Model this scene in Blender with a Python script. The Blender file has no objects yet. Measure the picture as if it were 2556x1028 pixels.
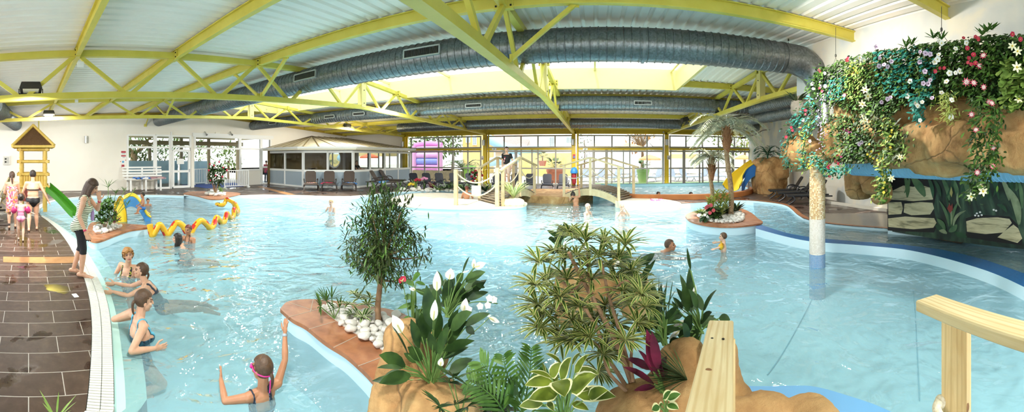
import bpy, bmesh, math, random
import numpy as np
from mathutils import Vector as V, Matrix as MX, noise as NZ
from mathutils.geometry import tessellate_polygon
R = random.Random(11)
sin, cos, pi = math.sin, math.cos, math.pi
SC = bpy.context.scene
COL = SC.collection
# ------------------------------------------------------------------ camera model (level cylindrical panorama, eye 2.1 m above the water)
F, XP, YH, ZC = 900.0, 1485.0, 393.0, 2.1
def az(x): return (x - XP) / F
def P(x, y, z=0.0):
    r = F * (ZC - z) / (y - YH); u = az(x)
    return V((r * sin(u), r * cos(u), z))
def Q(x, y, r):
    u = az(x); return V((r * sin(u), r * cos(u), ZC - (y - YH) / F * r))
def XW(x, y, X): return Q(x, y, X / sin(az(x)))
def YW(x, y, Y): return Q(x, y, Y / cos(az(x)))
def face(p, phi):
    """heading (rotation about z) of something at p turned phi degrees: 0 looks at the eye, 90 to picture right, 180 away"""
    u = math.atan2(p[0], p[1]); a = math.radians(phi)
    f = V((-sin(u), -cos(u), 0)) * cos(a) + V((cos(u), -sin(u), 0)) * sin(a)
    return math.atan2(-f.x, f.y)
def pts(s, z): return [P(a, b, z) for a, b in s]
def lerp(a, b, t): return a + (b - a) * t
def curve(ps, n=6):
    """Catmull-Rom through points"""
    ps = [V(p) for p in ps]; out = []
    for i in range(len(ps) - 1):
        p0 = ps[max(i - 1, 0)]; p1 = ps[i]; p2 = ps[i + 1]; p3 = ps[min(i + 2, len(ps) - 1)]
        for k in range(n):
            t = k / n
            out.append(.5 * ((2 * p1) + (p2 - p0) * t + (2 * p0 - 5 * p1 + 4 * p2 - p3) * t * t + (3 * p1 - p0 - 3 * p2 + p3) * t ** 3))
    out.append(ps[-1]); return out
# ------------------------------------------------------------------ materials
def lin(h):
    c = [int(h[i:i + 2], 16) / 255 for i in (0, 2, 4)]
    return tuple(((x + .055) / 1.055) ** 2.4 if x > .04045 else x / 12.92 for x in c) + (1,)
class NT:
    def __init__(s, m): s.t = m.node_tree; s.n = s.t.nodes; s.l = s.t.links
    def new(s, ty, ins=None, **kw):
        n = s.n.new(ty)
        for k, v in kw.items(): setattr(n, k, v)
        for k, v in (ins or {}).items():
            if hasattr(v, 'bl_idname') and v.bl_idname.startswith('NodeSocket'): s.l.new(v, n.inputs[k])
            else: n.inputs[k].default_value = v
        return n
    def ramp(s, fac, stops, interp='LINEAR'):
        n = s.n.new('ShaderNodeValToRGB'); n.color_ramp.interpolation = interp; e = n.color_ramp.elements
        while len(e) < len(stops): e.new(.5)
        for i, (p, c) in enumerate(stops): e[i].position = p; e[i].color = lin(c) if isinstance(c, str) else c
        s.l.new(fac, n.inputs[0]); return n.outputs[0]
    def mix(s, fac, a, b, mode='MIX'):
        n = s.n.new('ShaderNodeMix'); n.data_type = 'RGBA'; n.blend_type = mode
        for k, v in ((0, fac), (6, a), (7, b)):
            if isinstance(v, str): v = lin(v)
            if hasattr(v, 'bl_idname'): s.l.new(v, n.inputs[k])
            else: n.inputs[k].default_value = v
        return n.outputs[2]
MATS = {}
def mat(name, col='808080', rough=.5, metal=0.0, var=None, bump=None, spec=None, sub=None, trans=0, alpha=None):
    """var=(scale, second colour, contrast) noise mix; bump=(scale, strength)"""
    if name in MATS: return MATS[name]
    m = bpy.data.materials.new(name); m.use_nodes = True; n = NT(m); b = n.n['Principled BSDF']
    b.inputs['Roughness'].default_value = rough; b.inputs['Metallic'].default_value = metal
    b.inputs['Base Color'].default_value = lin(col)
    if spec is not None: b.inputs['Specular IOR Level'].default_value = spec
    if sub: b.inputs['Subsurface Weight'].default_value = sub; b.inputs['Subsurface Radius'].default_value = (.02, .008, .004)
    if trans: b.inputs['Transmission Weight'].default_value = trans
    tc = None
    if var or bump: tc = n.new('ShaderNodeTexCoord')
    if var:
        no = n.new('ShaderNodeTexNoise', {'Vector': tc.outputs['Object'], 'Scale': var[0], 'Detail': 5.0})
        k = var[2] if len(var) > 2 else .25
        n.l.new(n.ramp(no.outputs[0], [(.5 - k / 2, col), (.5 + k / 2, var[1])]), b.inputs['Base Color'])
    if bump:
        no = n.new('ShaderNodeTexNoise', {'Vector': tc.outputs['Object'], 'Scale': bump[0], 'Detail': 6.0})
        bp = n.new('ShaderNodeBump', {'Height': no.outputs[0], 'Strength': bump[1], 'Distance': .02}); n.l.new(bp.outputs[0], b.inputs['Normal'])
    MATS[name] = m; return m
# ------------------------------------------------------------------ meshes
RM = {}
class MB:
    def __init__(s): s.v = []; s.f = []; s.m = []; s.mi = 0
    def add(s, vs, fs, mi=None):
        o = len(s.v); s.v.extend(V(p) for p in vs)
        for f in fs: s.f.append(tuple(o + i for i in f)); s.m.append(s.mi if mi is None else mi)
        return o
    def box(s, c, d, rot=None, mi=None, bev=0):
        c = V(c); x, y, z = (k / 2 for k in d); rot = rot or MX.Identity(3)
        if isinstance(rot, (int, float)): rot = MX.Rotation(rot, 3, 'Z')
        vs = [c + rot @ V((a * x, b * y, e * z)) for e in (-1, 1) for b in (-1, 1) for a in (-1, 1)]
        s.add(vs, [(0, 2, 3, 1), (4, 5, 7, 6), (0, 1, 5, 4), (2, 6, 7, 3), (0, 4, 6, 2), (1, 3, 7, 5)], mi)
    def beam(s, a, b, w, h, up=(0, 0, 1), mi=None):
        a = V(a); b = V(b); d = (b - a).normalized(); up = V(up)
        if abs(d.dot(up)) > .98: up = V((0, 1, 0))
        x = d.cross(up).normalized(); y = x.cross(d)
        vs = [p + x * (i * w / 2) + y * (j * h / 2) for p in (a, b) for j in (-1, 1) for i in (-1, 1)]
        s.add(vs, [(0, 1, 3, 2), (4, 6, 7, 5), (0, 4, 5, 1), (2, 3, 7, 6), (0, 2, 6, 4), (1, 5, 7, 3)], mi)
    def tube(s, ps, rad, n=8, cap=True, flat=1.0, mi=None, ref=None):
        ps = [V(p) for p in ps]; k = len(ps)
        if not hasattr(rad, '__len__'): rad = [rad] * k
        t = (ps[1] - ps[0]).normalized(); a = V(ref) if ref else (V((0, 0, 1)) if abs(t.z) < .9 else V((1, 0, 0)))
        x = (a - t * a.dot(t)).normalized(); o = len(s.v)
        for i, p in enumerate(ps):
            t = (ps[min(i + 1, k - 1)] - ps[max(i - 1, 0)])
            t = t.normalized() if t.length > 1e-9 else V((0, 0, 1))
            x = (x - t * x.dot(t)); x = x.normalized() if x.length > 1e-6 else t.orthogonal().normalized()
            y = t.cross(x)
            for j in range(n):
                an = 2 * pi * j / n; s.v.append(p + (x * cos(an) + y * sin(an) * flat) * rad[i])
        q = s.mi if mi is None else mi
        for i in range(k - 1):
            for j in range(n):
                s.f.append((o + i * n + j, o + i * n + (j + 1) % n, o + (i + 1) * n + (j + 1) % n, o + (i + 1) * n + j)); s.m.append(q)
        if cap:
            s.f.append(tuple(o + j for j in reversed(range(n)))); s.f.append(tuple(o + (k - 1) * n + j for j in range(n))); s.m += [q, q]
    def caps(s, a, b, ra, rb, n=10, mi=None):
        """tapered capsule"""
        a = V(a); b = V(b); d = b - a; L = d.length
        if L < 1e-6: d = V((0, 0, 1))
        d = d.normalized(); ps = []; rs = []
        for k in range(5): t = pi / 2 * (1 - k / 4); ps.append(a - d * ra * sin(t)); rs.append(max(ra * cos(t), 1e-4))
        for k in range(1, 4): t = k / 4; ps.append(a + d * L * t); rs.append(lerp(ra, rb, t))
        for k in range(5): t = pi / 2 * k / 4; ps.append(b + d * rb * sin(t)); rs.append(max(rb * cos(t), 1e-4))
        s.tube(ps, rs, n, True, mi=mi)
    def lathe(s, prof, c=(0, 0, 0), n=16, mi=None, sq=None):
        c = V(c); o = len(s.v); k = len(prof)
        for r, z in prof:
            for j in range(n):
                an = 2 * pi * j / n; s.v.append(c + V((r * cos(an), r * sin(an), z)))
        q = s.mi if mi is None else mi
        for i in range(k - 1):
            for j in range(n):
                s.f.append((o + i * n + j, o + i * n + (j + 1) % n, o + (i + 1) * n + (j + 1) % n, o + (i + 1) * n + j)); s.m.append(q)
        s.f.append(tuple(o + j for j in reversed(range(n)))); s.f.append(tuple(o + (k - 1) * n + j for j in range(n))); s.m += [q, q]
    def poly(s, ps, mi=None):
        ps = [V(p) for p in ps]
        s.add(ps, [tuple(t) for t in tessellate_polygon([ps])], mi)
    def prism(s, ps, z0, z1, mi=None, side=None):
        ps = [V((p[0], p[1], 0)) for p in ps]; n = len(ps)
        tr = [tuple(t) for t in tessellate_polygon([ps])]
        def up(t):
            a, b, c = (ps[i] for i in t); return t if (b - a).cross(c - a).z > 0 else t[::-1]
        tr = [up(t) for t in tr]
        s.add([(p.x, p.y, z1) for p in ps], tr, mi); s.add([(p.x, p.y, z0) for p in ps], [t[::-1] for t in tr], mi)
        ar = sum(ps[i].x * ps[(i + 1) % n].y - ps[(i + 1) % n].x * ps[i].y for i in range(n))
        fs = [(i, (i + 1) % n, n + (i + 1) % n, n + i) for i in range(n)]
        if ar < 0: fs = [f[::-1] for f in fs]
        s.add([(p.x, p.y, z0) for p in ps] + [(p.x, p.y, z1) for p in ps], fs, mi if side is None else side)
    def strip(s, la, lb, mi=None):
        n = len(la); s.add(list(la) + list(lb), [(i, i + 1, n + i + 1, n + i) for i in range(n - 1)], mi)
    def ell(s, c, r, rot=None, nu=14, nv=9, mi=None):
        c = V(c); rot = rot or MX.Identity(3); o = len(s.v); q = s.mi if mi is None else mi
        for i in range(nv + 1):
            th = pi * i / nv; th = min(max(th, .02), pi - .02)
            for j in range(nu):
                ph = 2 * pi * j / nu
                s.v.append(c + rot @ V((r[0] * sin(th) * cos(ph), r[1] * sin(th) * sin(ph), r[2] * cos(th))))
        for i in range(nv):
            for j in range(nu):
                s.f.append((o + i * nu + j, o + (i + 1) * nu + j, o + (i + 1) * nu + (j + 1) % nu, o + i * nu + (j + 1) % nu)); s.m.append(q)
        s.f.append(tuple(o + j for j in range(nu))); s.f.append(tuple(o + nv * nu + j for j in reversed(range(nu)))); s.m += [q, q]
    def leaf(s, b, d, L, W, droop=.4, fold=.15, seg=5, up=(0, 0, 1), shape=1.0, mi=None, stripe=None, twist=0, edge=.62):
        """blade from b along d, bending by gravity; stripe=material index for the two margins"""
        b = V(b); d = V(d).normalized(); p = b.copy(); q = s.mi if mi is None else mi
        o = len(s.v); cols = 3 if stripe is None else 5
        for i in range(seg + 1):
            t = i / seg
            dd = (d - V((0, 0, 1)) * droop * t).normalized() if droop else d
            x = dd.cross(V(up)); x = x.normalized() if x.length > 1e-4 else V((1, 0, 0))
            nn = x.cross(dd)
            if twist: x = (x * cos(twist) + nn * sin(twist)); nn = x.cross(dd)
            w = W / 2 * max(sin(pi * min(.03 + t ** shape * .97, 1)) ** .75, .03)
            if cols == 3: s.v += [p - x * w + nn * (w * fold), p.copy(), p + x * w + nn * (w * fold)]
            else: s.v += [p - x * w + nn * (w * fold), p - x * w * edge + nn * (w * fold * edge), p.copy(), p + x * w * edge + nn * (w * fold * edge), p + x * w + nn * (w * fold)]
            p = p + dd * (L / seg)
        for i in range(seg):
            for j in range(cols - 1):
                a = o + i * cols + j; s.f.append((a, a + 1, a + cols + 1, a + cols))
                s.m.append(q if stripe is None or j in (1, 2) else stripe)
    def disp(s, o, sc, amt, seed=0):
        for i in range(o, len(s.v)):
            p = s.v[i]; s.v[i] = p + NZ.noise_vector(p * sc + V((seed, seed * 2.3, 0))) * amt
    def mesh(s, name, mats, smooth=40):
        me = bpy.data.meshes.new(name); me.from_pydata([tuple(p) for p in s.v], [], s.f)
        for m in (mats if isinstance(mats, (list, tuple)) else [mats]): me.materials.append(m)
        me.polygons.foreach_set('material_index', s.m)
        if smooth:
            me.polygons.foreach_set('use_smooth', [True] * len(s.f))
            if smooth < 180: me.set_sharp_from_angle(angle=math.radians(smooth))
        me.update(); return me
    def build(s, name, mats, parent=None, world=True, smooth=40):
        if parent is not None and world and parent.name in RM:
            inv = RM[parent.name].inverted(); s.v = [inv @ p for p in s.v]
        o = link(name, s.mesh(name, mats, smooth), parent); return o
def link(name, me, parent=None):
    o = bpy.data.objects.new(name, me); COL.objects.link(o)
    if parent is not None: o.parent = parent; RM[o.name] = RM.get(parent.name, MX.Identity(4))
    return o
def tag(o, label, cat, group=None, kind=None):
    if label: o['label'] = label
    if cat: o['category'] = cat
    if group: o['group'] = group
    if kind: o['kind'] = kind
    return o
def thing(name, label, cat, loc=(0, 0, 0), rz=0, group=None):
    o = bpy.data.objects.new(name, None); COL.objects.link(o); o.empty_display_size = .1
    o.location = loc; o.rotation_euler = (0, 0, rz)
    RM[o.name] = MX.Translation(V(loc)) @ MX.Rotation(rz, 4, 'Z')
    return tag(o, label, cat, group)
def struct(name, mb, m, smooth=40, parent=None):
    o = mb.build(name, m, parent, smooth=smooth)
    if parent is None: o['kind'] = 'structure'
    return o
def kids(o): return KIDS.get(o.name) or [c for c in COL.objects if c.parent == o]
KIDS = {}
def dup(root, loc, rz=0, label=None, group=None, scale=None):
    if root.name not in KIDS:
        KIDS[root.name] = [c for c in COL.objects if c.parent == root]
        for c in KIDS[root.name]: KIDS[c.name] = [g for g in COL.objects if g.parent == c]
    r = root.copy(); COL.objects.link(r); r.location = loc; r.rotation_euler = (0, 0, rz)
    if label: r['label'] = label
    if group: r['group'] = group
    if scale: r.scale = (scale,) * 3 if not hasattr(scale, '__len__') else scale
    for c in KIDS[root.name]:
        d = c.copy(); COL.objects.link(d); d.parent = r
        for g in KIDS.get(c.name, []):
            e = g.copy(); COL.objects.link(e); e.parent = d
    return r
def remesh(mb, vox, smooth=4, extra=None):
    """fuse a mesh builder's shapes into one continuous surface (returns a bpy mesh)"""
    me = mb.mesh('tmp', [], 0); o = bpy.data.objects.new('tmp', me); COL.objects.link(o)
    m = o.modifiers.new('r', 'REMESH'); m.mode = 'VOXEL'; m.voxel_size = vox; m.adaptivity = 0
    if smooth: k = o.modifiers.new('s', 'SMOOTH'); k.factor = .5; k.iterations = smooth
    if extra: extra(o)
    dg = bpy.context.evaluated_depsgraph_get(); dg.update()
    out = bpy.data.meshes.new_from_object(o.evaluated_get(dg))
    bpy.data.objects.remove(o); bpy.data.meshes.remove(me); return out
# ------------------------------------------------------------------ camera
cam = bpy.data.cameras.new('camera'); CAM = bpy.data.objects.new('camera', cam); COL.objects.link(CAM)
cam.type = 'PANO'; cam.panorama_type = 'CENTRAL_CYLINDRICAL'; cam.central_cylindrical_radius = 1
cam.central_cylindrical_range_u_min = -XP / F; cam.central_cylindrical_range_u_max = (2556 - XP) / F
cam.central_cylindrical_range_v_min = -(1028 - YH) / F; cam.central_cylindrical_range_v_max = YH / F
cam.clip_start = .05; cam.clip_end = 500
CAM.location = (0, 0, ZC); CAM.rotation_euler = (pi / 2, 0, 0); SC.camera = CAM
SC.view_settings.view_transform = 'Standard'; SC.view_settings.look = 'None'; SC.view_settings.gamma = 1; SC.view_settings.use_curve_mapping = False
# ================================================================== materials of the place
def m_tiles():
    m = bpy.data.materials.new('brown deck tile'); m.use_nodes = True; n = NT(m); b = n.n['Principled BSDF']
    tc = n.new('ShaderNodeTexCoord'); mp = n.new('ShaderNodeMapping', {'Vector': tc.outputs['Object'], 'Rotation': (0, 0, pi / 2)})
    no = n.new('ShaderNodeTexNoise', {'Vector': tc.outputs['Object'], 'Scale': 9.0, 'Detail': 8.0, 'Roughness': .7})
    c = n.ramp(no.outputs[0], [(.3, '412f26'), (.55, '523e33'), (.75, '654f42')])
    br = n.new('ShaderNodeTexBrick', {'Vector': mp.outputs[0], 'Color1': (1, 1, 1, 1), 'Color2': (.82, .82, .82, 1), 'Mortar': (0, 0, 0, 1), 'Scale': 1.0, 'Mortar Size': .0045, 'Mortar Smooth': .1, 'Brick Width': .62, 'Row Height': .335})
    c2 = n.mix(1.0, c, br.outputs['Color'], 'MULTIPLY')
    wet = n.new('ShaderNodeTexNoise', {'Vector': tc.outputs['Object'], 'Scale': 1.1, 'Detail': 5.0, 'Distortion': .6})
    w = n.ramp(wet.outputs[0], [(.56, (0, 0, 0, 1)), (.6, (1, 1, 1, 1))])
    c3 = n.mix(w, c2, n.mix(.5, c2, '2a1c16'))
    c4 = n.mix(br.outputs['Fac'], c3, 'b5aca2')
    n.l.new(c4, b.inputs['Base Color'])
    r = n.new('ShaderNodeMapRange', {'Value': w, 'To Min': .42, 'To Max': .1}); n.l.new(r.outputs[0], b.inputs['Roughness'])
    bp = n.new('ShaderNodeBump', {'Height': br.outputs['Fac'], 'Strength': .3, 'Distance': .004}); bp.invert = True; n.l.new(bp.outputs[0], b.inputs['Normal'])
    return m
def m_water(name, tint='f0fbfc', sc=1.0, strength=.5, foam=None, milk=.27):
    m = bpy.data.materials.new(name); m.use_nodes = True; n = NT(m); n.n.remove(n.n['Principled BSDF']); out = n.n['Material Output']
    tc = n.new('ShaderNodeTexCoord')
    mp = n.new('ShaderNodeMapping', {'Vector': tc.outputs['Object'], 'Scale': (1, .8, 1)})
    a = n.new('ShaderNodeTexNoise', {'Vector': mp.outputs[0], 'Scale': 1.5 * sc, 'Detail': 2.5, 'Roughness': .5, 'Distortion': 1.2})
    b = n.new('ShaderNodeTexNoise', {'Vector': mp.outputs[0], 'Scale': 5.0 * sc, 'Detail': 2.0, 'Distortion': .8})
    h = n.new('ShaderNodeMath', {0: b.outputs[0], 1: .22}, operation='MULTIPLY')
    s = n.new('ShaderNodeMath', {0: a.outputs[0], 1: h.outputs[0]}, operation='ADD')
    bp = n.new('ShaderNodeBump', {'Height': s.outputs[0], 'Strength': strength, 'Distance': .16 / sc})
    fr = n.new('ShaderNodeFresnel', {'IOR': 1.33, 'Normal': bp.outputs[0]})
    gl = n.new('ShaderNodeBsdfGlossy', {'Color': (1, 1, 1, 1), 'Roughness': .02, 'Normal': bp.outputs[0]})
    tr = n.new('ShaderNodeBsdfTransparent', {'Color': lin(tint)})
    ml = n.new('ShaderNodeMixShader', {0: milk, 1: tr.outputs[0], 2: n.new('ShaderNodeBsdfDiffuse', {'Color': lin('b9e3ee')}).outputs[0]})
    mx = n.new('ShaderNodeMixShader', {0: fr.outputs[0], 1: ml.outputs[0], 2: gl.outputs[0]}); o = mx.outputs[0]
    if foam:
        f = n.new('ShaderNodeTexNoise', {'Vector': tc.outputs['Object'], 'Scale': foam[0], 'Detail': 6.0, 'Roughness': .65, 'Distortion': 1.0})
        df = n.new('ShaderNodeBsdfDiffuse', {'Color': lin('f2f8fb')})
        o = n.new('ShaderNodeMixShader', {0: n.ramp(f.outputs[0], [(foam[1], (0, 0, 0, 1)), (foam[1] + .1, (.85, .85, .85, 1))]), 1: o, 2: df.outputs[0]}).outputs[0]
    n.l.new(o, out.inputs[0]); return m
def m_glass(name, tint=(.93, .96, .96, 1), refl=1.0):
    m = bpy.data.materials.new(name); m.use_nodes = True; n = NT(m); n.n.remove(n.n['Principled BSDF']); out = n.n['Material Output']
    fr = n.new('ShaderNodeFresnel', {'IOR': 1.5}); bf = n.new('ShaderNodeMath', {0: refl, 1: n.new('ShaderNodeNewGeometry').outputs['Backfacing']}, operation='SUBTRACT'); bf.use_clamp = True; k = n.new('ShaderNodeMath', {0: fr.outputs[0], 1: bf.outputs[0]}, operation='MULTIPLY')
    gl = n.new('ShaderNodeBsdfGlossy', {'Color': (1, 1, 1, 1), 'Roughness': 0.0}); tr = n.new('ShaderNodeBsdfTransparent', {'Color': tint})
    n.l.new(n.new('ShaderNodeMixShader', {0: k.outputs[0], 1: tr.outputs[0], 2: gl.outputs[0]}).outputs[0], out.inputs[0]); return m
def m_steps(name, axis, stops, sc, detail=3, dist=0, rough=.6, w=None):
    m = bpy.data.materials.new(name); m.use_nodes = True; n = NT(m); b = n.n['Principled BSDF']
    tc = n.new('ShaderNodeTexCoord'); mp = n.new('ShaderNodeMapping', {'Vector': tc.outputs['Object'], 'Scale': axis})
    no = n.new('ShaderNodeTexNoise', {'Vector': mp.outputs[0], 'Scale': sc, 'Detail': float(detail), 'Distortion': float(dist)})
    n.l.new(n.ramp(no.outputs[0], stops), b.inputs['Base Color']); b.inputs['Roughness'].default_value = rough; return m
YEL = mat('yellow steel paint', 'd8ca58', .42, 0, (3, 'cfc04c', .3))
WHITE = mat('white frame', 'f0f0ec', .4)
WALLW = mat('white render', 'f5f0e4', .8, 0, (.5, 'efe9dc', .3), (60, .04))
POOL = mat('pool liner', 'c3edf6', .5, 0, (.35, 'b8e8f4', .4))
POOLW = mat('pool wall liner', 'cfeaf5', .5)
TILE = m_tiles()
TERRA = m_steps('terracotta coping', (1, 1, 1), [(.3, '8f5a3a'), (.5, 'a86d48'), (.72, 'b98058')], 6, 6, .3, .35)
TAN = m_steps('tan tile', (1, 1, 1), [(.3, '94683f'), (.6, 'a87a4e'), (.75, 'b48a60')], 5, 5, .2, .4)
GROUT = mat('pale grout', 'b5a594', .8)
GREYF = mat('grey window frame', 'a3a197', .45)
GLASS = m_glass('window glass', (.84, .86, .86, 1), refl=.8)
YEL2 = mat('deep yellow steel paint', 'd0b41c', .45, 0, (3, 'c6aa18', .3))
def m_rock():
    m = bpy.data.materials.new('sand coloured rock'); m.use_nodes = True; n = NT(m); b = n.n['Principled BSDF']; tc = n.new('ShaderNodeTexCoord')
    no = n.new('ShaderNodeTexNoise', {'Vector': tc.outputs['Object'], 'Scale': 2.4, 'Detail': 9.0, 'Roughness': .62, 'Distortion': .5}); c = n.ramp(no.outputs[0], [(.25, '7d5830'), (.42, 'ad8250'), (.56, 'c39a64'), (.74, 'd8b888')])
    wv = n.new('ShaderNodeTexNoise', {'Vector': tc.outputs['Object'], 'Scale': 1.6, 'Detail': 4.0}); ad = n.new('ShaderNodeMix', {0: .25, 6: tc.outputs['Object'], 7: wv.outputs['Color']}, data_type='RGBA')
    vo = n.new('ShaderNodeTexVoronoi', {'Vector': ad.outputs[2], 'Scale': .95}, feature='DISTANCE_TO_EDGE'); cr = n.ramp(vo.outputs['Distance'], [(.0, (0, 0, 0, 1)), (.012, (1, 1, 1, 1))])
    n.l.new(n.mix(cr, n.mix(.4, c, '5e4224'), c), b.inputs['Base Color']); b.inputs['Roughness'].default_value = .85
    f = n.new('ShaderNodeTexNoise', {'Vector': tc.outputs['Object'], 'Scale': 14.0, 'Detail': 8.0, 'Roughness': .7}); h = n.new('ShaderNodeMath', {0: cr, 1: .8}, operation='MULTIPLY'); h2 = n.new('ShaderNodeMath', {0: h.outputs[0], 1: f.outputs[0]}, operation='ADD')
    bp = n.new('ShaderNodeBump', {'Height': h2.outputs[0], 'Strength': .8, 'Distance': .03}); n.l.new(bp.outputs[0], b.inputs['Normal']); return m
ROCK = m_rock()
PALER = mat('pale sand render', 'e9dfcb', .8, 0, (3, 'ddcfb5', .4), (18, .15))
DARKBLUE = mat('dark blue rim tile', '3470a8', .45, 0, (20, '2d659c', .3), (60, .1))
CURB = mat('cream painted upstand', 'e2d48c', .5)
# ================================================================== ground, pool and decks
DZ, RZ = .1, .2          # deck level left / right
XL, YG, XR = -21.5, 26.0, 11.9
e_tile = [(213, 1028), (222, 950), (228, 850), (227, 790), (221, 740), (208, 690), (190, 645), (168, 605), (145, 575), (120, 552), (103, 540)]
e_grat = [(286, 1028), (285, 940), (282, 880), (277, 800), (268, 750), (256, 715), (241, 685), (222, 652), (202, 620), (178, 590), (150, 565), (124, 547), (106, 537)]
e_beach = [(368, 1028), (362, 940), (345, 850), (318, 760), (300, 710), (285, 682), (264, 650), (240, 618), (212, 590), (182, 566), (150, 549), (120, 537)]
e_kid = [(98, 531), (104, 517), (124, 506), (160, 497), (215, 491), (280, 488), (340, 487), (400, 487), (459, 489)]
e_back = [(480, 490), (597, 489), (660, 487), (740, 488), (800, 490), (850, 491), (900, 489), (950, 484), (990, 479), (1100, 476), (1200, 478), (1285, 486), (1340, 490), (1400, 492), (1440, 489), (1490, 482), (1500, 474), (1490, 467)]
tileP = [V((-2.75, -5, DZ)), V((-2.8, -2, DZ))] + curve(pts(e_tile, DZ), 4)
gratP = [V((-2.5, -5, DZ)), V((-2.55, -2, DZ))] + curve(pts(e_grat, DZ), 4)
beachP = [V((-2.2, -5, -.03)), V((-2.22, -2, -.03))] + curve(pts(e_beach, -.03), 4)
kidP = curve(pts(e_kid, DZ), 4); backP = curve(pts(e_back, DZ), 4)
b = MB(); edge = tileP + kidP + backP
b.poly([(p.x, p.y, DZ) for p in edge] + [(5.2, YG + .3, DZ), (XL - .2, YG + .3, DZ), (XL - .2, -5, DZ)])
struct('floor', b, TILE)
# pool shell
b = MB(); b.poly([(-22, -6, -.6), (12, -6, -.6), (12, 24, -.6), (-22, 24, -.6)])
struct('pool_floor', b, POOL)
b = MB()
for ln in (kidP, backP): b.strip([V((p.x, p.y, DZ - .005)) for p in ln], [V((p.x, p.y, -1)) for p in ln])
b.strip(beachP, [V((p.x, p.y, -1)) for p in beachP])
struct('pool_wall', b, POOLW)
b = MB()
def resamp(ps, n):
    d = [0]
    for i in range(1, len(ps)): d.append(d[-1] + (ps[i] - ps[i - 1]).length)
    out = []; j = 0
    for k in range(n):
        t = d[-1] * k / (n - 1)
        while j < len(ps) - 2 and d[j + 1] < t: j += 1
        out.append(ps[j].lerp(ps[j + 1], (t - d[j]) / max(d[j + 1] - d[j], 1e-6)))
    return out
gi = resamp(gratP, 60); bi = resamp(beachP, 60); mid = [a.lerp(c, .06) for a, c in zip(gi, bi)]
b.strip([V((p.x, p.y, DZ - .01)) for p in gi], [V((p.x, p.y, .012)) for p in mid]); b.strip([V((p.x, p.y, .012)) for p in mid], bi)
struct('pool_ledge', b, mat('pale aqua ledge', 'c9ebe4', .45, 0, (1.2, 'bde4de', .4)))
# overflow grating : slats across the channel
b = MB(); to = resamp(tileP, 420); go = resamp(gratP, 420)
for i in range(0, 419):
    a0, a1 = to[i], to[i + 1]; c0, c1 = go[i], go[i + 1]
    for s0, s1 in ((0.03, .485), (.515, .97)):
        q = [a0.lerp(c0, s0), a0.lerp(c0, s1), a0.lerp(a1, .62).lerp(c0.lerp(c1, .62), s1), a0.lerp(a1, .62).lerp(c0.lerp(c1, .62), s0)]
        b.add([(p.x, p.y, DZ + .004) for p in q] + [(p.x, p.y, DZ - .02) for p in q], [(0, 1, 2, 3), (0, 4, 5, 1), (1, 5, 6, 2), (2, 6, 7, 3), (3, 7, 4, 0)])
struct('trim_1', b, mat('white grating', 'e9e6dc', .5), 0)
b = MB(); b.strip([V((p.x, p.y, DZ - .03)) for p in to], [V((p.x, p.y, DZ - .03)) for p in go]); struct('trim_2', b, mat('gutter bed', '8d938f', .7))
# pale rim of the toddler pool and of the back deck
def rim(name, ln, w, z, m, inward=1):
    a = []; c = []
    for i, p in enumerate(ln):
        t = (ln[min(i + 1, len(ln) - 1)] - ln[max(i - 1, 0)]).normalized(); nn = V((-t.y, t.x, 0)) * inward
        a.append(V((p.x, p.y, z))); c.append(V((p.x, p.y, z)) + nn * w)
    k = MB(); k.strip(a, c); return struct(name, k, m)
rim('trim_3', kidP + backP[:64], .22, DZ + .006, mat('pale rim', 'e6e4da', .5))
# tan tile bands in the brown deck
b = MB(); q = pts([(8, 654), (8, 640), (189, 640), (192, 656)], DZ + .004); b.poly(q)
q = pts([(640, 466), (652, 464), (740, 486), (722, 487)], DZ + .004); b.poly(q)
struct('trim_4', b, TAN)
# water
b = MB(); b.poly([(-22, -6, 0), (12, -6, 0), (12, 24, 0), (-22, 24, 0)])
struct('water', b, m_water('pool water', strength=.85))
# right deck, channel, weir ----------------------------------------------------
e_right = [(1535, 499), (1560, 505), (1620, 508), (1700, 508), (1770, 504), (1830, 500), (1880, 501), (1935, 507), (1962, 513), (1976, 522), (1990, 535), (2012, 547), (2050, 556), (2100, 562), (2160, 567), (2216, 571)]
rightP = curve(pts(e_right, RZ), 4)
b = MB()
b.poly([(p.x, p.y, RZ) for p in rightP] + [(6.75, 4.2, RZ), (8.9, 4.2, RZ), (12.15, YG, RZ), (5.5, YG, RZ), (3.3, 23, RZ), (1.2, 20, RZ)])
struct('floor_right', b, TILE)
muralP = curve(pts([(2216, 575), (2300, 582), (2380, 590), (2470, 600), (2556, 612)], .22), 4) + [V((7.0, .5, .22)), V((6.6, -3, .22))]
b = MB()
for ln, z in ((rightP, RZ - .004), (muralP, .22)): b.strip([V((p.x, p.y, z)) for p in ln], [V((p.x, p.y, -1)) for p in ln])
struct('pool_wall_right', b, POOLW)
rim('trim_5', rightP, .17, RZ + .012, TERRA)
wb = [(1888, 557), (1960, 580), (2020, 591), (2065, 596), (2150, 603), (2255, 611), (2350, 623), (2440, 643), (2500, 662), (2556, 682)]
wf = [(1886, 570), (1960, 590), (2020, 602), (2065, 606), (2150, 612), (2255, 622), (2350, 642), (2440, 668), (2500, 690), (2556, 716)]
WBk = curve(pts(wb, .2), 5); WFr = curve(pts(wf, .2), 5)
WBk.append(V((4.6, .4, .2))); WFr.append(V((4.35, .4, .2)))
b = MB(); b.strip(WBk, WFr, 0); dn = lambda l: [V((p.x, p.y, -1)) for p in l]
b.strip(WFr, dn(WFr), 1); b.strip(dn(WBk), WBk, 1)
struct('pool_weir', b, [DARKBLUE, POOLW])
b = MB(); ch = WBk + [V((6.6, -3, .2))] + list(reversed(muralP)) + list(reversed(rightP[24:]))
b.poly([(p.x, p.y, .13) for p in ch]); struct('water_channel', b, m_water('channel water', 'cfeaf2', 1.2, .4))
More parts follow.
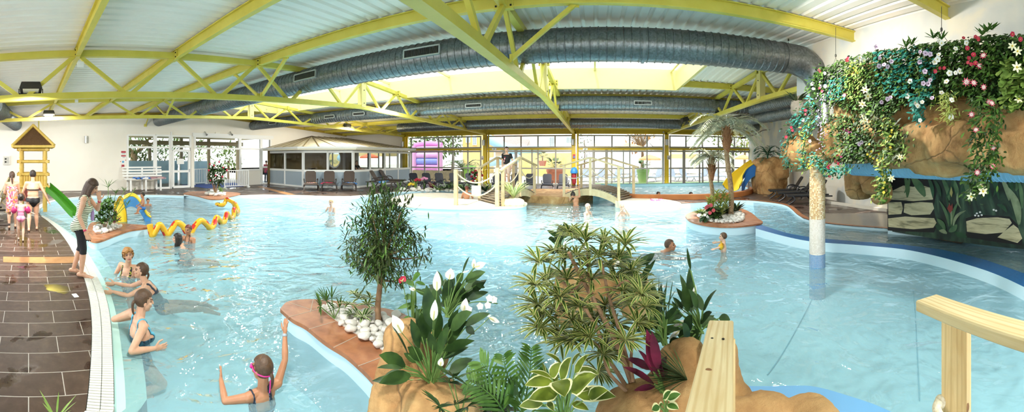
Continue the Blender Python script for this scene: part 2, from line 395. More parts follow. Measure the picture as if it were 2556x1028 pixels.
# blue shelf at the foot of the foreground rock
sh = curve(pts([(1838, 962), (1990, 962), (2050, 968), (2120, 988), (2180, 1008), (2226, 1028)], .04), 4)
b = MB(); b.poly([(p.x, p.y, .04) for p in sh] + [(1.9, .9, .04), (1.3, .5, .04), (.6, 1.2, .04)]); b.strip(sh, dn(sh)); struct('pool_step', b, mat('blue shelf', '6fa9d6', .5))
# seams of the liner under the water
b = MB()
for s in ([(2066, 660), (2020, 760), (1960, 870), (1915, 935)], [(2273, 660), (2282, 760), (2290, 900), (2295, 1000)]):
    l = pts(s, -.05)
    l = curve([P(x, y, -.585) for x, y in s], 5); b.tube(l, .007, 5)
struct('trim_6', b, mat('liner seam', '7fbfd2', .6))
# raised islands ----------------------------------------------------------------
def island(name, top, z, inner=None, zi=None, copem=TERRA, innerm=None, n=5, joints=10, wall=POOLW):
    o = curve([P(x, y, z) for x, y in top] + [P(*top[0], z)], n)[:-1]
    b = MB(); b.strip([V((p.x, p.y, z - .045)) for p in o] + [V((o[0].x, o[0].y, z - .045))], [V((p.x, p.y, -1)) for p in o] + [V((o[0].x, o[0].y, -1))], 0)
    c = sum(o, V()) / len(o)
    oo = [c + (p - c) * (1 + .03 / (p - c).length) for p in o]
    b.prism(oo, z - .045, z, 1)
    if joints:
        L = [0]
        for i in range(1, len(oo)): L.append(L[-1] + (oo[i] - oo[i - 1]).length)
        for k in range(joints):
            t = L[-1] * (k + .5) / joints; i = next((j for j in range(len(L)) if L[j] >= t), 0); p = oo[i]; d = (c - p); 
            nn = V((-(oo[(i + 1) % len(oo)] - oo[i - 1]).y, (oo[(i + 1) % len(oo)] - oo[i - 1]).x, 0)).normalized()
            if nn.dot(d) < 0: nn = -nn
            b.box(p + nn * .2 + V((0, 0, -.0)), (.42, .009, .005), math.atan2(nn.y, nn.x), 2)
    if inner:
        q = curve([P(x, y, z) for x, y in inner] + [P(*inner[0], z)], n)[:-1]; b.prism(q, z - .02, zi or z + .02, 3)
    return struct(name, b, [wall, copem, GROUT, innerm or PALER])
PEB = mat('white gravel bed', 'dcd9d0', .8, 0, (40, 'b9b5aa', .4), (50, .6))
near_top = [(704, 772), (735, 797), (771, 815), (819, 851), (862, 879), (904, 917), (963, 972), (1060, 1000), (1090, 900), (1050, 820), (990, 779), (917, 765), (860, 755), (794, 749), (753, 749), (720, 755)]
island('island_planter_base', near_top, .2, [(799, 769), (871, 824), (926, 851), (967, 880), (1020, 860), (985, 800), (930, 780), (850, 770)], .215, innerm=PEB, joints=14)
palm_top = [(1713, 540), (1728, 552), (1775, 562), (1830, 564), (1875, 560), (1902, 554), (1890, 545), (1872, 530), (1848, 520), (1815, 516), (1775, 518), (1740, 526), (1718, 533)]
island('island_palm_base', palm_top, .25, [(1742, 541), (1755, 549), (1790, 556), (1835, 556), (1858, 548), (1855, 535), (1835, 524), (1800, 522), (1765, 527)], .27, innerm=PEB, joints=16)
left_top = [(219, 578), (222, 594), (237, 601), (257, 598), (289, 585), (321, 574), (371, 567), (370, 563), (321, 559), (276, 556), (231, 555)]
island('island_left_base', left_top, .2, [(232, 574), (245, 584), (275, 577), (305, 566), (290, 562), (245, 562)], .215, innerm=PEB, joints=12)
flow_top = [(459, 483), (480, 486), (499, 490), (522, 496), (555, 496), (570, 491), (596, 485), (594, 481), (560, 478), (500, 477), (470, 479)]
island('island_flower_base', flow_top, .2, [(512, 486), (540, 489), (563, 487), (558, 482), (530, 480)], .215, innerm=PEB, joints=10)
white_top = [(975, 503), (1000, 513), (1060, 517), (1150, 520), (1230, 519), (1290, 517), (1311, 512), (1312, 505), (1290, 499), (1262, 494), (1238, 490), (1190, 485), (1100, 481), (1030, 483), (985, 492)]
island('island_white_base', white_top, .2, copem=PALER, joints=0)
b = MB(); bank = [(1283, 487), (1310, 488), (1345, 490), (1400, 491), (1440, 488), (1470, 484), (1500, 481), (1512, 474), (1500, 468), (1420, 470), (1330, 472), (1290, 476)]
b.prism(curve([P(x, y, .32) for x, y in bank] + [P(*bank[0], .32)], 4)[:-1], -1, .3, 0)
b.disp(0, 1.3, .08); struct('rock_bank_ground', b, ROCK)
b = MB(); b.prism(pts([(1480, 490), (1497, 489), (1535, 480), (1520, 477), (1486, 481)], .25), -1, .25, 0); struct('pool_pier', b, POOL)
# ---- far river pool behind its terracotta ring
FW = .34
ring = [(1560, 484), (1600, 486), (1680, 486), (1760, 485), (1820, 482), (1862, 477), (1880, 470), (1868, 465), (1835, 462)]
rp = curve([P(x, y, .42) for x, y in ring], 5)
far = [YW(x, 459.5, 21.8) for x in (1835, 1780, 1700, 1620, 1550, 1500)]; far = [V((p.x, p.y, .5)) for p in far]
b = MB(); cen = sum(rp, V()) / len(rp)
ri = []
for i, p in enumerate(rp):
    t = (rp[min(i + 1, len(rp) - 1)] - rp[max(i - 1, 0)]).normalized(); ri.append(p + V((-t.y, t.x, 0)) * .28)
b.strip(rp, ri, 0); b.strip([V((p.x, p.y, .05)) for p in rp], rp, 0); b.strip(ri, [V((p.x, p.y, -.5)) for p in ri], 1)
struct('wall_river_ring', b, [mat('terracotta render', 'b26a35', .6, 0, (2, 'c07c44', .4), (40, .1)), POOLW])
b = MB(); b.strip(far, [V((p.x, p.y, -.5)) for p in far], 0); b.strip([p + V((0, .15, .01)) for p in far], [p + V((0, -.03, .01)) for p in far], 1); struct('wall_river_far', b, [mat('river wall', '9fd3de', .5), mat('dark rim', '4a3f38', .5)])
b = MB(); b.poly([(p.x, p.y, FW) for p in ri + far]); struct('water_river', b, m_water('fast water', 'c4e6f2', 2.5, 1.0, (3.5, .56)))
# walkway end with the bridge foot
b = MB(); wk = [(1534, 498), (1545, 504), (1600, 509), (1640, 510), (1700, 507), (1660, 497), (1600, 494), (1552, 494)]
b.prism(curve([P(x, y, .26) for x, y in wk] + [P(*wk[0], .26)], 4)[:-1], .0, .26); struct('walkway_base', b, PALER)
# ================================================================== walls
def wall(name, poly_s, holes, org, ax, m, th=.25):
    """vertical wall: rectangle minus holes (s0,s1,z0,z1) along direction ax from org"""
    ss = sorted({poly_s[0], poly_s[1]} | {h[0] for h in holes} | {h[1] for h in holes}); b = MB(); ax = V(ax).normalized(); nn = V((-ax.y, ax.x, 0)) * th
    for a, c in zip(ss, ss[1:]):
        cuts = sorted((h[2], h[3]) for h in holes if h[0] <= a + 1e-6 and h[1] >= c - 1e-6); z = poly_s[2]; segs = []
        for h0, h1 in cuts:
            if h0 > z: segs.append((z, h0))
            z = h1
        if z < poly_s[3]: segs.append((z, poly_s[3]))
        for z0, z1 in segs:
            o = V(org); p = [o + ax * a, o + ax * c]; q = [p[0], p[1], p[1] + nn, p[0] + nn]
            b.add([(k.x, k.y, z0) for k in q] + [(k.x, k.y, z1) for k in q], [(0, 1, 5, 4), (1, 2, 6, 5), (2, 3, 7, 6), (3, 0, 4, 7), (4, 5, 6, 7), (3, 2, 1, 0)])
    return struct(name, b, m)
Yx = lambda x: XL / math.tan(az(x))            # picture column -> Y along the left wall
yA, yB, yC, yD = Yx(318), Yx(477), Yx(485), Yx(676)
zt = 3.5
wall('wall_left', (-4.0, YG, -.2, 5.0), [(yA, Yx(386), 1.05, zt), (Yx(386), yB, DZ, zt), (yC, Yx(597), DZ, zt), (Yx(597), Yx(650), 1.15, zt), (Yx(650), yD, DZ, zt)], (XL, 0, 0), (0, 1, 0), WALLW)
wall('wall_back', (0, 6.2, -.2, 5.0), [(1.35, 5.95, 1.15, 2.62)], (XL, YG, 0), (1, 0, 0), WALLW)
# right wall beyond the slide, sky painting
def m_sky():
    m = bpy.data.materials.new('painted sky'); m.use_nodes = True; n = NT(m); b = n.n['Principled BSDF']; tc = n.new('ShaderNodeTexCoord')
    no = n.new('ShaderNodeTexNoise', {'Vector': tc.outputs['Object'], 'Scale': .9, 'Detail': 4.0, 'Roughness': .45, 'Distortion': .3})
    n.l.new(n.ramp(no.outputs[0], [(.38, 'cdcfcc'), (.5, 'e2dfd6'), (.56, 'efe6d3'), (.7, 'f2ecde')]), b.inputs['Base Color']); b.inputs['Roughness'].default_value = .8; return m
SKYP = m_sky()
b = MB()
def quadwall(b, p, q, z0, z1, th=.25, mi=0):
    p = V(p); q = V(q); d = (q - p).normalized(); nn = V((d.y, -d.x, 0)) * th
    a = [p, q, q + nn, p + nn]
    b.add([(k.x, k.y, z0) for k in a] + [(k.x, k.y, z1) for k in a], [(0, 1, 5, 4), (1, 2, 6, 5), (2, 3, 7, 6), (3, 0, 4, 7), (4, 5, 6, 7), (3, 2, 1, 0)], mi)
quadwall(b, (12.1, YG, 0), (8.75, 4.0, 0), -.2, 5.0)
struct('wall_right', b, SKYP)
b = MB(); quadwall(b, (5.45, 8.3, 0), (5.45, -5, 0), 3.1, 5.1); b.box((6.4, 8.2, 4.1), (2.1, .2, 2.0)); b.box((7.6, 1.6, 3.15), (4.4, 13.2, .15))
struct('wall_upper', b, SKYP)
# ================================================================== roof
def zpb(y): return 4.9 - .055 * abs(y - 10.8)      # underside of the purlins
def zrf(y): return zpb(y) + .24
SK = (8.9, 14.0, -17.0, 3.2)                        # roof light  y0 y1 x0 x1
def sheet(b, x0, x1, y0, y1, pitch=.27):
    n = int((x1 - x0) / pitch); row = []
    for i in range(n + 1):
        x = x0 + i * pitch
        for dx, dz in ((0, 0), (.165, 0), (.195, .045), (.245, .045)): row.append((x + dx, dz))
    row = [r for r in row if r[0] <= x1] + [(x1, 0)]
    ys = [y0, y1]
    b.strip([V((x, y0, zrf(y0) + dz)) for x, dz in row], [V((x, y1, zrf(y1) + dz)) for x, dz in row])
    b.strip([V((x, y1, zrf(y1) + .12)) for x, dz in (row[0], row[-1])], [V((x, y0, zrf(y0) + .12)) for x, dz in (row[0], row[-1])])
b = MB()
sheet(b, XL - .3, 5.6, -1.0, SK[0]); sheet(b, XL - .3, SK[2], SK[0], 10.8); sheet(b, XL - .3, SK[2], 10.8, SK[1]); sheet(b, SK[3], 5.6, SK[0], 10.8); sheet(b, SK[3], 12.3, 10.8, SK[1]); sheet(b, XL - .3, 12.3, SK[1], YG + .4); sheet(b, 5.6, 12.3, 7.9, 10.8)
sheet(b, -6.6, 5.6, -5, -1.0); sheet(b, XL - .3, -10.6, -5, -1.0)
struct('ceiling', b, mat('white profiled sheet', 'f8f1e6', .38, 0, (1.5, 'f3ece2', .3)), 20)
b = MB()
y0, y1, x0, x1 = SK; h = .62
for (p, q) in (((x0, y1), (x1, y1)), ((x1, y0), (x0, y0)), ((x0, y0), (x0, y1)), ((x1, y1), (x1, y0))):
    za, zb = zpb(p[1]) + .05, zpb(q[1]) + .05; zt_ = zrf(y1) + h
    p = V((p[0], p[1], 0)); q = V((q[0], q[1], 0)); d = (q - p).normalized(); nn = V((-d.y, d.x, 0)) * .1
    a = [p, q, q + nn, p + nn]
    b.add([(k.x, k.y, z) for k, z in zip(a, (za, zb, zb, za))] + [(k.x, k.y, zt_) for k in a], [(0, 1, 5, 4), (1, 2, 6, 5), (2, 3, 7, 6), (3, 0, 4, 7), (4, 5, 6, 7), (3, 2, 1, 0)])
for k in range(-15, 4, 3): b.box((k, (y0 + y1) / 2, zrf(y1) + h - .06), (.08, y1 - y0, .1))
struct('window_roof', b, CURB)
# ================================================================== yellow steelwork
PUR = [-1.35, 1.1, 3.5, 5.95, 8.4, 10.8, 13.2, 15.65, 18.1, 20.55, 23.0, 25.4]
TX = [-15.17, -8.11, -1.533, 5.33]
def ibeam(b, p, q, w, h, t=.018, up=(0, 0, 1)):
    u = V(up); p = V(p); q = V(q)
    b.beam(p + u * (h / 2 - t / 2), q + u * (h / 2 - t / 2), w, t, up); b.beam(p - u * (h / 2 - t / 2), q - u * (h / 2 - t / 2), w, t, up); b.beam(p, q, .014, h - 2 * t, up)
BOLT = mat('dark bolt', '2b2a26', .5, .6)
TWORD = ['yellow lattice roof truss farthest from the loungers by the slide, ending at the pavilion corner', 'yellow lattice roof truss with a floodlight over the bamboo tower, second from the left wall',
         'yellow lattice roof truss running closest overhead, with pale underside pointing at the glazed wall', 'short yellow lattice roof truss behind the palm tree crown, meeting the painted right wall']
TWORD[0] = 'yellow lattice roof truss nearest the white left wall, its foot beside the glazed pavilion'
ZK = [(4.13, .04), (3.98, .05), (3.95, .052), (4.03, .02)]
for i, X in enumerate(TX):
    zk, sl_ = ZK[i]; near = 8.25 if i == 3 else -2.0
    def zb(y): return zk - sl_ * (10.7 - y) if y < 10.7 else lerp(zk, 3.87, (y - 10.7) / 15.3)
    def ztc(y): return zpb(y) + .08
    t = thing('roof_truss', TWORD[i], 'roof truss', (X, YG - .2, 3.87), 0, 'yellow lattice trusses under the roof')
    b = MB()
    for y0, y1 in ((near, 10.7), (10.7, YG - .1)): b.beam((X, y0, zb(y0)), (X, y1, zb(y1)), .17, .14)
    b.build('bottom_chord', YEL, t)
    b = MB()
    for y0, y1 in ((near, 10.8), (10.8, YG - .1)): b.beam((X, y0, ztc(y0)), (X, y1, ztc(y1)), .14, .14)
    b.build('top_chord', YEL, t)
    tn = [y for y in PUR if y > near]
    for j, y in enumerate(tn):
        for s in (-1, 1):
            yb = y + s * 1.16
            if yb < near or yb > 25.6: continue
            b = MB(); b.beam((X, y + s * .07, ztc(y) - .06), (X, yb - s * .05, zb(yb) + .05), .075, .09); b.build('web_diagonal', YEL, t)
    b = MB(); b.box((X, 10.75, (zb(10.7) + ztc(10.8)) / 2), (.2, .26, ztc(10.8) - zb(10.7)))
    b.build('ridge_post', CURB, t)
    for dz in (.14, .62):
        b = MB(); b.tube([(X - .115, 10.75, zb(10.7) + dz), (X + .115, 10.75, zb(10.7) + dz)], .02, 6); b.build('bolt', BOLT, t)
    for y in (5.95, 23.0):
        if y < near: continue
        for s in (-1, 1):
            if i == 3 and s > 0 and y < 8: continue
            b = MB(); p = V((X + s * .1, y + .12, zb(y) + .1)); q = V((X + s * 1.2, y + .06, zpb(y) + .02))
            b.beam(p, q, .07, .07); b.box(p, (.04, .12, .14)); b.box(q, (.14, .03, .1)); b.build('knee_brace', YEL, t)
    for y in tn:
        b = MB(); b.box((X, y, zpb(y) + .08), (.34, .1, .2), mi=0)
        for s in (-1, 1):
            for dz in (.03, .13): b.box((X + s * .13, y - .055, zpb(y) + dz), (.03, .02, .03), mi=1)
        b.build('cleat', [YEL, BOLT], t)
ordw = ['first', 'second', 'third', 'fourth', 'fifth', 'sixth', 'seventh']
nn_, ff = 0, 0
for y in PUR:
    if abs(y - 10.8) < .1: continue
    x1 = 5.4 if y < 8 else 11.9
    b = MB(); segs = [(XL, x1)]
    if SK[0] < y < SK[1]: segs = [(XL, SK[2]), (SK[3], x1)]
    k = ['fifth', 'fourth', 'third', 'second', 'first'][PUR.index(y)] if y < 10 else ordw[PUR.index(y) - 6]
    for j, (a, c) in enumerate(segs):
        b = MB(); ibeam(b, (a, y, zpb(y) + .11), (c, y, zpb(y) + .11), .11, .22); tag(b.build('roof_purlin', YEL), f'{"short " if j else ""}yellow purlin under the ceiling, {k} from the roof light, { "overhead" if y < 10 else "glazed wall"} side', 'purlin', 'yellow purlins under the ceiling')
# wall plates
b = MB(); ibeam(b, (XL + .08, -2, zpb(-2) + .1), (XL + .08, 10.8, zpb(10.8) + .1), .14, .2); ibeam(b, (XL + .08, 10.8, zpb(10.8) + .1), (XL + .08, YG, zpb(YG) + .1), .14, .2)
tag(b.build('wall_beam', mat('ochre steel paint', 'b59b3a', .5)), 'ochre steel beam along the top of the white left wall', 'beam')  # even ochre base colour, darker than the other steelwork
b = MB(); ibeam(b, (5.36, -2, zpb(-2) + .1), (5.36, 8.3, zpb(8.3) + .1), .16, .26)
tag(b.build('wall_beam', YEL), 'yellow steel beam along the top of the cloud painted wall above the flowers', 'beam')
b = MB(); ibeam(b, (9.7, 9.6, zpb(9.6) - .1), (11.9, YG, zpb(YG) + .1), .16, .24); b.beam((9.2, 10.5, 4.5), (11.4, 21, 4.2), .1, .1)
tag(b.build('wall_beam', YEL), 'yellow steel beam over the painted wall behind the palm crown', 'beam')
# brackets with struts on the left wall
for (x, y, w, x2, y2) in ((363, 313, 'beside the first glazed door', 370, 290), (97, 330, 'behind the thatched tower roof', 97, 300), (828, 333, 'above the pavilion roof', 840, 318)):
    p = XW(x, y, XL + .06); q = XW(x2, y2, XL + .5); q.x = XL + .7; q.z += .05
    b = MB(); b.box(p, (.06, .16, .16)); b.beam(p, (q.x, q.y, q.z), .05, .05)
    tag(b.build('wall_bracket', YEL), f'small yellow strut bracket on the white wall {w}', 'bracket', 'yellow brackets on the left wall')
# columns
cols = [(1010, 'beside the pavilion corner'), (1211, 'between the inflatable castle panes and the first sliding door'), (1432, 'with the red extinguisher hood behind the two bridges'), (1664, 'behind the river pool, with a grey downpipe')]
for x, w in cols:
    p = YW(x, 400, YG); t = thing('steel_column', f'yellow steel column of the glazed wall {w}', 'column', (p.x, YG, DZ), 0, 'yellow columns of the glazed wall')
    b = MB(); ibeam(b, (p.x, YG, DZ), (p.x, YG, 3.95), .26, .3, .03, (0, 1, 0)); b.box((p.x, YG - .15, 3.85), (.34, .1, .12)); b.build('shaft', YEL2, t)
    b = MB(); b.tube([(p.x - (.25 if x > 1500 else -.3), YG - .1, .15), (p.x - (.25 if x > 1500 else -.3), YG - .1, 4.0)], .06, 10); b.build('downpipe', mat('grey pipe', 'a9aca8', .4, .3) if x > 1500 else YEL2, t)
    b = MB(); b.tube([(p.x - .05, YG - .28, 3.0), (p.x - .05, YG - .28, 3.42)], .11, 14); b.build('wall_light', mat('brushed metal', 'b9bab5', .3, .7), t)
# ================================================================== galvanised ducts
def m_galv(name, col, col2):
    m = bpy.data.materials.new(name); m.use_nodes = True; n = NT(m); b = n.n['Principled BSDF']; tc = n.new('ShaderNodeTexCoord')
    vo = n.new('ShaderNodeTexVoronoi', {'Vector': tc.outputs['Object'], 'Scale': 26.0}); no = n.new('ShaderNodeTexNoise', {'Vector': tc.outputs['Object'], 'Scale': 2.0, 'Detail': 4.0})
    c = n.ramp(vo.outputs['Color'], [(.2, col), (.8, col2)]); n.l.new(n.mix(n.ramp(no.outputs[0], [(.35, (0, 0, 0, 1)), (.7, (.35, .35, .35, 1))]), c, '6d6c66'), b.inputs['Base Color'])
    b.inputs['Metallic'].default_value = .75; b.inputs['Roughness'].default_value = .36; return m
GALV = m_galv('galvanised duct', '6f7475', '8d9293')
def duct(name, label, path, rad, pitch=.16, elbows=None, group='galvanised air ducts'):
    t = thing(name, label, 'air duct', path[0], 0, group); b = MB(); path = [V(p) for p in path]
    ps, rs = [], []
    for a, c in zip(path, path[1:]):
        L = (c - a).length; n = max(int(L / pitch), 2)
        for k in range(n):
            for f, d in ((0, 0), (.42, 0), (.47, .014), (.56, .014), (.61, 0)): ps.append(a.lerp(c, (k + f) / n)); rs.append(rad + d)
    ps.append(path[-1]); rs.append(rad)
    b.tube(ps, rs, 28); b.build('duct_shell', GALV, t); return t
def vent(t, c, nrm, ax, L, H):
    c = V(c); nrm = V(nrm).normalized(); ax = V(ax).normalized(); up = nrm.cross(ax); rot = MX((ax, nrm, up)).transposed()
    b = MB(); w = .03
    for s in (-1, 1): b.box(c + up * s * H / 2, (L + w, .07, w), rot); b.box(c + ax * s * L / 2, (w, .07, H + w), rot)
    o = b.build('vent_frame', mat('vent frame', 'c6c8c4', .35, .5), t)
    b = MB(); b.box(c - nrm * .012, (L, .02, H), rot, 1); n = int(L / .032)
    for k in range(n): b.box(c + ax * ((k + .5) / n - .5) * L + nrm * .01, (.009, .03, H), rot, 0)
    b.build('vent_slats', [mat('vent slat', '6d6c66', .4, .5), mat('vent dark', '17150f', .8)], o)
# big duct
k_ = -math.tan(math.radians(1.4)); dy = lambda X: 7.55 + k_ * X
A = V((XL, dy(XL), 4.44)); Bp = V((4.25, dy(4.25), 4.47))
t = duct('air_duct', 'largest ribbed galvanised duct sweeping across in front of the roof light', [A, Bp], .35, .17)
b = MB(); e = curve([Bp, Bp + V((.5, -.02, -.02)), Bp + V((.95, -.12, -.35)), Bp + V((1.1, -.25, -.95)), Bp + V((1.1, -.3, -1.6))], 3)
es, er = [], []
for i, p in enumerate(e):
    es.append(p); er.append(.35 + (.018 if i % 3 == 0 else 0))
b.tube(es, er, 28); b.build('elbow', GALV, t)
b = MB(); ax_ = (Bp - A).normalized()
for x in (-6.05, 1.0, -13.4, -17.8):
    b = MB(); p = V((x, dy(x), 4.45)); b.tube([p - ax_ * .03, p + ax_ * .03], .366, 28); b.build('joint_band', mat('duct joint', '85898a', .4, .7), t)
for x in (783, 1070):
    u = az(x); Y = 7.55 / (1 - k_ * math.tan(u)); X = Y * math.tan(u)
    vent(t, V((X, Y, 4.47)) + V((0, -.365, .03)), (0, -1, .08), ax_, .92, .2)
# middle duct
dy2 = lambda X: 15.25 - .006 * X
A = V((XL, dy2(XL), 4.42)); Bp = V((7.0, 15.2, 4.38))
t = duct('air_duct', 'middle galvanised duct behind the roof light with small pale grilles', [A, Bp], .31, .17)
for x in (690, 832, 905, 1188, 1602):
    X = 15.25 * math.tan(az(x)); vent(t, (X, 15.25 - .33, 4.38), (0, -1, -.1), (1, 0, 0), .72, .15)
t = duct('air_duct', 'dark galvanised duct along the top of the glazed wall', [(-13.2, 21.8, 4.19), (10.6, 21.8, 4.15)], .29, .17)
t = duct('air_duct', 'galvanised duct end in the far left corner above the tower', [(XL + .14, -.75, 4.05), (-13, -1.3, 4.0)], .36, .17)
t = duct('air_duct', 'upper pale duct running along the right wall behind the truss', [(7.0, 15.2, 4.38), (7.0, 14.4, 4.38), (7.1, 8.9, 4.2)], .3, .15)
t = duct('air_duct', 'lower pale duct running along the right wall above the palm crown', [(7.6, 18.8, 4.1), (7.3, 9.0, 3.85)], .3, .15)
# ================================================================== floodlights on the trusses
def floodlight(p, rz, label, tilt=.5, s=1.0):
    t = thing('floodlight', label, 'floodlight', p, rz, 'floodlights on the trusses')
    b = MB(); ro = MX.Rotation(tilt, 3, 'X')
    prof = [(-.22, -.1), (.22, -.1), (.2, .1), (-.2, .1)]
    vs = [ro @ V((x * s, y * s * 1.2, z * s)) + V((0, 0, .11 * s)) for z, q in ((-.06, 1.0), (.1, .82)) for x, y in [(a * q, c * q) for a, c in prof]]
    b.add(vs, [(3, 2, 1, 0), (4, 5, 6, 7), (0, 1, 5, 4), (1, 2, 6, 5), (2, 3, 7, 6), (3, 0, 4, 7)]); b.build('lamp_housing', mat('black lamp housing', '3a3833', .7, .2, bump=(80, .6)), t, False, 30)
    b = MB(); b.add([ro @ V((x * s * .72, y * s * .9, -.064 * s)) + V((0, 0, .11 * s)) for x, y in prof], [(3, 2, 1, 0)]); b.build('lamp_glass', mat('lamp glass', 'efe9d8', .2), t, False)
    b = MB()
    for sx in (-1, 1): b.beam((sx * .23 * s, 0, .0), (sx * .23 * s, 0, .11 * s), .02, .03)
    b.box((0, 0, .01), (.48 * s, .06, .02)); b.build('lamp_yoke', BOLT, t, False)
    return t
def on_chord(i, y): zk, sl_ = ZK[i]; return V((TX[i], y, (zk - sl_ * (10.7 - y) if y < 10.7 else lerp(zk, 3.87, (y - 10.7) / 15.3)) + .07))
FL = [floodlight(on_chord(1, .05), pi / 2, 'largest black floodlight, on the truss above the thatched bamboo tower', -.45, 1.15),
      floodlight(on_chord(0, .85), pi / 2, 'black floodlight on the farther truss just right of the tower roof', -.45, 1.15),
      floodlight(on_chord(0, 18.5), -pi / 2, 'black floodlight on the truss above the pavilion roof', -.3, 1.3),
      floodlight(on_chord(1, 22.0), -pi / 2, 'black floodlight low on the truss over the lounger row', -.3, 1.3),
      floodlight(on_chord(2, 22.6) + V((-.55, 0, -.05)), pi / 2, 'black floodlight left of the central truss foot', -.3, 1.5),
      floodlight(on_chord(2, 22.6) + V((.55, 0, -.05)), -pi / 2, 'black floodlight right of the central truss foot', -.3, 1.5),
      floodlight(on_chord(3, 19.4) + V((-.4, 0, 0)), pi / 2, 'black floodlight above the palm crown on the right truss', -.3, 1.5)]
# ================================================================== glazed wall
bay = [([1027, 1060, 1095, 1131, 1168, 1200], [1027, 1060, 1095, 1131, 1168, 1200], []), ([1218, 1258.6, 1300.6, 1343, 1385.5, 1428], [1220, 1301, 1328, 1343, 1387, 1427], [1258, 1288]),
       ([1442, 1483.7, 1527.5, 1571.8, 1615, 1655], [1443, 1527, 1556, 1572, 1615, 1654], [1482, 1514]), ([1672, 1712, 1753, 1793, 1833, 1871], [1674, 1746, 1754, 1793, 1870], [1707, 1829])]
zy = lambda y: YW(1485, y, YG).z
b = MB(); xa, xb = YW(1003, 330, YG).x, 12.0
b.box(((xa + xb) / 2, YG, (zy(334) + 4.45) / 2), (xb - xa, .2, 4.45 - zy(334))); b.box(((xa + xb) / 2, YG - .13, zy(333)), (xb - xa, .14, .07)); b.box(((xa + xb) / 2, YG - .13, zy(318)), (xb - xa, .14, .06))
tag(b.build('eaves_beam', YEL2), 'deep yellow eaves beam along the top of the glazed wall', 'beam')
for i, (up, lo, door) in enumerate(bay):
    b = MB(); x = lambda q: YW(q, 400, YG).x
    x0, x1 = x(up[0]) - .06, x(up[-1]) + .06
    for q in up: b.box((x(q), YG, (zy(337) + zy(367)) / 2), (.1, .09, zy(337) - zy(367)))
    for q in lo: b.box((x(q), YG, (zy(374) + DZ) / 2), (.09, .09, zy(374) - DZ))
    for q in door: b.box((x(q), YG, (zy(374) + DZ) / 2), (.2, .14, zy(374) - DZ))
    for y, h in ((338, .1), (367, .1), (377, .12), (420.5, .1), (460.5, .1)): b.box(((x0 + x1) / 2, YG, zy(y)), (x1 - x0, .1, h))
    b.box(((x0 + x1) / 2, YG - .04, zy(371.5)), (x1 - x0, .12, .15), mi=1)
    o = struct(f'window_{i + 1}', b, [GREYF, YEL2])
    b = MB(); b.box(((x0 + x1) / 2, YG + .02, (zy(337) + DZ) / 2), (x1 - x0, .012, zy(337) - DZ)); b.build('pane', GLASS, o)
for x, y, w, c1, c2 in ((1235, 372, 'over the first sliding door', 'dfe5de', '6f9a70'), (1461, 372, 'over the second sliding door', 'dfe5de', '6f9a70')):
    p = YW(x, y, YG); b = MB(); b.box(p + V((0, -.14, 0)), (.34, .06, .12), mi=0); b.box(p + V((0, -.175, 0)), (.1, .01, .07), mi=1)
    tag(b.build('exit_sign', [mat('exit light', c1, .4), mat('exit green', c2, .5)]), f'small pale emergency light {w}', 'emergency light', 'emergency lights on the glazed wall')

for x, y, i, w in ((201, 161, 1, 'nearer truss'), (191, 252, 0, 'farther truss')):
    p = XW(x, y, TX[i] + .1); b = MB(); b.box(p, (.06, .14, .12)); b.box(p + V((.035, 0, .01)), (.02, .05, .05)); tag(b.build('junction_box', WHITE), f'small white junction box under a purlin on the {w} at the left', 'junction box')
# ================================================================== outside the glazing
b = MB(); b.poly([(-60, YG + .3, .03), (60, YG + .3, .03), (60, 110, .03), (-60, 110, .03)])
b.poly([(XL - .3, -40, .03), (XL - .3, 60, .03), (-70, 60, .03), (-70, -40, .03)])
struct('ground', b, mat('pale terrace', 'cbbfae', .9, 0, (.6, 'c0b29e', .4)))
b = MB(); b.prism([(0, YG + .35), (22, YG + .35), (22, 29.2), (0, 28.7)], .03, .07); struct('ground_turf', b, mat('green mat', '7f9b5a', .9, 0, (30, '6c8a4c', .4)))
LEAFG = mat('tree leaf', '5d7a3a', .6, 0, (2, '8a9a58', .4)); BARK = mat('bark', '7a634c', .9, 0, (6, '9a8266', .4), (20, .4))
def crown(b, c, r, n, L, W, sq=.8, mi=0, rnd=R):
    c = V(c)
    for _ in range(n):
        d = V((rnd.gauss(0, 1), rnd.gauss(0, 1), rnd.gauss(0, 1))).normalized(); p = c + V((d.x * r, d.y * r, d.z * r * sq)) * (rnd.random() ** .4)
        b.leaf(p, (d + V((rnd.uniform(-1, 1), rnd.uniform(-1, 1), rnd.uniform(-.6, .8)))), L * rnd.uniform(.7, 1.2), W, .2, .1, 2, mi=mi)
def far_tree(x, y, Y, r, label, n=260, col=None, base=.04, sq=.8, bare=False):
    c = YW(x, y, Y); t = thing('garden_tree', label, 'tree', (c.x, c.y, base), 0, 'trees beyond the glass')
    b = MB(); b.tube([(c.x, c.y, base), (c.x + .1, c.y, lerp(base, c.z, .6)), (c.x, c.y, c.z)], [.2 * r / 2, .14 * r / 2, .05], 7)
    if bare:
        for _ in range(60): d = V((R.gauss(0, 1), R.gauss(0, .6), R.uniform(.1, 1.3))).normalized(); b.tube([c - V((0, 0, r * .4)), c + d * r * .5, c + d * r], [.05, .03, .012], 4)
    b.build('trunk', BARK, t)
    b = MB()
    crown(b, c, r, n, r * .3, r * .13, sq); b.build('foliage', col or LEAFG, t); return t
far_tree(1085, 345, 44, 3.2, 'leafy green tree behind the pink inflatable', 420)
far_tree(1040, 350, 46, 2.6, 'leafy tree at the left end behind the inflatable', 300)
far_tree(1130, 352, 47, 2.4, 'pale green tree between the inflatable and the yellow building', 300)
far_tree(1458, 350, 42, 1.2, 'slim dark evergreen beside the white house', 160, mat('dark evergreen', '55663f', .7), .04, 2.2)
far_tree(1602, 352, 44, 2.3, 'bare branching tree above the yellow tents', 60, mat('dry leaf', 'b98f5c', .8), bare=True)
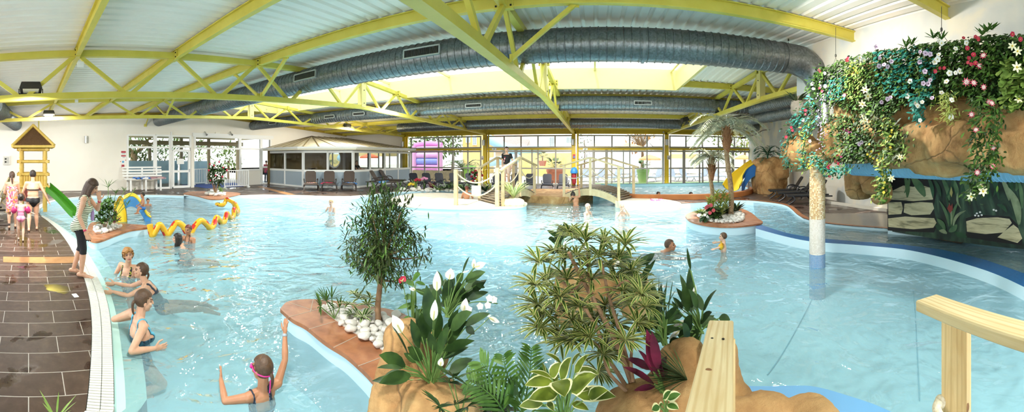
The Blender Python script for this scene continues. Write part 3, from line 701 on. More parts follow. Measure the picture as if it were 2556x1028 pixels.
far_tree(1815, 352, 48, 2.6, 'green tree behind the palm crown, beyond the grey roof', 260)
far_tree(1858, 352, 48, 2.4, 'yellowish bushy tree at the right end of the glazed wall', 260, mat('yellow leaf', '9a9a4a', .7))
def house(name, label, cat, x0, x1, ytop, Y, col, wins=(), roof=None, dep=3, cols=None):
    a, c = YW(x0, ytop, Y), YW(x1, ytop, Y); t = thing(name, label, cat, ((a.x + c.x) / 2, Y, .04))
    b = MB(); b.box(((a.x + c.x) / 2, Y + dep / 2, (a.z + .04) / 2), (c.x - a.x, dep, a.z - .04)); b.build('house_wall', mat(col[0], col[1], .8), t)
    for (u0, v0, u1, v1) in wins:
        p, q = YW(u0, v0, Y), YW(u1, v1, Y); b = MB(); b.box(((p.x + q.x) / 2, Y - .03, (p.z + q.z) / 2), (q.x - p.x, .08, p.z - q.z)); o = b.build('house_window', mat('window surround', 'f4f2ee', .5), t)
        b = MB(); w = (q.x - p.x) / 2 - .08
        for s in (-1, 1): b.box(((p.x + q.x) / 2 + s * (w / 2 + .02), Y - .08, (p.z + q.z) / 2), (w, .02, p.z - q.z - .16))
        b.build('pane', mat('grey pane', 'a9b0b2', .2), o)
    if roof:
        (rx0, ry0, rx1, ry1, back, col2) = roof; p, q = YW(rx0, ry0, Y - .4), YW(rx1, ry0, Y - .4); k = YW(1485, ry1, Y + back).z; b = MB()
        b.add([(p.x, Y - .4, p.z), (q.x, Y - .4, p.z), (q.x, Y + back, k), (p.x, Y + back, k), (p.x, Y - .4, p.z - .2), (q.x, Y - .4, p.z - .2)], [(0, 1, 2, 3), (4, 5, 1, 0), (5, 4, 3, 2)]); b.build('roof', col2, t)
    return t
def m_rooftile():
    m = bpy.data.materials.new('clay roof tile'); m.use_nodes = True; n = NT(m); b = n.n['Principled BSDF']; tc = n.new('ShaderNodeTexCoord')
    w = n.new('ShaderNodeTexWave', {'Vector': tc.outputs['Object'], 'Scale': 1.7, 'Distortion': .4}); n.l.new(n.ramp(w.outputs['Fac'], [(.2, 'b5654a'), (.5, 'd69a80'), (.8, 'f0d5c4')]), b.inputs['Base Color']); return m
RTILE = m_rooftile()
house('house', 'yellow and white building with outside stairs left of the first sliding door', 'building', 1155, 1216, 330, 44, ('ochre wall', 'e3c079'), [(1163, 338, 1174, 356), (1180, 338, 1190, 362)])
house('house', 'house with a red tiled roof behind the pale blue water slide', 'building', 1212, 1302, 374, 50, ('cream wall', 'efe6d8'), [], (1200, 376, 1308, 330, 7, RTILE))
house('house', 'large white house with shuttered windows behind the loungers', 'building', 1304, 1452, 320, 54, ('white house wall', 'f2efea'), [(1371, 341, 1384, 368), (1413, 341, 1429, 358)])
house('house', 'low building with a grey roof right of the bare tree', 'building', 1640, 1745, 362, 56, ('pale wall', 'e6e0d6'), [], (1630, 365, 1750, 350, 6, mat('grey roof', 'b5aaa0', .8)))
house('garden_wall', 'long yellow garden wall behind the potted palms', 'wall', 1300, 1440, 382, 40, ('yellow garden wall', 'eecf86'), dep=.4)['kind'] = 'structure'
def tent(x0, x1, yt, ye, Y, label):
    a, c = YW(x0, ye, Y), YW(x1, ye, Y); k = YW(1485, yt, Y + 2).z; t = thing('party_tent', label, 'tent', ((a.x + c.x) / 2, Y, .04), 0, 'yellow tents beyond the glass')
    b = MB(); m_ = V(((a.x + c.x) / 2, Y + 2, k)); q = [V((a.x, Y, a.z)), V((c.x, Y, a.z)), V((c.x, Y + 4, a.z)), V((a.x, Y + 4, a.z))]
    b.add(q + [m_] + [p - V((0, 0, .5)) for p in q], [(0, 1, 4), (1, 2, 4), (2, 3, 4), (3, 0, 4), (0, 5, 6, 1), (1, 6, 7, 2), (2, 7, 8, 3), (3, 8, 5, 0)]); b.build('canopy', mat('yellow canvas', 'f1cf8c', .8), t)
    for p in q: b = MB(); b.tube([(p.x, p.y, .04), (p.x, p.y, a.z)], .05, 6); b.build('pole', WHITE, t)
tent(1462, 1530, 356, 367, 40, 'yellow canvas tent behind the right bridge rail'); tent(1528, 1612, 356, 367, 42, 'yellow canvas tent left of the bare tree'); tent(1672, 1740, 372, 385, 42, 'yellow canvas tent right of the downpipe column')
def parasol(x, y, Y, rr, col, label):
    p = YW(x, y, Y); t = thing('parasol', label, 'parasol', (p.x, p.y, .04), 0, 'orange parasols on the terrace')
    b = MB(); b.lathe([(rr, p.z - .28), (rr * .98, p.z - .1), (rr * .55, p.z + .12), (.03, p.z + .3)], (p.x, p.y, 0), 16); b.build('canopy', mat(*col), t)
    b = MB(); b.tube([(p.x, p.y, .04), (p.x, p.y, p.z + .2)], .04, 6); b.build('pole', WHITE, t)
parasol(1622, 393, 36, 1.15, ('orange canvas', 'eba36a', .8), 'orange parasol above the green pot'); parasol(922, 389, 36, 1.2, ('red canvas', 'e0673c', .8), 'red parasol seen through the pavilion glass'); parasol(1855, 392, 38, 1.0, ('orange canvas', 'eba36a', .8), 'orange parasol behind the palm trunks')
tent(885, 960, 372, 382, 44, 'yellow canvas tent seen through the pavilion')
# inflatable
a, c = YW(1031, 364, 33), YW(1107, 415, 33); t = thing('bouncy_castle', 'pink and purple striped inflatable castle behind the left panes', 'bouncy castle', ((a.x + c.x) / 2, 33, .04))
n_ = 5; zs = [lerp(.12, a.z, k / n_) for k in range(n_ + 1)]; ck = ['8d8fd8', 'd98ac8', '7f8ad6', 'dba0d2', 'd49ad0']
for k in range(n_): b = MB(); zc = (zs[k] + zs[k + 1]) / 2; h = (zs[k + 1] - zs[k]) / 2; b.tube([(a.x + .4, 33, zc), (c.x - .4, 33, zc)], h * 1.05, 14); b.build('air_tube', mat('inflatable ' + ck[k], ck[k], .4), t)
for q in (a.x + .25, c.x - .25): b = MB(); b.tube([(q, 32.7, .05), (q, 32.7, a.z)], .28, 12); b.build('side_tube', mat('inflatable side', 'e0a2c9', .4), t)
b = MB(); b.tube(curve([(a.x + .2, 33, a.z), ((a.x + c.x) / 2, 33, a.z + .15), (c.x - .2, 33, a.z)], 6), .3, 12); b.build('arch_tube', mat('inflatable arch', 'd879c0', .4), t)
# outside water slide tube
b = MB(); l = [YW(x, y, Y) for x, y, Y in ((1213, 343, 41), (1245, 360, 41), (1275, 373, 41), (1310, 376, 42), (1350, 371, 43))]; b.tube(curve(l, 5), .55, 14)
t = thing('water_slide', 'pale blue outdoor water slide tube in front of the red tiled roof', 'water slide', (l[2].x, l[2].y, .04)); b.build('slide_tube', mat('pale blue tube', 'a9d2e6', .4), t)
b = MB(); l = [YW(x, y, Y) for x, y, Y in ((1222, 405, 39), (1255, 400, 39), (1295, 394, 39.5))]; b.tube(curve(l, 5), .5, 14); b.build('slide_tube', mat('pale blue tube'), t)
for x in (1235, 1290): p = YW(x, 380, 41); b = MB(); b.tube([(p.x, p.y, .04), (p.x, p.y, 3.2)], .09, 8); b.build('support', WHITE, t)
# pots with palms on the terrace
PALMG = mat('palm green', '4a5e2c', .55, 0, (3, '66783c', .4))
def palm_head(b, c, L, n, W=.1, lo=-.3, hi=1.0, fans=False, rnd=R):
    for k in range(n):
        an = 2 * pi * k / n + rnd.uniform(-.2, .2); el = rnd.uniform(lo, hi); d = V((cos(an) * cos(el), sin(an) * cos(el), sin(el))); p0 = V(c); tip = p0 + d * L * .55
        b.tube([p0, tip], [.012, .008], 4)
        for j in range(9): f = (j - 4) / 4; dd = (d + d.cross(V((0, 0, 1))).normalized() * f * 1.1).normalized(); b.leaf(tip, dd, L * .5 * (1 - abs(f) * .25), W, .4, .05, 2)
def pot(x, y, Y, rt, h, col, label, palm, pl, grp='potted palms on the terrace'):
    p = YW(x, y, Y); t = thing('potted_palm', label, 'potted palm', (p.x, p.y, p.z), 0, grp)
    b = MB(); b.lathe([(rt * .68, 0), (rt * .93, h * .8), (rt, h * .82), (rt, h), (rt * .9, h), (rt * .88, h * .9), (.02, h * .9)], p, 20); b.build('pot', mat(*col), t)
    b = MB(); q = p + V((0, 0, h + palm * .35)); b.tube([p + V((0, 0, h * .88)), q], .07, 7); b.build('trunk', BARK, t)
    b = MB(); palm_head(b, q, pl, 16); b.build('fronds', PALMG, t)
pot(1605, 455, 29.5, .54, 1.08, ('lime pot', 'a4c27c', .5), 'tall lime green pot with a fan palm outside the right sliding door', .5, .85)
pot(1385, 456, 29.5, .72, 1.12, ('terracotta pot', 'c1765c', .7), 'large terracotta pot with a fan palm behind the loungers', .5, 1.0)
pot(1354, 414, 38, .45, .55, ('terracotta pot',), 'smaller terracotta pot with a palm raised on the yellow wall terrace', 1.3, 1.1)
pot(1316, 437, 42, .6, 1.1, ('pink pot', 'dd9cc0', .5), 'pink pot with a spiky palm behind the man on the bridge', 1.8, 1.2)
p = YW(1157, 430, 32); t = thing('garden_palm', 'feathery palm growing outside right of the inflatable', 'palm', (p.x, p.y, .04))
b = MB(); b.tube([(p.x, p.y, .04), (p.x, p.y, .8)], .22, 9); b.build('trunk', BARK, t)
def frond(b, p, d, L, droop, n=12, lw=.03, ll=.3, rib=.015, mi=0, rnd=R, seg=7):
    """feather frond: drooping rib with leaflets on both sides"""
    p = V(p); d = V(d).normalized(); ps = [p.copy()]
    for i in range(seg): dd = (d - V((0, 0, 1)) * droop * (i / seg) * 1.4).normalized(); p = p + dd * L / seg; ps.append(p.copy())
    b.tube(ps, [rib * (1 - .8 * i / seg) for i in range(seg + 1)], 4, mi=mi)
    for k in range(n):
        t = .12 + .88 * k / n; i = min(int(t * seg), seg - 1); q = ps[i].lerp(ps[i + 1], t * seg - i); tg = (ps[i + 1] - ps[i]).normalized(); sd = tg.cross(V((0, 0, 1))); sd = sd.normalized() if sd.length > .01 else V((1, 0, 0))
        l = ll * (sin(pi * min(.15 + t * .8, 1)) ** .6)
        for s in (-1, 1): b.leaf(q, sd * s + tg * .75 + V((0, 0, rnd.uniform(-.1, .2))), l, lw, .45, .1, 2, mi=mi)
b = MB()
for k in range(14): an = k * 2.4; el = R.uniform(.1, 1.1); frond(b, (p.x, p.y, .8), (cos(an) * cos(el), sin(an) * cos(el), sin(el)), 2.2, .9, 16, .13, .6, .04)
b.build('fronds', PALMG, t)
# green wheelie bin, reed screen
p = YW(1172, 458, 29); t = thing('wheelie_bin', 'lime green waste bin outside the glass behind the loungers', 'bin', (p.x, p.y, .04))
b = MB(); b.add([(p.x + x * s, p.y + y * s, z) for z, s in ((.04, .8), (1.25, 1)) for x, y in ((-.4, -.35), (.4, -.35), (.4, .35), (-.4, .35))], [(0, 1, 5, 4), (1, 2, 6, 5), (2, 3, 7, 6), (3, 0, 4, 7), (4, 5, 6, 7), (3, 2, 1, 0)]); b.build('bin_body', mat('lime plastic', '93bf58', .45), t)
b = MB(); b.box((p.x, p.y, 1.3), (.9, .8, .1)); b.box((p.x, p.y + .4, 1.32), (.9, .1, .14)); b.build('lid', mat('lime plastic'), t)
a, c = YW(1030, 425, 28), YW(1150, 425, 28); b = MB()
n_ = 150
for k in range(n_): x = lerp(a.x, c.x, k / n_); b.box((x, 28 + .02 * (k % 2), (a.z + .04) / 2 + R.uniform(-.04, .04)), (.05, .03, a.z))
t = thing('reed_screen', 'pale reed screen low outside the left glazed bay', 'reed screen', ((a.x + c.x) / 2, 28, .04)); b.build('reeds', mat('dry reed', 'b8a88c', .9, 0, (4, '94866c', .5)), t)
# ================================================================== sun loungers
def make_lounger(label, group, fm, sm, s=1.15):
    t = thing('sun_lounger', label, 'sun lounger', (0, 0, 0), 0, group)
    b = MB(); w = .33
    for sx in (-1, 1): b.tube([V((sx * w, y, z)) * s for y, z in ((-1.0, .33), (-.3, .35), (.35, .34), (.8, .33))], .03 * s, 8)
    for y in (-1.0, -.3, .25): b.tube([V((-w, y, .33)) * s, V((w, y, .33)) * s], .025 * s, 6)
    b.build('frame', fm, t, False)
    for sx in (-1, 1):
        for y0, y1 in ((-.8, -1.02), (.35, .5)):
            b = MB(); b.tube(curve([V((sx * w, y0, .33)) * s, V((sx * (w + .05), y0 * .93, .2)) * s, V((sx * (w + .07), y1, .0)) * s], 3), .03 * s, 8); b.build('leg', fm, t, False)
        b = MB(); b.tube(curve([V((sx * w, -.12, .34)) * s, V((sx * (w + .05), -.02, .52)) * s, V((sx * (w + .05), .22, .57)) * s, V((sx * (w + .02), .42, .5)) * s], 4), .028 * s, 8, flat=.8); b.build('armrest', fm, t, False)
    def pad(y0, z0, y1, z1, th, n=5):
        k = MB(); d = V((0, y1 - y0, z1 - z0)); L = d.length; d.normalize(); up = V((1, 0, 0)).cross(d); vs = []; ww = .3
        prof = [(-ww, .06), (-ww * .8, 0), (ww * .8, 0), (ww, .06), (ww, L - .1), (ww * .72, L), (-ww * .72, L), (-ww, L - .1)]
        for o in (-th / 2, th / 2): vs += [(V((0, y0, z0)) + V((x, 0, 0)) + d * l + up * o) * s for x, l in prof]
        m = len(prof); k.add(vs, [tuple(range(m - 1, -1, -1)), tuple(range(m, 2 * m))] + [(i, (i + 1) % m, m + (i + 1) % m, m + i) for i in range(m)]); return k
    pad(-1.02, .36, .2, .38, .035).build('seat', sm, t, False)
    pad(.22, .4, .6, .98, .035).build('backrest', sm, t, False)
    return t
BRN = mat('brown plastic', '463c36', .4); BRS = mat('brown mesh seat', '54463d', .6, 0, bump=(200, .3)); NVY = mat('black plastic', '15171c', .45); NVS = mat('navy mesh seat', '151a26', .7, 0, bump=(200, .3)); BLK = mat('black lounger mesh', '1c1d1f', .45)
def place(first, loc, rz, label, used=[]):
    if first.name in used: return dup(first, loc, rz, label)
    used.append(first.name); first.location = loc; first.rotation_euler = (0, 0, rz); first['label'] = label; return first
def radial(p): return V((p.x, p.y, 0)).normalized()
g = make_lounger('', 'brown loungers by the pavilion', BRN, BRS)
for x, y, ph, w in ((776, 477, 182, 'left one of the three facing the pool, under a patterned towel'), (822, 477, 180, 'middle one of three facing the pool, with a red towel'), (871, 477, 178, 'right one of three facing the pool, with a blue towel'),
                    (950, 468, 252, 'turned sideways beside the pavilion with a blue towel'), (972, 463, 252, 'turned sideways, behind the one with blue towel')):
    p = P(x, y, DZ)
    if ph < 200: p = p + radial(p) * 1.1
    place(g, p, face(p, ph), f'dark brown sun lounger {w}')
g = make_lounger('', 'navy loungers by the glazed wall', NVY, NVS, .95)
for x, y, ph, w in ((1036, 467, 196, 'first from the yellow pavilion column'), (1068, 467, 196, 'second from the yellow pavilion column'), (1100, 467, 196, 'third from the yellow pavilion column, behind green leaves'), (1136, 467, 196, 'half hidden by the rope post'), (1176, 468, 196, 'in front of the lime bin'),
                    (1240, 472, 180, 'left of the man on the bridge'), (1287, 472, 182, 'right behind the man on the bridge'), (1323, 474, 178, 'first right of the man, facing the pool'), (1366, 475, 180, 'in front of the terracotta pot'), (1406, 475, 180, 'beside the red rescue float column')):
    p = P(x, y, DZ)
    if ph < 190: p = p + radial(p) * .9
    p = V((p.x, min(p.y, YG - 1.3), DZ)); place(g, p, face(p, ph), f'navy sun lounger {w}')
g = make_lounger('', 'black loungers on the right deck', NVY, BLK, 1.0)
for x, y, w in ((1972, 492, 'farthest of three black ones beside the rock tower'), (1998, 499, 'middle of three black ones on the right deck'), (2026, 508, 'nearest of three black ones, partly behind the mosaic column')):
    p = P(x, y, RZ); place(g, p, face(p, 100), f'sun lounger, {w}')
g = make_lounger('', 'grey loungers on the terrace', mat('grey frame', 'a9adb4', .5), mat('grey slats', '9ba1ac', .6), 1.1)
for x, ph, w in ((1456, 150, 'behind the left posts of the right bridge'), (1496, 150, 'behind the apex of the right bridge'), (1537, 150, 'behind the right bridge handrail'), (1577, 150, 'left of the lime green pot'), (1640, 150, 'right of the lime green pot'), (1682, 210, 'first right of the downpipe column'), (1711, 210, 'second right of the downpipe column'), (1754, 150, 'left of the thin palm trunk'), (1790, 210, 'between the two palm trunks')):
    p = YW(x, 454, 31); p.z = .05; place(g, p, face(p, ph), f'grey terrace lounger {w}')
# ---- towels
def towel(p, s, cols, label, z=.42, seed=1, grp='towels on the loungers', cat='towel'):
    b = MB(); rr = random.Random(seed); n = 12; vs = []
    for i in range(n):
        for j in range(n):
            u, v = i / (n - 1) - .5, j / (n - 1) - .5; h = .05 + .05 * NZ.noise(V((u * 5 + seed, v * 5, seed))) + .04 * NZ.noise(V((u * 11 + seed, v * 11, 2)))
            e = max(abs(u), abs(v)); vs.append(V((u * s[0] * (1 + .2 * NZ.noise(V((v * 4, seed, 1)))), v * s[1] * (1 + .3 * NZ.noise(V((u * 4, seed, 7)))), h - max(0, e - .4) * .9)))
    b.add([V(p) + V((0, 0, z)) + k for k in vs], [(i * n + j, (i + 1) * n + j, (i + 1) * n + j + 1, i * n + j + 1) for i in range(n - 1) for j in range(n - 1)])
    for k in range(len(b.m)): b.m[k] = int(abs(NZ.noise(V((k % (n - 1) * .45, k // (n - 1) * .45, seed)))) * 5) % len(cols)
    tag(b.build('towel', [mat('cloth ' + c, c, .9) for c in cols]), label, cat, grp)
for x, y, cols, w, sd in ((776, 464, ('e8c8c0', 'd9a06a', 'c55a6a'), 'crumpled pink and orange patterned towel on the left pavilion lounger', 1), (818, 465, ('c23b58', 'b03050'), 'crumpled red towel on the middle pavilion lounger', 2), (874, 463, ('3a7ec8', 'e9e9ee', '4a3550'), 'crumpled blue and white towel on the right pavilion lounger', 3), (955, 453, ('3f8fd8', 'dfe8f0'), 'blue towel hanging on the sideways pavilion lounger', 4)):
    p = P(x, 477, DZ) + radial(P(x, 477, DZ)) * (.8 if x < 900 else 2.3); towel(p, (.75, .55), cols, w, .4, sd)
p = P(1370, 438, 1.0); 
# ================================================================== pavilion
PV = [V((XL + .05, 16.9, 0)), V((-17.4, 16.6, 0)), V((-14.6, 18.4, 0)), V((-14.6, YG - .15, 0))]
t = thing('glazed_pavilion', 'white framed glazed pavilion with a fan shaped cream roof in the back corner', 'pavilion', (-17.5, 20, DZ))
zt_, zm_ = 2.55, 1.22
for k, n_ in ((0, 2), (1, 2), (2, 4)):
    a, c = PV[k], PV[k + 1]; d = (c - a).normalized(); L = (c - a).length; b = MB()
    for z, h in ((DZ + .06, .12), (zm_, .14), (zt_ - .06, .16)): b = MB(); b.beam(a + V((0, 0, z)), c + V((0, 0, z)), .1, h); b.build('rail', WHITE, t)
    for j in range(n_ + (k == 2)):
        p = a.lerp(c, j / n_); b = MB(); b.beam(p + V((0, 0, DZ)), p + V((0, 0, zt_)), .16 if j in (0, n_) else .11, .13); b.build('post', WHITE, t)
    b = MB(); b.beam(a.lerp(c, .005) + V((0, 0, (zm_ + DZ) / 2)), a.lerp(c, .995) + V((0, 0, (zm_ + DZ) / 2)), .04, zm_ - DZ); b.build('lower_panel', mat('grey blue panel', 'a3b1bb', .45), t)
    b = MB(); b.beam(a.lerp(c, .005) + V((0, 0, (zm_ + zt_) / 2)), a.lerp(c, .995) + V((0, 0, (zm_ + zt_) / 2)), .012, zt_ - zm_); b.build('pane', m_glass('pavilion glass', (.8, .83, .82, 1), .3) if 'pavilion glass' not in bpy.data.materials else bpy.data.materials['pavilion glass'], t)
ap = V((XL + .1, 21.4, 3.9)); ap2 = V((XL + .1, YG - .1, 3.9)); ev = [V((XL + .05, 16.3, 2.75)), V((-17.3, 16.0, 2.75)), V((-14.1, 18.1, 2.75)), V((-14.05, YG - .1, 2.75))]
b = MB(); b.add([ap, ap2] + ev, [(0, 3, 2), (0, 4, 3), (0, 5, 4), (0, 1, 5)]); b.strip([p - V((0, 0, .16)) for p in ev], ev); b.build('roof', mat('cream roof sheet', 'e6e0c8', .5), t, smooth=0)
def along(q, f):
    L = [(q[i + 1] - q[i]).length for i in range(len(q) - 1)]; d = f * sum(L)
    for i, l in enumerate(L):
        if d <= l or i == len(L) - 1: return q[i].lerp(q[i + 1], d / l)
        d -= l
for k in range(15):
    e = along(ev, k / 14); top = ap if k < 9 else ap.lerp(ap2, (k - 8) / 6); b = MB(); b.beam(top + V((0, 0, .015)), e + V((0, 0, .015)), .035, .03); b.build('roof_rib', mat('roof rib', '7d7052', .5), t)
b = MB(); b.beam(ev[0], ev[1], .1, .12); b.beam(ev[1], ev[2], .1, .12); b.beam(ev[2], ev[3], .1, .12); b.build('gutter', WHITE, t)
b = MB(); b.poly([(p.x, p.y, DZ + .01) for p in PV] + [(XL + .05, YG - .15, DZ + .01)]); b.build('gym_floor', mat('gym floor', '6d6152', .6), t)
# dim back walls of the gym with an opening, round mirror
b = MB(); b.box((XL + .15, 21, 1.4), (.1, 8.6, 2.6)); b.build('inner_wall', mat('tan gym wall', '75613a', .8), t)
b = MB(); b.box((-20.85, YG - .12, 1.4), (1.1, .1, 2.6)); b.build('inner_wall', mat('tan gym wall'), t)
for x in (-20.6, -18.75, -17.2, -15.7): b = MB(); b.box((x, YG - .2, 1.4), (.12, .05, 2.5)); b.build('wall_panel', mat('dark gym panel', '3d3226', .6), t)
p = XW(842, 389, XL + .25); p = V((XL + .4, 24.2, 2.05)); t2 = thing('round_mirror', 'round mirror with a white rim on the pavilion back wall', 'mirror', (XL + .35, 24.2, 2.05))
b = MB(); b.tube([(XL + .22, 24.0, 2.0), (XL + .36, 24.0, 2.0)], .85, 32); b.build('rim', WHITE, t2); b = MB(); b.tube([(XL + .36, 24.0, 2.0), (XL + .38, 24.0, 2.0)], .72, 32); b.build('mirror_glass', mat('mirror', 'dfe5e5', .03, 1.0), t2)
b = MB()
for z in (1.18, 2.58): b.box((XL + 3.65, YG + .1, z), (4.6, .1, .08))
for x in (1.39, 2.5, 3.65, 4.8, 5.91): b.box((XL + x, YG + .1, 1.88), (.08, .09, 1.4))
o = struct('window_8', b, GREYF); b = MB(); b.box((XL + 3.65, YG + .12, 1.88), (4.6, .012, 1.4)); b.build('pane', GLASS, o)
def gym_bike(p, rz, label):
    t = thing('exercise_bike', label, 'exercise bike', p, rz, 'machines inside the pavilion')
    b = MB(); b.beam((0, -.5, .06), (0, .6, .06), .12, .08); b.tube([(0, .35, .1), (0, .45, 1.15)], .06, 8); b.tube([(0, -.3, .1), (0, -.35, .8)], .05, 8); b.tube([(-.3, .45, 1.2), (0, .5, 1.15), (.3, .45, 1.2)], .03, 6); b.build('bike_frame', NVY, t, False)
    b = MB(); b.tube([(-.06, .3, .42), (.06, .3, .42)], .32, 18); b.build('flywheel', mat('flywheel', '3b3b3b', .4), t, False)
    b = MB(); b.ell((0, -.36, .85), (.14, .2, .06)); b.build('saddle', mat('teal saddle', '3a9aa0', .5), t, False)
gym_bike((-16.4, 18.7, DZ + .01), 1.2, 'exercise bike with a teal saddle behind the pavilion window'); gym_bike((-18.6, 18.6, DZ + .01), .8, 'dark exercise machine in the left pavilion window'); gym_bike((-15.7, 20.6, DZ + .01), 2.0, 'exercise bike under the seated man in black')
# ================================================================== glazed entrance in the left wall
def lw(x): return Yx(x)
def lz(x, y): return XW(x, y, XL).z
def lwall_frame(b, x0, x1, ys, xs, x=XL, w=.12):
    ya, yb = lw(x0), lw(x1)
    for z in ys: b.box((x, (ya + yb) / 2, z), (.14, yb - ya, w))
    for q in xs: b.box((x, lw(q), (ys[0] + ys[-1]) / 2), (.122 + .0007 * (q % 9), w, abs(ys[-1] - ys[0]) - .003))
b = MB(); lwall_frame(b, 318, 386, (zt, 2.74, 1.08), (318.5, 385)); o = struct('window_5', b, WHITE)
b = MB(); b.box((XL - .02, (lw(318) + lw(386)) / 2, (zt + 1.08) / 2), (.012, lw(386) - lw(318), zt - 1.08)); b.build('pane', GLASS, o)
b = MB(); lwall_frame(b, 389, 425, (zt, 2.74, 1.2, .16), (389, 424)); o = struct('window_6', b, WHITE)
b = MB(); b.box((XL - .02, (lw(386) + lw(425)) / 2, (zt + DZ) / 2), (.012, lw(425) - lw(386), zt - DZ)); b.build('pane', GLASS, o)
b = MB(); lwall_frame(b, 428, 476, (zt, 2.8), (428.5, 475)); b.box((XL, lw(426.3), 1.9), (.3, .05, 3.7)); lwall_frame(b, 431, 472, (2.55, 1.2, .2), (431, 471), XL + .06, .15); o = struct('door_1', b, WHITE)
b = MB(); b.box((XL, (lw(426) + lw(476)) / 2, (zt + DZ) / 2), (.012, lw(476) - lw(426), zt - DZ)); b.build('pane', GLASS, o)
b = MB(); b.box((XL + .1, lw(449), 1.85), (.02, .5, .35)); b.build('notice', WHITE, o); b = MB(); b.tube([(XL + .14, lw(470.5), 1.15), (XL + .14, lw(470.5), 1.35)], .03, 6); b.build('door_handle', mat('steel handle', 'aaaaaa', .3, .8), o)
b = MB(); lwall_frame(b, 485, 597, (zt, 2.72), (486, 597)); lwall_frame(b, 602, 650, (zt, 2.72, 1.2), (600, 650)); lwall_frame(b, 653, 675, (zt, 2.72, 1.38, .16), (653, 675)); o = struct('window_7', b, WHITE)
b = MB(); b.box((XL - .02, (lw(485) + lw(676)) / 2, (zt + 2.72) / 2), (.012, lw(676) - lw(485), zt - 2.72)); b.box((XL - .02, (lw(600) + lw(676)) / 2, 1.5), (.012, lw(676) - lw(600), 2.5)); b.build('pane', GLASS, o)
b = MB(); b.box((XL + .07, (lw(485) + lw(676)) / 2, 3.62), (.14, lw(676) - lw(485) + .3, .24)); struct('trim_7', b, WHITE)
# outer lobby beyond: roof, posts, pale blue dwarf walls, garden
b = MB(); b.box((XL - 3.2, 11.3, 3.75), (6, 14.5, .12)); struct('ceiling_lobby', b, mat('cream soffit', 'ddd2b0', .7))
for y in (4.6, 7.2, 9.6, 12.4, 15.0, 18): b = MB(); b.box((XL - 6.0, y, 1.9), (.22, .22, 3.7)); tag(b.build('lobby_post', mat('tan post', '8f8468', .7)), 'tan post of the lobby seen through the entrance glass', 'post', 'tan lobby posts')
b = MB(); b.box((XL - 6.0, 11.3, 3.3), (.2, 14.5, .35)); tag(b.build('lobby_beam', mat('tan post')), 'tan beam of the lobby seen through the entrance glass', 'beam')
b = MB(); b.box((XL - 4.5, 7.6, .95), (.3, 7.5, 1.8)); b.box((XL - 3.2, 12.2, .95), (.25, 2.2, 1.75)); struct('wall_lobby', b, mat('pale blue lobby wall', '9cc3d8', .6))
b = MB(); b.box((XL - 3.5, 11.3, .08), (6.5, 14.5, .04)); struct('floor_lobby', b, mat('lobby floor', '6f675c', .4))
b = MB(); b.prism([(XL + .9, 11.1), (XL + .9, 14.0), (XL - 2.5, 15.5), (XL - 2.5, 10.8)], DZ + .004, DZ + .012); tag(b.build('blue_mat', mat('blue mat', '3f5fb0', .8, 0, (30, '34509a', .4))), 'blue wet room mat in the entrance passage', 'mat')
for y, z, r_, l in ((6.4, 2.0, 1.5, 'dark leafy shrub behind the bench window'), (8.2, 2.4, 1.6, 'green shrub behind the door glass'), (10.2, 2.4, 1.6, 'pale green shrub right of the glass door'), (13.4, 2.3, 1.7, 'green shrub behind the entrance passage'), (16.4, 2.2, 1.5, 'shrub behind the passage window')):
    t = thing('garden_shrub', l, 'shrub', (XL - 8.2, y + 2, .04), 0, 'shrubs behind the entrance'); b = MB(); b.tube([(XL - 8.2, y + 2, .04), (XL - 8.2, y + 2, 1.8)], .12, 6); b.build('stem', BARK, t); b = MB(); crown(b, (XL - 8.2, y + 2, z), r_, 330, .5, .2); b.build('foliage', LEAFG, t)
t = thing('garden_pine', 'spreading tree with a forked trunk behind the bench window', 'tree', (XL - 7.4, 8.6, .04)); b = MB()
b.tube([(XL - 7.4, 8.6, 0), (XL - 7.4, 8.7, 2.4)], .3, 8); b.tube([(XL - 7.4, 8.7, 2.4), (XL - 7.4, 7.6, 3.6)], .16, 6); b.tube([(XL - 7.4, 8.7, 2.4), (XL - 7.4, 10.2, 3.5)], .16, 6); b.build('trunk', mat('pale bark', 'b99a78', .9), t)
b = MB(); crown(b, (XL - 7.4, 8.8, 4.4), 2.2, 260, .5, .16, .45); b.build('foliage', LEAFG, t)
# bench
bp = P(352, 477, DZ); t = thing('bench', 'white slatted bench under the left window, strewn with clothes', 'bench', (XL + .75, lw(352), DZ - .004), -pi / 2)
Lb = 2.55
for k in range(4): b = MB(); b.box((0, -.28 + k * .17, .72), (Lb, .12, .05)); b.build('seat_slat', WHITE, t, False)
for k in range(4): b = MB(); b.box((0, -.45 - k * .03, .88 + k * .17), (Lb, .04, .1)); b.build('back_slat', WHITE, t, False)
for sx in (-.95, 0, .95): b = MB(); b.beam((sx, .22, 0), (sx, .2, .7), .1, .08); b.beam((sx, -.5, 0), (sx, -.55, 1.42), .1, .06); b.beam((sx, -.5, .66), (sx, .25, .66), .06, .08); b.build('leg', WHITE, t, False)
for dy, cols, w, sd in ((-.2, ('3f74c4', 'e6e6ea', '3a3f5a'), 'blue and white swimwear heap on the white bench', 5), (.75, ('b58d92', '9a8088', 'd0b8b4'), 'crumpled mauve checked cloth at the right end of the bench', 6)):
    towel((XL + .8, lw(352) + dy, DZ), (.6, 1.0), cols, w, .76, sd, 'clothes on the bench', 'clothes')
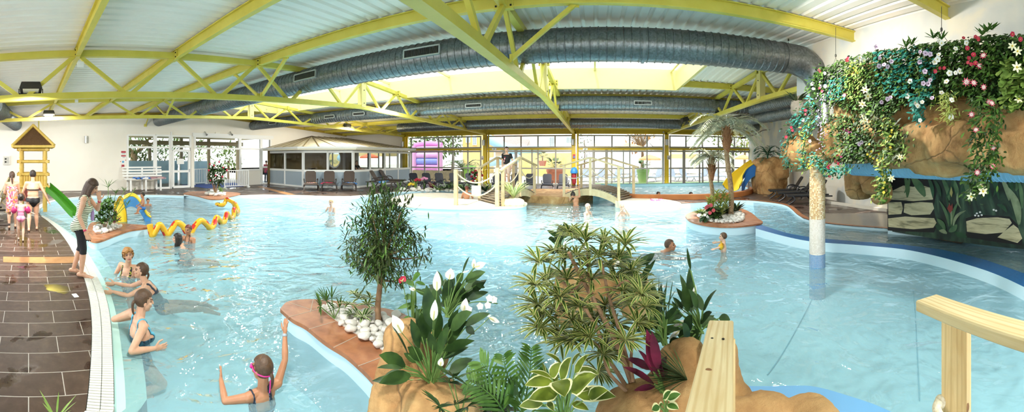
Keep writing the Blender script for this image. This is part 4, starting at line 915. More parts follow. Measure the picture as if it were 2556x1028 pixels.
# railings
def railing(a, c, label, n, h=1.15, posts=(0, 1)):
    a, c = V(a), V(c); t = thing('railing', label, 'railing', a, 0, 'white bar railings by the entrance'); z = V((0, 0, 1))
    for f in (h, .14): b = MB(); b.beam(a + z * f, c + z * f, .06, .05); b.build('rail', WHITE, t)
    for k in range(n + 1): b = MB(); p = a.lerp(c, k / n); b.tube([p + z * .14, p + z * h], .02, 6); b.build('bar', WHITE, t)
    for f in posts: b = MB(); p = a.lerp(c, f); b.beam(p, p + z * h, .06, .06); b.box(p + z * .03, (.16, .16, .06)); b.build('post', WHITE, t)
railing(P(485, 462, DZ), P(515, 459.5, DZ), 'short white bar railing left of the camellia', 7)
railing(P(561, 470, DZ), P(620, 467.5, DZ), 'white bar railing right of the camellia', 11); railing(P(620, 466.6, DZ) + V((-.12, .1, 0)), P(598, 463, DZ), 'white bar railing returning to the wall behind the other', 8)
# signs, alarm, box, wall light
def wallplate(x0, y0, x1, y1, name, label, cat, mats, th=.03, bits=(), grp=None):
    p, q = XW(x0, y0, XL), XW(x1, y1, XL); t = thing(name, label, cat, (XL + .02, (p.y + q.y) / 2, (p.z + q.z) / 2), 0, grp); b = MB(); b.box((XL + th / 2, (p.y + q.y) / 2, (p.z + q.z) / 2), (th, q.y - p.y, p.z - q.z)); b.build('plate', mats, t)
    for i, (u0, v0, u1, v1, c) in enumerate(bits):
        b = MB(); ya, yb = lerp(p.y, q.y, u0), lerp(p.y, q.y, u1); za, zb_ = lerp(p.z, q.z, v0), lerp(p.z, q.z, v1); b.box((XL + th + .004, (ya + yb) / 2, (za + zb_) / 2), (.006, yb - ya, za - zb_)); b.build('printed_panel', mat('print ' + c, c, .6), t)
    return t
wallplate(301.5, 376.5, 314.5, 386, 'safety_notice', 'white notice with a red heading, upper of two by the window', 'notice', WHITE, .02, [(0.05, .05, .95, .5, 'b52c3e'), (.15, .62, .85, .68, '8a8a8a'), (.15, .78, .85, .84, '8a8a8a')], 'notices on the left wall')
wallplate(301.5, 387, 314.5, 395, 'safety_notice', 'white notice with a red band, lower of two by the window', 'notice', WHITE, .02, [(0.05, .03, .95, .42, 'b52c3e'), (.3, .55, .8, .85, 'c9c9c9')], 'notices on the left wall')
wallplate(298, 396.5, 316.5, 409, 'pool_plan', 'white framed plan with a blue pool shape beside the bench window', 'sign', mat('plan board', 'f1ece6', .5), .02, [(.35, .4, .62, .78, '5aa4d0'), (.08, .45, .22, .62, 'd98a5a'), (.78, .15, .9, .35, 'c0584a')])
t = wallplate(303.5, 411, 309.5, 417.5, 'fire_alarm', 'small round red fire alarm button below the pool plan', 'alarm', mat('red alarm', 'a3243a', .4), .08)
wallplate(8, 389.5, 25, 411, 'electrical_box', 'grey and white electrical box on the wall left of the tower', 'electrical box', mat('box frame', 'd8d5cc', .5), .1, [(.15, .12, .85, .88, 'b9b7ae'), (.25, .25, .5, .4, '8d8c86'), (.25, .6, .5, .75, '8d8c86')])
p = XW(214, 348, XL); t = thing('wall_light', 'brushed metal cylinder light on the white wall right of the tower', 'wall light', (XL + .1, p.y, p.z)); b = MB(); b.tube([(XL + .13, p.y, p.z - .22), (XL + .13, p.y, p.z + .2)], .11, 16); b.box((XL + .04, p.y, p.z), (.08, .08, .1)); b.build('lamp_body', mat('brushed metal'), t)
for x, y, w in ((542, 332, 'pale oblong emergency light above the entrance passage'),): wallplate(x - 5, y - 2, x + 5, y + 3, 'emergency_light', w, 'emergency light', mat('opal', 'f3efe2', .4), .1)
for x, w in ((511, 'small spotlight left of the emergency light'), (574, 'small spotlight right of the emergency light')):
    p = XW(x, 333, XL); t = thing('spotlight', w, 'spotlight', (XL + .1, p.y, p.z), 0, 'spotlights above the entrance'); b = MB(); b.tube([(XL + .02, p.y, p.z + .12), (XL + .15, p.y, p.z), (XL + .3, p.y, p.z - .12)], [.03, .03, .07], 8); b.build('lamp_body', mat('brushed metal'), t)
# column plates
for x, y, c1, c2, w in ((1204, 394, 'd5cfc4', 'a09a90', 'small grey notice on the column left of the first sliding door'), (1433, 390, 'b33a3c', '4f78b0', 'red and blue pictogram plate on the column between the sliding doors'), (1669, 393, 'd5cfc4', 'a09a90', 'small round pictogram notice on the column beside the downpipe')):
    p = YW(x, y, YG - .2); t = thing('column_notice', w, 'notice', p, 0, 'notices on the yellow columns'); b = MB(); b.box(p, (.2, .02, .3)); b.build('plate', mat('plate ' + c1, c1, .5), t); b = MB(); b.box(p + V((0, -.014, -.05)), (.13, .01, .12)); b.build('pictogram', mat('plate ' + c2, c2, .5), t)
p = YW(1433, 434, YG - .45); t = thing('rescue_float', 'red rescue float with a blue cover hung on the middle column', 'rescue float', p); b = MB(); b.lathe([(.1, -.75), (.15, -.6), (.2, .2), (.18, .3)], p, 14); b.build('float_body', mat('dark red cover', 'a03038', .5), t); b = MB(); b.lathe([(.26, .05), (.27, .2), (.17, .42), (.05, .48)], p, 14); b.build('cover', mat('blue cover', '2f7fc0', .5), t)
# ================================================================== bamboo tower with green slide
BAM = m_steps('yellow bamboo', (1, 1, .3), [(.3, 'd9b04a'), (.6, 'e6c568'), (.8, 'c99a38')], 3, 3, .1, .45)
tc_ = Q(83, 529, 13.75); T0 = V((tc_.x, tc_.y, DZ)); rzt = face(T0, 0)
t = thing('play_tower', 'yellow bamboo play tower with a thatched pyramid roof', 'play tower', T0, rzt)
w = .44
def bam(a, c, r, nm, par=t):
    a, c = V(a), V(c); L = (c - a).length; n = max(int(L / .35), 2); ps, rs = [], []
    for k in range(n + 1):
        f = k / n
        for df, k2 in ((-.03, 1), (0, 1.13), (.03, 1)):
            g_ = f + df * .5
            if 0 <= g_ <= 1: ps.append(a.lerp(c, g_)); rs.append(r * k2)
    b = MB(); b.tube(ps, rs, 10); return b.build(nm, BAM, par, False)
for sx in (-1, 1):
    for sy in (-1, 1): bam((sx * w, sy * w, 0), (sx * w, sy * w, 2.4), .075, 'leg')
for z in (2.3, 1.85, 1.38, .92):
    for s in (-1, 1):
        bam((-.6, s * .5, z), (.6, s * .5, z), .055, 'cross_bar')
        if z != .92: bam((s * .5, -.6, z), (s * .5, .6, z), .055, 'cross_bar')
for s in (-1, 1):
    b = MB()
    for k in range(10): x = -.42 + k * .093; b.tube([(x, s * .45, .85), (x, s * .45, 1.38)], .045, 8)
    b.build('bamboo_panel', BAM, t, False)
b = MB()
for k in range(10): x = -.42 + k * .093; b.tube([(-.45, x, .85), (-.45, x, 1.38)], .045, 8)
b.build('bamboo_panel', BAM, t, False)
b = MB(); b.box((0, 0, .82), (1.0, 1.0, .08)); b.build('platform', mat('dark red board', '8d3b33', .6), t, False)
b = MB(); b.box((.32, .48, .65), (.35, .05, .5)); b.build('skirt_board', mat('dark red board'), t, False)
b = MB(); e = .74; zr = 2.42; apx = V((0, 0, 3.2)); q = [V((-e, -e, zr)), V((e, -e, zr)), V((e, e, zr)), V((-e, e, zr))]
for k in range(4):
    a, c = q[k], q[(k + 1) % 4]; n_ = 14
    for j in range(n_): f0, f1 = j / n_, (j + 1) / n_; l0, r0, l1, r1 = a.lerp(apx, f0), c.lerp(apx, f0), a.lerp(apx, f1), c.lerp(apx, f1); o_ = (a + c).normalized() * .025; b.add([l0 + V((o_.x, o_.y, 0)), r0 + V((o_.x, o_.y, 0)), r1, l1], [(0, 1, 2, 3)])
b.build('thatch', mat('brown thatch', '5e4026', .95, 0, (30, '7a5836', .5), (60, 1.0)), t, False, 0)
for k in range(4): bam(q[k] * 1.02 + V((0, 0, -.03)), apx + V((0, 0, .03)), .055, 'hip_pole'); bam(q[k] + V((0, 0, -.02)), q[(k + 1) % 4] + V((0, 0, -.02)), .05, 'eave_pole')
# green slide
GRN = mat('green plastic', '4f9a2c', .35); a = Q(116, 480, 13.5); a.z = 1.0; c = Q(192, 540, 12.3); c.z = .12; e1 = a.lerp(c, .88); e1.z = .2; path = curve([a, a.lerp(c, .5) + V((0, 0, .03)), e1, c], 5)
t = thing('green_slide', 'green plastic slide sloping from the bamboo tower into the toddler pool', 'slide', V((c.x, c.y, .02))); b = MB(); d = (c - a); sdv = V((-d.y, d.x, 0)).normalized() * .17; up = V((0, 0, .15))
b.strip([p - sdv for p in path], [p + sdv for p in path]); b.build('chute', GRN, t)
for s in (-1, 1): b = MB(); b.strip([p + sdv * s for p in path], [p + sdv * s + up for p in path]); b.strip([p + sdv * s * 1.16 + up for p in path], [p + sdv * s * 1.16 - up * .4 for p in path]); b.strip([p + sdv * s + up for p in path], [p + sdv * s * 1.16 + up for p in path]); b.strip([p + sdv * s * 1.16 - up * .4 for p in path], [p + sdv * s - up * .2 for p in path]); b.build('side_wall', GRN, t)
# small elephant-like toddler slide in the shallow pool
YP = mat('yellow plastic', 'f0d23a', .35); BP = mat('blue plastic', '4a90cf', .35)
c0 = P(325, 548, 0); rz = face(c0, 0); t = thing('toddler_slide', 'small yellow slide with a blue chute in the toddler pool', 'slide', c0, rz)
def hump(b, x0, x1, h, y, th, base=-.3):
    n = 14; top = [V((lerp(x0, x1, k / n), y, h * sin(pi * k / n) ** .6)) for k in range(n + 1)]
    b.strip(top, [p + V((0, th, 0)) for p in top]); 
    for dy in (0, th): b.strip(top, [V((p.x, y + dy, base)) for p in top])
b = MB(); hump(b, .1, .58, .78, -.3, .16); b.build('fin', YP, t, False); b = MB(); hump(b, .1, .58, .78, .35, .16); b.build('fin', YP, t, False)
b = MB(); b.box((.38, .05, .2), (.3, .6, .8)); b.build('steps', YP, t, False)
pr = [V((x, 0, z)) for x, z in ((.22, .62), (.05, .72), (-.12, .72), (-.28, .6), (-.42, .38), (-.55, .12), (-.68, .02))]; pr = curve(pr, 3)
b = MB(); b.strip([p + V((0, -.2, 0)) for p in pr], [p + V((0, .3, 0)) for p in pr]); b.build('chute', BP, t, False)
for y in (-.22, .32):
    b = MB(); b.strip([p + V((0, y, -.25)) for p in pr], [p + V((0, y, .12)) for p in pr], 0); b.tube([p + V((0, y, .12)) for p in pr], .035, 8, mi=1); b.strip([p + V((0, y - .03, -.25)) for p in pr], [p + V((0, y - .03, .12)) for p in pr], 0); b.build('side_wall', [BP, YP], t, False)
# snake spout
SNY = mat('snake yellow', 'edb926', .35, 0, (4, 'e0a51c', .3)); SNR = mat('snake red', 'c22a24', .35)
sp_ = [(374, 560, 9.6), (377, 578, 9.6), (381, 587, 9.6), (389, 575, 9.6), (398, 561, 9.65), (408, 572, 9.7), (417, 586, 9.75), (428, 573, 9.8), (440, 556.5, 9.9), (455, 562, 9.95), (465, 578, 10.0), (475, 584, 10.1), (485, 566, 10.2), (500, 551, 10.3), (512, 556, 10.4), (524, 569, 10.6), (533, 562, 10.8), (540, 543, 11.1), (547, 548, 11.3), (553, 557, 11.5), (561, 552, 11.7), (566, 533, 12.0), (572, 540, 12.3), (578, 548, 12.6), (583, 540, 12.9), (584, 522, 13.2), (588, 528, 13.6), (592, 534, 13.9), (594, 524, 14.2), (587, 508, 14.5), (585, 512, 14.7), (586, 516, 14.8), (582, 506, 14.9), (573, 500, 15.0), (566, 497, 15.1), (561, 507, 15.0), (556, 511, 14.8), (547, 511, 14.6), (540, 509, 14.4)]
ps = curve([Q(*k) for k in sp_], 6); n_ = len(ps); rad = [.085 if i < n_ - 14 else .1 - .04 * (i - n_ + 14) / 14 for i in range(n_)]
t = thing('snake_spout', 'yellow snake shaped pool spout with red diamonds, winding between the pools', 'snake sculpture', (ps[0].x, ps[0].y, 0)); b = MB(); b.tube(ps, rad, 12)
seg = len(b.f) // 12
for i, f in enumerate(b.f[:12 * (n_ - 1)]):
    r_, j = divmod(i, 12); q = r_ % 13
    if q in (3, 4, 5, 6, 7, 8, 9) and abs((j % 6) - 3) <= (1 if 5 <= q <= 7 else 0): b.m[i] = 1
b.build('snake_body', [SNY, SNR], t); 
for s in (-1, 1): b = MB(); p = ps[-6]; b.ell(p + V((s * .05, 0, .07)), (.025, .025, .03), nu=8, nv=6); b.build('eye', BOLT, t)
# ================================================================== far water slide out of the rock
def toward_(p): return (V((0, 0, ZC)) - p).normalized()
pth = curve([Q(1890, 412, 19.6), Q(1872, 424, 19.4), Q(1853, 440, 19.2), Q(1838, 458, 18.9), Q(1828, 474, 18.4)], 5); t = thing('water_slide', 'yellow and blue water slide curving out of the rock tower into the river pool', 'water slide', (pth[-1].x, pth[-1].y, FW))
def halfpipe(rad, off, nm, m, sgn):
    b = MB(); rows = []
    for i, p in enumerate(pth):
        tg = (pth[min(i + 1, len(pth) - 1)] - pth[max(i - 1, 0)]).normalized(); sd = tg.cross(V((0, 0, 1))).normalized(); up = sd.cross(tg).normalized()
        rows.append([p + sd * cos(pi + pi * k / 10) * rad * (1.15) + up * (sin(pi + pi * k / 10) * rad + rad * .8) for k in range(11)])
    for a, c in zip(rows, rows[1:]): b.strip(a, c)
    b.build(nm, m, t)
halfpipe(.38, 0, 'inner_channel', YP, 1); halfpipe(.42, 0, 'outer_shell', mat('slide blue', '2f78c8', .35), 1)
b = MB()
for r_ in (-1, 1):
    l = []
    for i, p in enumerate(pth): tg = (pth[min(i + 1, len(pth) - 1)] - pth[max(i - 1, 0)]).normalized(); sd = tg.cross(V((0, 0, 1))).normalized(); up = sd.cross(tg).normalized(); l.append(p + sd * r_ * .46 + up * .31)
    b = MB(); b.tube(l, .04, 8); b.build('edge_roll', YP, t)
b = MB(); l0, l1 = [], []
for i, p in enumerate(pth): tg = (pth[min(i + 1, len(pth) - 1)] - pth[max(i - 1, 0)]).normalized(); sd = tg.cross(V((0, 0, 1))).normalized(); sd = sd if sd.dot(toward_(p)) > 0 else -sd; l0.append(p + sd * .5 + V((0, 0, .3))); l1.append(p + sd * .5 - V((0, 0, .32)))
b.strip(l0, l1); b.strip([q - toward_(q) * .03 for q in l0], [q - toward_(q) * .03 for q in l1]); b.build('side_panel', mat('slide blue'), t)
for x in (1878, 1868): p = Q(x, 470, 20.0 if x > 1870 else 19.4); b = MB(); b.tube([(p.x, p.y, .2), (p.x, p.y, 1.2)], .05, 8); b.build('support', mat('grey pipe', 'a9aca8', .4, .3), t)
# ================================================================== wooden bridges
def m_wood(name, c1, c2, sc=(1.5, 14, 14)):
    m = bpy.data.materials.new(name); m.use_nodes = True; n = NT(m); b = n.n['Principled BSDF']; tc = n.new('ShaderNodeTexCoord')
    mp = n.new('ShaderNodeMapping', {'Vector': tc.outputs['Object'], 'Scale': sc}); no = n.new('ShaderNodeTexNoise', {'Vector': mp.outputs[0], 'Scale': 1.0, 'Detail': 5.0, 'Distortion': 1.4})
    w = n.new('ShaderNodeTexWave', {'Vector': mp.outputs[0], 'Scale': .5, 'Distortion': 6.0, 'Detail': 2.0, 'Detail Scale': .6}, bands_direction='Y'); c = n.mix(n.ramp(no.outputs[0], [(.3, (0, 0, 0, 1)), (.7, (1, 1, 1, 1))]), c1, c2)
    n.l.new(n.mix(n.ramp(w.outputs['Fac'], [(.55, (0, 0, 0, 1)), (1, (.45, .45, .45, 1))]), c, 'a98a55'), b.inputs['Base Color']); b.inputs['Roughness'].default_value = .6; return m
PINE = mat('pale pine', 'd9c8a0', .65, 0, (5, 'c8b388', .4), (30, .1)); WOODD = mat('worn deck', '8c7c66', .7, 0, (6, '6f6150', .4)); ROPE = mat('cream rope', 'e3d8c0', .9, 0, (60, 'cbbd9f', .5), (90, .5))
def rope(a, c, sag, par, n=12, r=.022):
    a, c = V(a), V(c); ps = [a.lerp(c, k / n) - V((0, 0, sag * 4 * (k / n) * (1 - k / n))) for k in range(n + 1)]; b = MB(); b.tube(ps, r, 8); return b.build('rope', ROPE, par)
def bridge(sf, sb, ef, eb, label, rise=.55, ph=1.42, mid=.5):
    t = thing('footbridge', label, 'footbridge', (sf + eb) / 2, 0, 'arched wooden footbridges'); z = V((0, 0, 1)); N = 14
    arc = lambda a, c, f: a.lerp(c, f) + z * rise * (1 - (2 * f - 1) ** 2)
    for a, c in ((sf, ef), (sb, eb)):
        b = MB(); l = [arc(a, c, k / N) for k in range(N + 1)]; b.strip(l, [p - z * .3 for p in l]); off = (sb - sf).normalized() * .07; b.strip([p + off - z * .3 for p in l], [p + off for p in l]); b.strip([p + off for p in l], l); b.strip([p - z * .3 for p in l], [p + off - z * .3 for p in l]); b.build('stringer', PINE, t)
        ps = []
        for f in (.03, mid, .97): p = arc(a, c, f); ps.append(p); b = MB(); b.beam(p - z * .3, p + z * (ph if f == mid else ph + .0), .12, .12); b.build('post', PINE, t)
        b = MB(); e0 = ps[0] + z * ph + (ps[0] - ps[1]).normalized() * .25; e1 = ps[2] + z * ph + (ps[2] - ps[1]).normalized() * .25; b.beam(e0, ps[1] + z * ph, .14, .06); b.beam(ps[1] + z * ph, e1, .14, .06); b.build('handrail', PINE, t)
        for k in (0, 1): rope(ps[k] + z * .95, ps[k + 1] + z * .95, .32, t)
    b = MB(); n = 22
    for k in range(n): p, q = arc(sf, ef, (k + .5) / n), arc(sb, eb, (k + .5) / n); b.beam(p + z * .02, q + z * .02, (ef - sf).length / n * .9, .04)
    b.build('deck_boards', WOODD, t); return t
B1 = (P(1252, 515, .2), P(1194, 500, .2), P(1336, 486, .32), P(1284, 479, .32)); bridge(*B1, 'wooden footbridge with the man in black, arching from the sandy island', .45, 1.4)
B2 = (P(1404, 489, .32), P(1447, 480, .32), P(1549, 500, .28), P(1586, 491, .28)); bridge(*B2, 'wooden footbridge without people, arching to the river pool walkway', .42, 1.38)
# rope fence on the sandy island
pa, pb = P(1138, 512, .2), P(1241, 516, .2); t = thing('rope_fence', 'two pale wooden posts with sagging white ropes on the sandy island', 'rope fence', (pa + pb) / 2)
for p in (pa, pb): b = MB(); b.beam(p, p + V((0, 0, 1.5 if p is pb else 1.42)), .14, .14); b.build('post', PINE, t)
for z0, sg in ((1.3, .42), (.82, .45)): rope(pa + V((0, 0, z0)), pb + V((0, 0, z0 + .05)), sg, t, r=.028)
p = (pa + pb) / 2 + V((0, 0, .62)); b = MB(); b.box(p, (.36, .02, .36), face(p, 0)); tag(b.build('white_sign', WHITE), 'blank white square sign hanging from the upper rope', 'sign')
# ================================================================== plants
def m_leaf(name, c1, c2, rough=.38, sc=(3, 3, 3), dark=None):
    m = bpy.data.materials.new(name); m.use_nodes = True; n = NT(m); b = n.n['Principled BSDF']; tc = n.new('ShaderNodeTexCoord')
    no = n.new('ShaderNodeTexNoise', {'Vector': tc.outputs['Object'], 'Scale': 7.0, 'Detail': 3.0}); n.l.new(n.ramp(no.outputs[0], [(.35, c1), (.65, c2)]), b.inputs['Base Color'])
    b.inputs['Roughness'].default_value = rough + .1; b.inputs['Specular IOR Level'].default_value = .3
    MATS[name] = m; return m
LDK = m_leaf('dark glossy leaf', '1f361a', '3f5a28'); LMD = m_leaf('mid green leaf', '365a22', '587a32'); LLT = m_leaf('light green leaf', '6d8c3c', '94ac58'); LYL = m_leaf('yellow green leaf', '8fa040', 'b9c06a')
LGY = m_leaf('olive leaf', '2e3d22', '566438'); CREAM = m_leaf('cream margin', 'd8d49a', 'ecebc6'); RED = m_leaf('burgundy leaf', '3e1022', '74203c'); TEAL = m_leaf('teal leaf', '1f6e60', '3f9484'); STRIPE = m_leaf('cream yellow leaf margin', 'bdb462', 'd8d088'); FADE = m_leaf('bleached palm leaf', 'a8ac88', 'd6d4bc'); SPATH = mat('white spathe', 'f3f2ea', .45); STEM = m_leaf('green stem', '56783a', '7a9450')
TWIG = mat('light brown trunk', 'a98462', .85, 0, (9, '7f6046', .5), (25, .4)); PTRUNK = mat('fibrous trunk', 'c9ad88', .95, 0, (14, '83664a', .6), (30, .9)); SEEDC = mat('cream spadix', 'd8cf90', .6)
def toward(p): return (V((0, 0, ZC)) - p).normalized()
def tplant(name, label, cat, base, leaves, m, stripe=None, jr=.18, droop=.25, flowers=(), fold=.18, seg=5, group=None, thick=.006, shape=.85, upw=.7, seed=1, fm=None, edge=.62, fill=0):
    """plant whose blades run between picture points at a depth near its base: leaves (bx,by,tx,ty,width px[,dr])"""
    rr = random.Random(seed); bp = Q(*base); t = thing(name, label, cat, bp, 0, group); r = base[2]; b = MB(); s = MB()
    leaves = list(leaves) + [(q[0] + rr.uniform(-14, 14), q[1] + rr.uniform(-8, 14), q[2] + rr.uniform(-26, 26), q[3] + rr.uniform(-12, 26), q[4] * rr.uniform(.7, 1), rr.uniform(.05, .3)) for q in [leaves[rr.randrange(len(leaves))] for _ in range(fill)]]
    for L in leaves:
        d0 = rr.uniform(-jr, jr) if len(L) < 6 else L[5]; p = Q(L[0], L[1], r + d0 * .5); q = Q(L[2], L[3], r + d0 - .03); mid = bp.lerp(p, .5) + V((0, 0, .15 * (p - bp).length))
        s.tube([bp + V((rr.uniform(-.02, .02), rr.uniform(-.02, .02), 0)), mid, p], [thick, thick, thick * .7], 5)
        L_ = (q - p).length; d = (q - p).normalized(); d = (d + V((0, 0, droop * .5))).normalized()
        b.leaf(p, d, L_ * 1.02, L[4] * r / F, droop, fold, seg, toward(p) + V((rr.uniform(-.5, .5), rr.uniform(-.5, .5), upw)), shape, stripe=1 if stripe else None, edge=edge)
    b.build('foliage', [m, stripe] if stripe else m, t, smooth=180); s.build('stems', STEM, t)
    for f in flowers:
        p = Q(f[0], f[1], r + (f[5] if len(f) > 5 else 0)); q = Q(f[2], f[3], r + (f[5] if len(f) > 5 else 0)); k = MB(); k.leaf(p, q - p, (q - p).length, f[4] * r / F * 1.15, -.1, .45, 6, toward(p) * .8 + V((0, 0, .2)), .8)
        o = k.build('spathe', fm or SPATH, t, smooth=180); k = MB(); k.tube([bp, bp.lerp(p, .6) + V((0, 0, .05)), p], [.004, .004, .003], 4); 
        k.tube([p, p.lerp(q, .45) + toward(p) * .012], [.006, .004], 6, mi=1); k.build('flower_stalk', [STEM, SEEDC], t)
    return t
def zz(ox, oy, s, L): return [tuple([ox + l[0] / s, oy + l[1] / s, ox + l[2] / s, oy + l[3] / s, l[4] / s] + list(l[5:])) for l in L]
# ---- near rock mounds --------------------------------------------------------
def rockmass(name, label, blobs, vox=.03, amt=.05, sc=3.0, cat='rock', mt=None, sm=2, seed=0, kind=None, grp=None, noise2=.012, sq=2.6):
    """one boulder mass: rounded blocks (centre, half sizes, turn) fused into a single surface"""
    b = MB()
    for c, h, rz in blobs:
        ro = MX.Rotation(rz, 3, 'Z'); nu, nv = 22, 14; o = len(b.v)
        for i in range(nv + 1):
            th = pi * i / nv
            for j in range(nu):
                ph = 2 * pi * j / nu; d = V((sin(th) * cos(ph), sin(th) * sin(ph), cos(th))); k = (abs(d.x) ** sq + abs(d.y) ** sq + abs(d.z) ** sq) ** (-1 / sq); b.v.append(V(c) + ro @ V((d.x * k * h[0], d.y * k * h[1], d.z * k * h[2])))
        for i in range(nv):
            for j in range(nu): b.f.append((o + i * nu + j, o + (i + 1) * nu + j, o + (i + 1) * nu + (j + 1) % nu, o + i * nu + (j + 1) % nu)); b.m.append(0)
    me = remesh(b, vox, sm); n = len(me.vertices); co = np.empty(n * 3, np.float32); me.vertices.foreach_get('co', co); co = co.reshape(-1, 3); nr = np.empty(n * 3, np.float32); me.vertices.foreach_get('normal', nr); nr = nr.reshape(-1, 3)
    for i in range(n):
        p = V(co[i]); k = NZ.noise(p * sc + V((seed, 0, 0))); k2 = abs(NZ.noise(p * sc * .7 + V((0, seed + 5, 0)))); k3 = NZ.noise(p * sc * 5)
        co[i] += nr[i] * (k * amt - max(0, .12 - k2) * amt * 3.5 + k3 * noise2)
    me.vertices.foreach_set('co', co.ravel()); me.materials.append(mt or ROCK); me.polygons.foreach_set('use_smooth', [True] * len(me.polygons)); me.update()
    o = link(name, me); return tag(o, label, cat, grp, kind)
rockmass('boulder', 'large sand coloured boulder at the end of the near planter, under the peace lilies', [(Q(1012, 860, 2.95), (.17, .2, .2), .3), (Q(1005, 960, 2.85), (.19, .25, .4), .2), (Q(1010, 1090, 2.75), (.3, .3, .5), .2), (Q(1060, 1000, 2.6), (.2, .2, .18), .9), (Q(1100, 1075, 2.5), (.32, .28, .3), 0), (Q(1150, 1030, 2.5), (.16, .18, .16), .3), (Q(1170, 1110, 2.5), (.25, .25, .3), 0), (Q(1062, 880, 3.2), (.2, .2, .22), 0)], .025, .035, 4)
rockmass('boulder', 'sand coloured boulder standing in the pool behind the striped dracaena', [(Q(1425, 718, 4.4), (.22, .2, .22), .2), (Q(1420, 775, 4.35), (.17, .2, .2), .1), (Q(1500, 728, 4.5), (.38, .25, .2), .5), (Q(1585, 735, 4.5), (.22, .25, .26), .2)], .035, .045, 3, seed=4)
rockmass('boulder', 'sand coloured rock mound beside the near wooden handrail', [(Q(1705, 905, 2.5), (.14, .16, .16), .2), (Q(1700, 980, 2.4), (.2, .2, .2), .5), (Q(1650, 1040, 2.25), (.2, .2, .18), .2), (Q(1800, 950, 2.35), (.12, .14, .3), 0), (Q(1750, 1030, 2.3), (.3, .3, .26), .2), (Q(1640, 1110, 2.2), (.4, .35, .3), 0), (Q(1785, 1130, 2.1), (.2, .3, .25), 0)], .025, .035, 4, seed=8)
rockmass('boulder', 'low flat sandstone rock at the bottom right of the handrail', [(Q(1910, 1068, 2.0), (.17, .2, .16), .35), (Q(2020, 1068, 2.0), (.19, .18, .14), .45), (Q(1850, 1080, 1.95), (.12, .15, .16), .3)], .02, .02, 5, seed=3, noise2=.006)
# white stones on the planters : individual stones of four shapes
PEBM = mat('white stone', 'e9e6df', .6, 0, (9, 'd2cdc2', .4), (25, .15)); stones = []
for k in range(5):
    b = MB(); b.ell((0, 0, 0), (1, .8 + .1 * (k % 3), .62), nu=12, nv=8); b.disp(0, 1.1, .28, k * 3.1); stones.append(b.mesh('white_stone', PEBM, 180))
def stone(p, s, label, grp): o = link('white_stone', stones[R.randrange(5)]); o.location = p; o.scale = (s, s, s); o.rotation_euler = (R.uniform(-.3, .3), R.uniform(-.3, .3), R.uniform(0, 6)); tag(o, label, 'stone', grp); return o
def inpoly(x, y, q):
    c = False
    for i in range(len(q)):
        (x0, y0), (x1, y1) = q[i - 1], q[i]
        if (y0 > y) != (y1 > y) and x < (x1 - x0) * (y - y0) / (y1 - y0) + x0: c = not c
    return c
def scatter(q, n, z, s0, s1, label, grp, gap=.8):
    xs, ys = [p[0] for p in q], [p[1] for p in q]; done = []; tries = 0
    while len(done) < n and tries < n * 60:
        tries += 1; x, y = R.uniform(min(xs), max(xs)), R.uniform(min(ys), max(ys))
        if not inpoly(x, y, q): continue
        p = P(x, y, z); s = R.uniform(s0, s1)
        if any((p - o).length < (s + w) * gap for o, w in done): continue
        done.append((p, s)); stone(p + V((0, 0, s * .4)), s, label, grp)
scatter([(799, 767), (830, 765), (905, 780), (990, 790), (1010, 850), (968, 882), (926, 852), (871, 825)], 95, .215, .035, .085, 'white rounded stone heaped in the near terracotta planter', 'white stones in the near planter')
scatter([(232, 574), (245, 584), (275, 577), (302, 567), (290, 562), (245, 562)], 26, .215, .05, .13, 'white stone in the left planter behind the standing woman', 'white stones in the left planter')
scatter([(512, 486), (540, 489), (563, 487), (558, 482), (530, 480)], 22, .215, .08, .16, 'white stone around the camellia stem', 'white stones in the camellia planter')
scatter([(1742, 541), (1755, 549), (1790, 556), (1835, 556), (1858, 548), (1855, 535), (1835, 524), (1800, 522), (1765, 527)], 250, .27, .04, .085, 'small white stone on the palm tree planter', 'white stones in the palm planter', .7)
scatter([(1000, 478), (1230, 481), (1225, 474), (1000, 472)], 40, DZ, .08, .2, 'pale stone edging the planted bed behind the sandy island', 'pale stones of the planted bed')
# ---- olive-like tree in the near planter
tb = P(945, 806, .21); rt = tb.xy.length; t = thing('island_tree', 'small dark leaved tree with a forked pale trunk in the near terracotta planter', 'tree', tb)
b = MB(); f1 = Q(950, 700, rt); f2 = Q(957, 640, rt + .05); b.tube([tb - V((0, 0, .05)), Q(943, 760, rt), f1, f2, Q(962, 570, rt)], [.036, .033, .03, .026, .02], 10)
tips = []
for s_, e_, rr_ in ((f1, (1015, 690), .1), (f1, (900, 655), -.1), (f2, (885, 600), .25), (f2, (1030, 600), -.2), (f2, (990, 560), .3), (f2, (930, 540), -.3), (f2, (960, 500), .0), (f2, (1060, 640), .1), (f2, (865, 640), .0), (f2, (920, 580), .35), (f2, (1000, 530), -.3)):
    q = Q(*e_, rt + rr_); m_ = s_.lerp(q, .5) + V((0, 0, -.03)); b.tube([s_, m_, q], [.014, .01, .005], 6); tips.append(q); tips.append(m_.lerp(q, .5))
b.build('trunk', TWIG, t)
rr = random.Random(5)
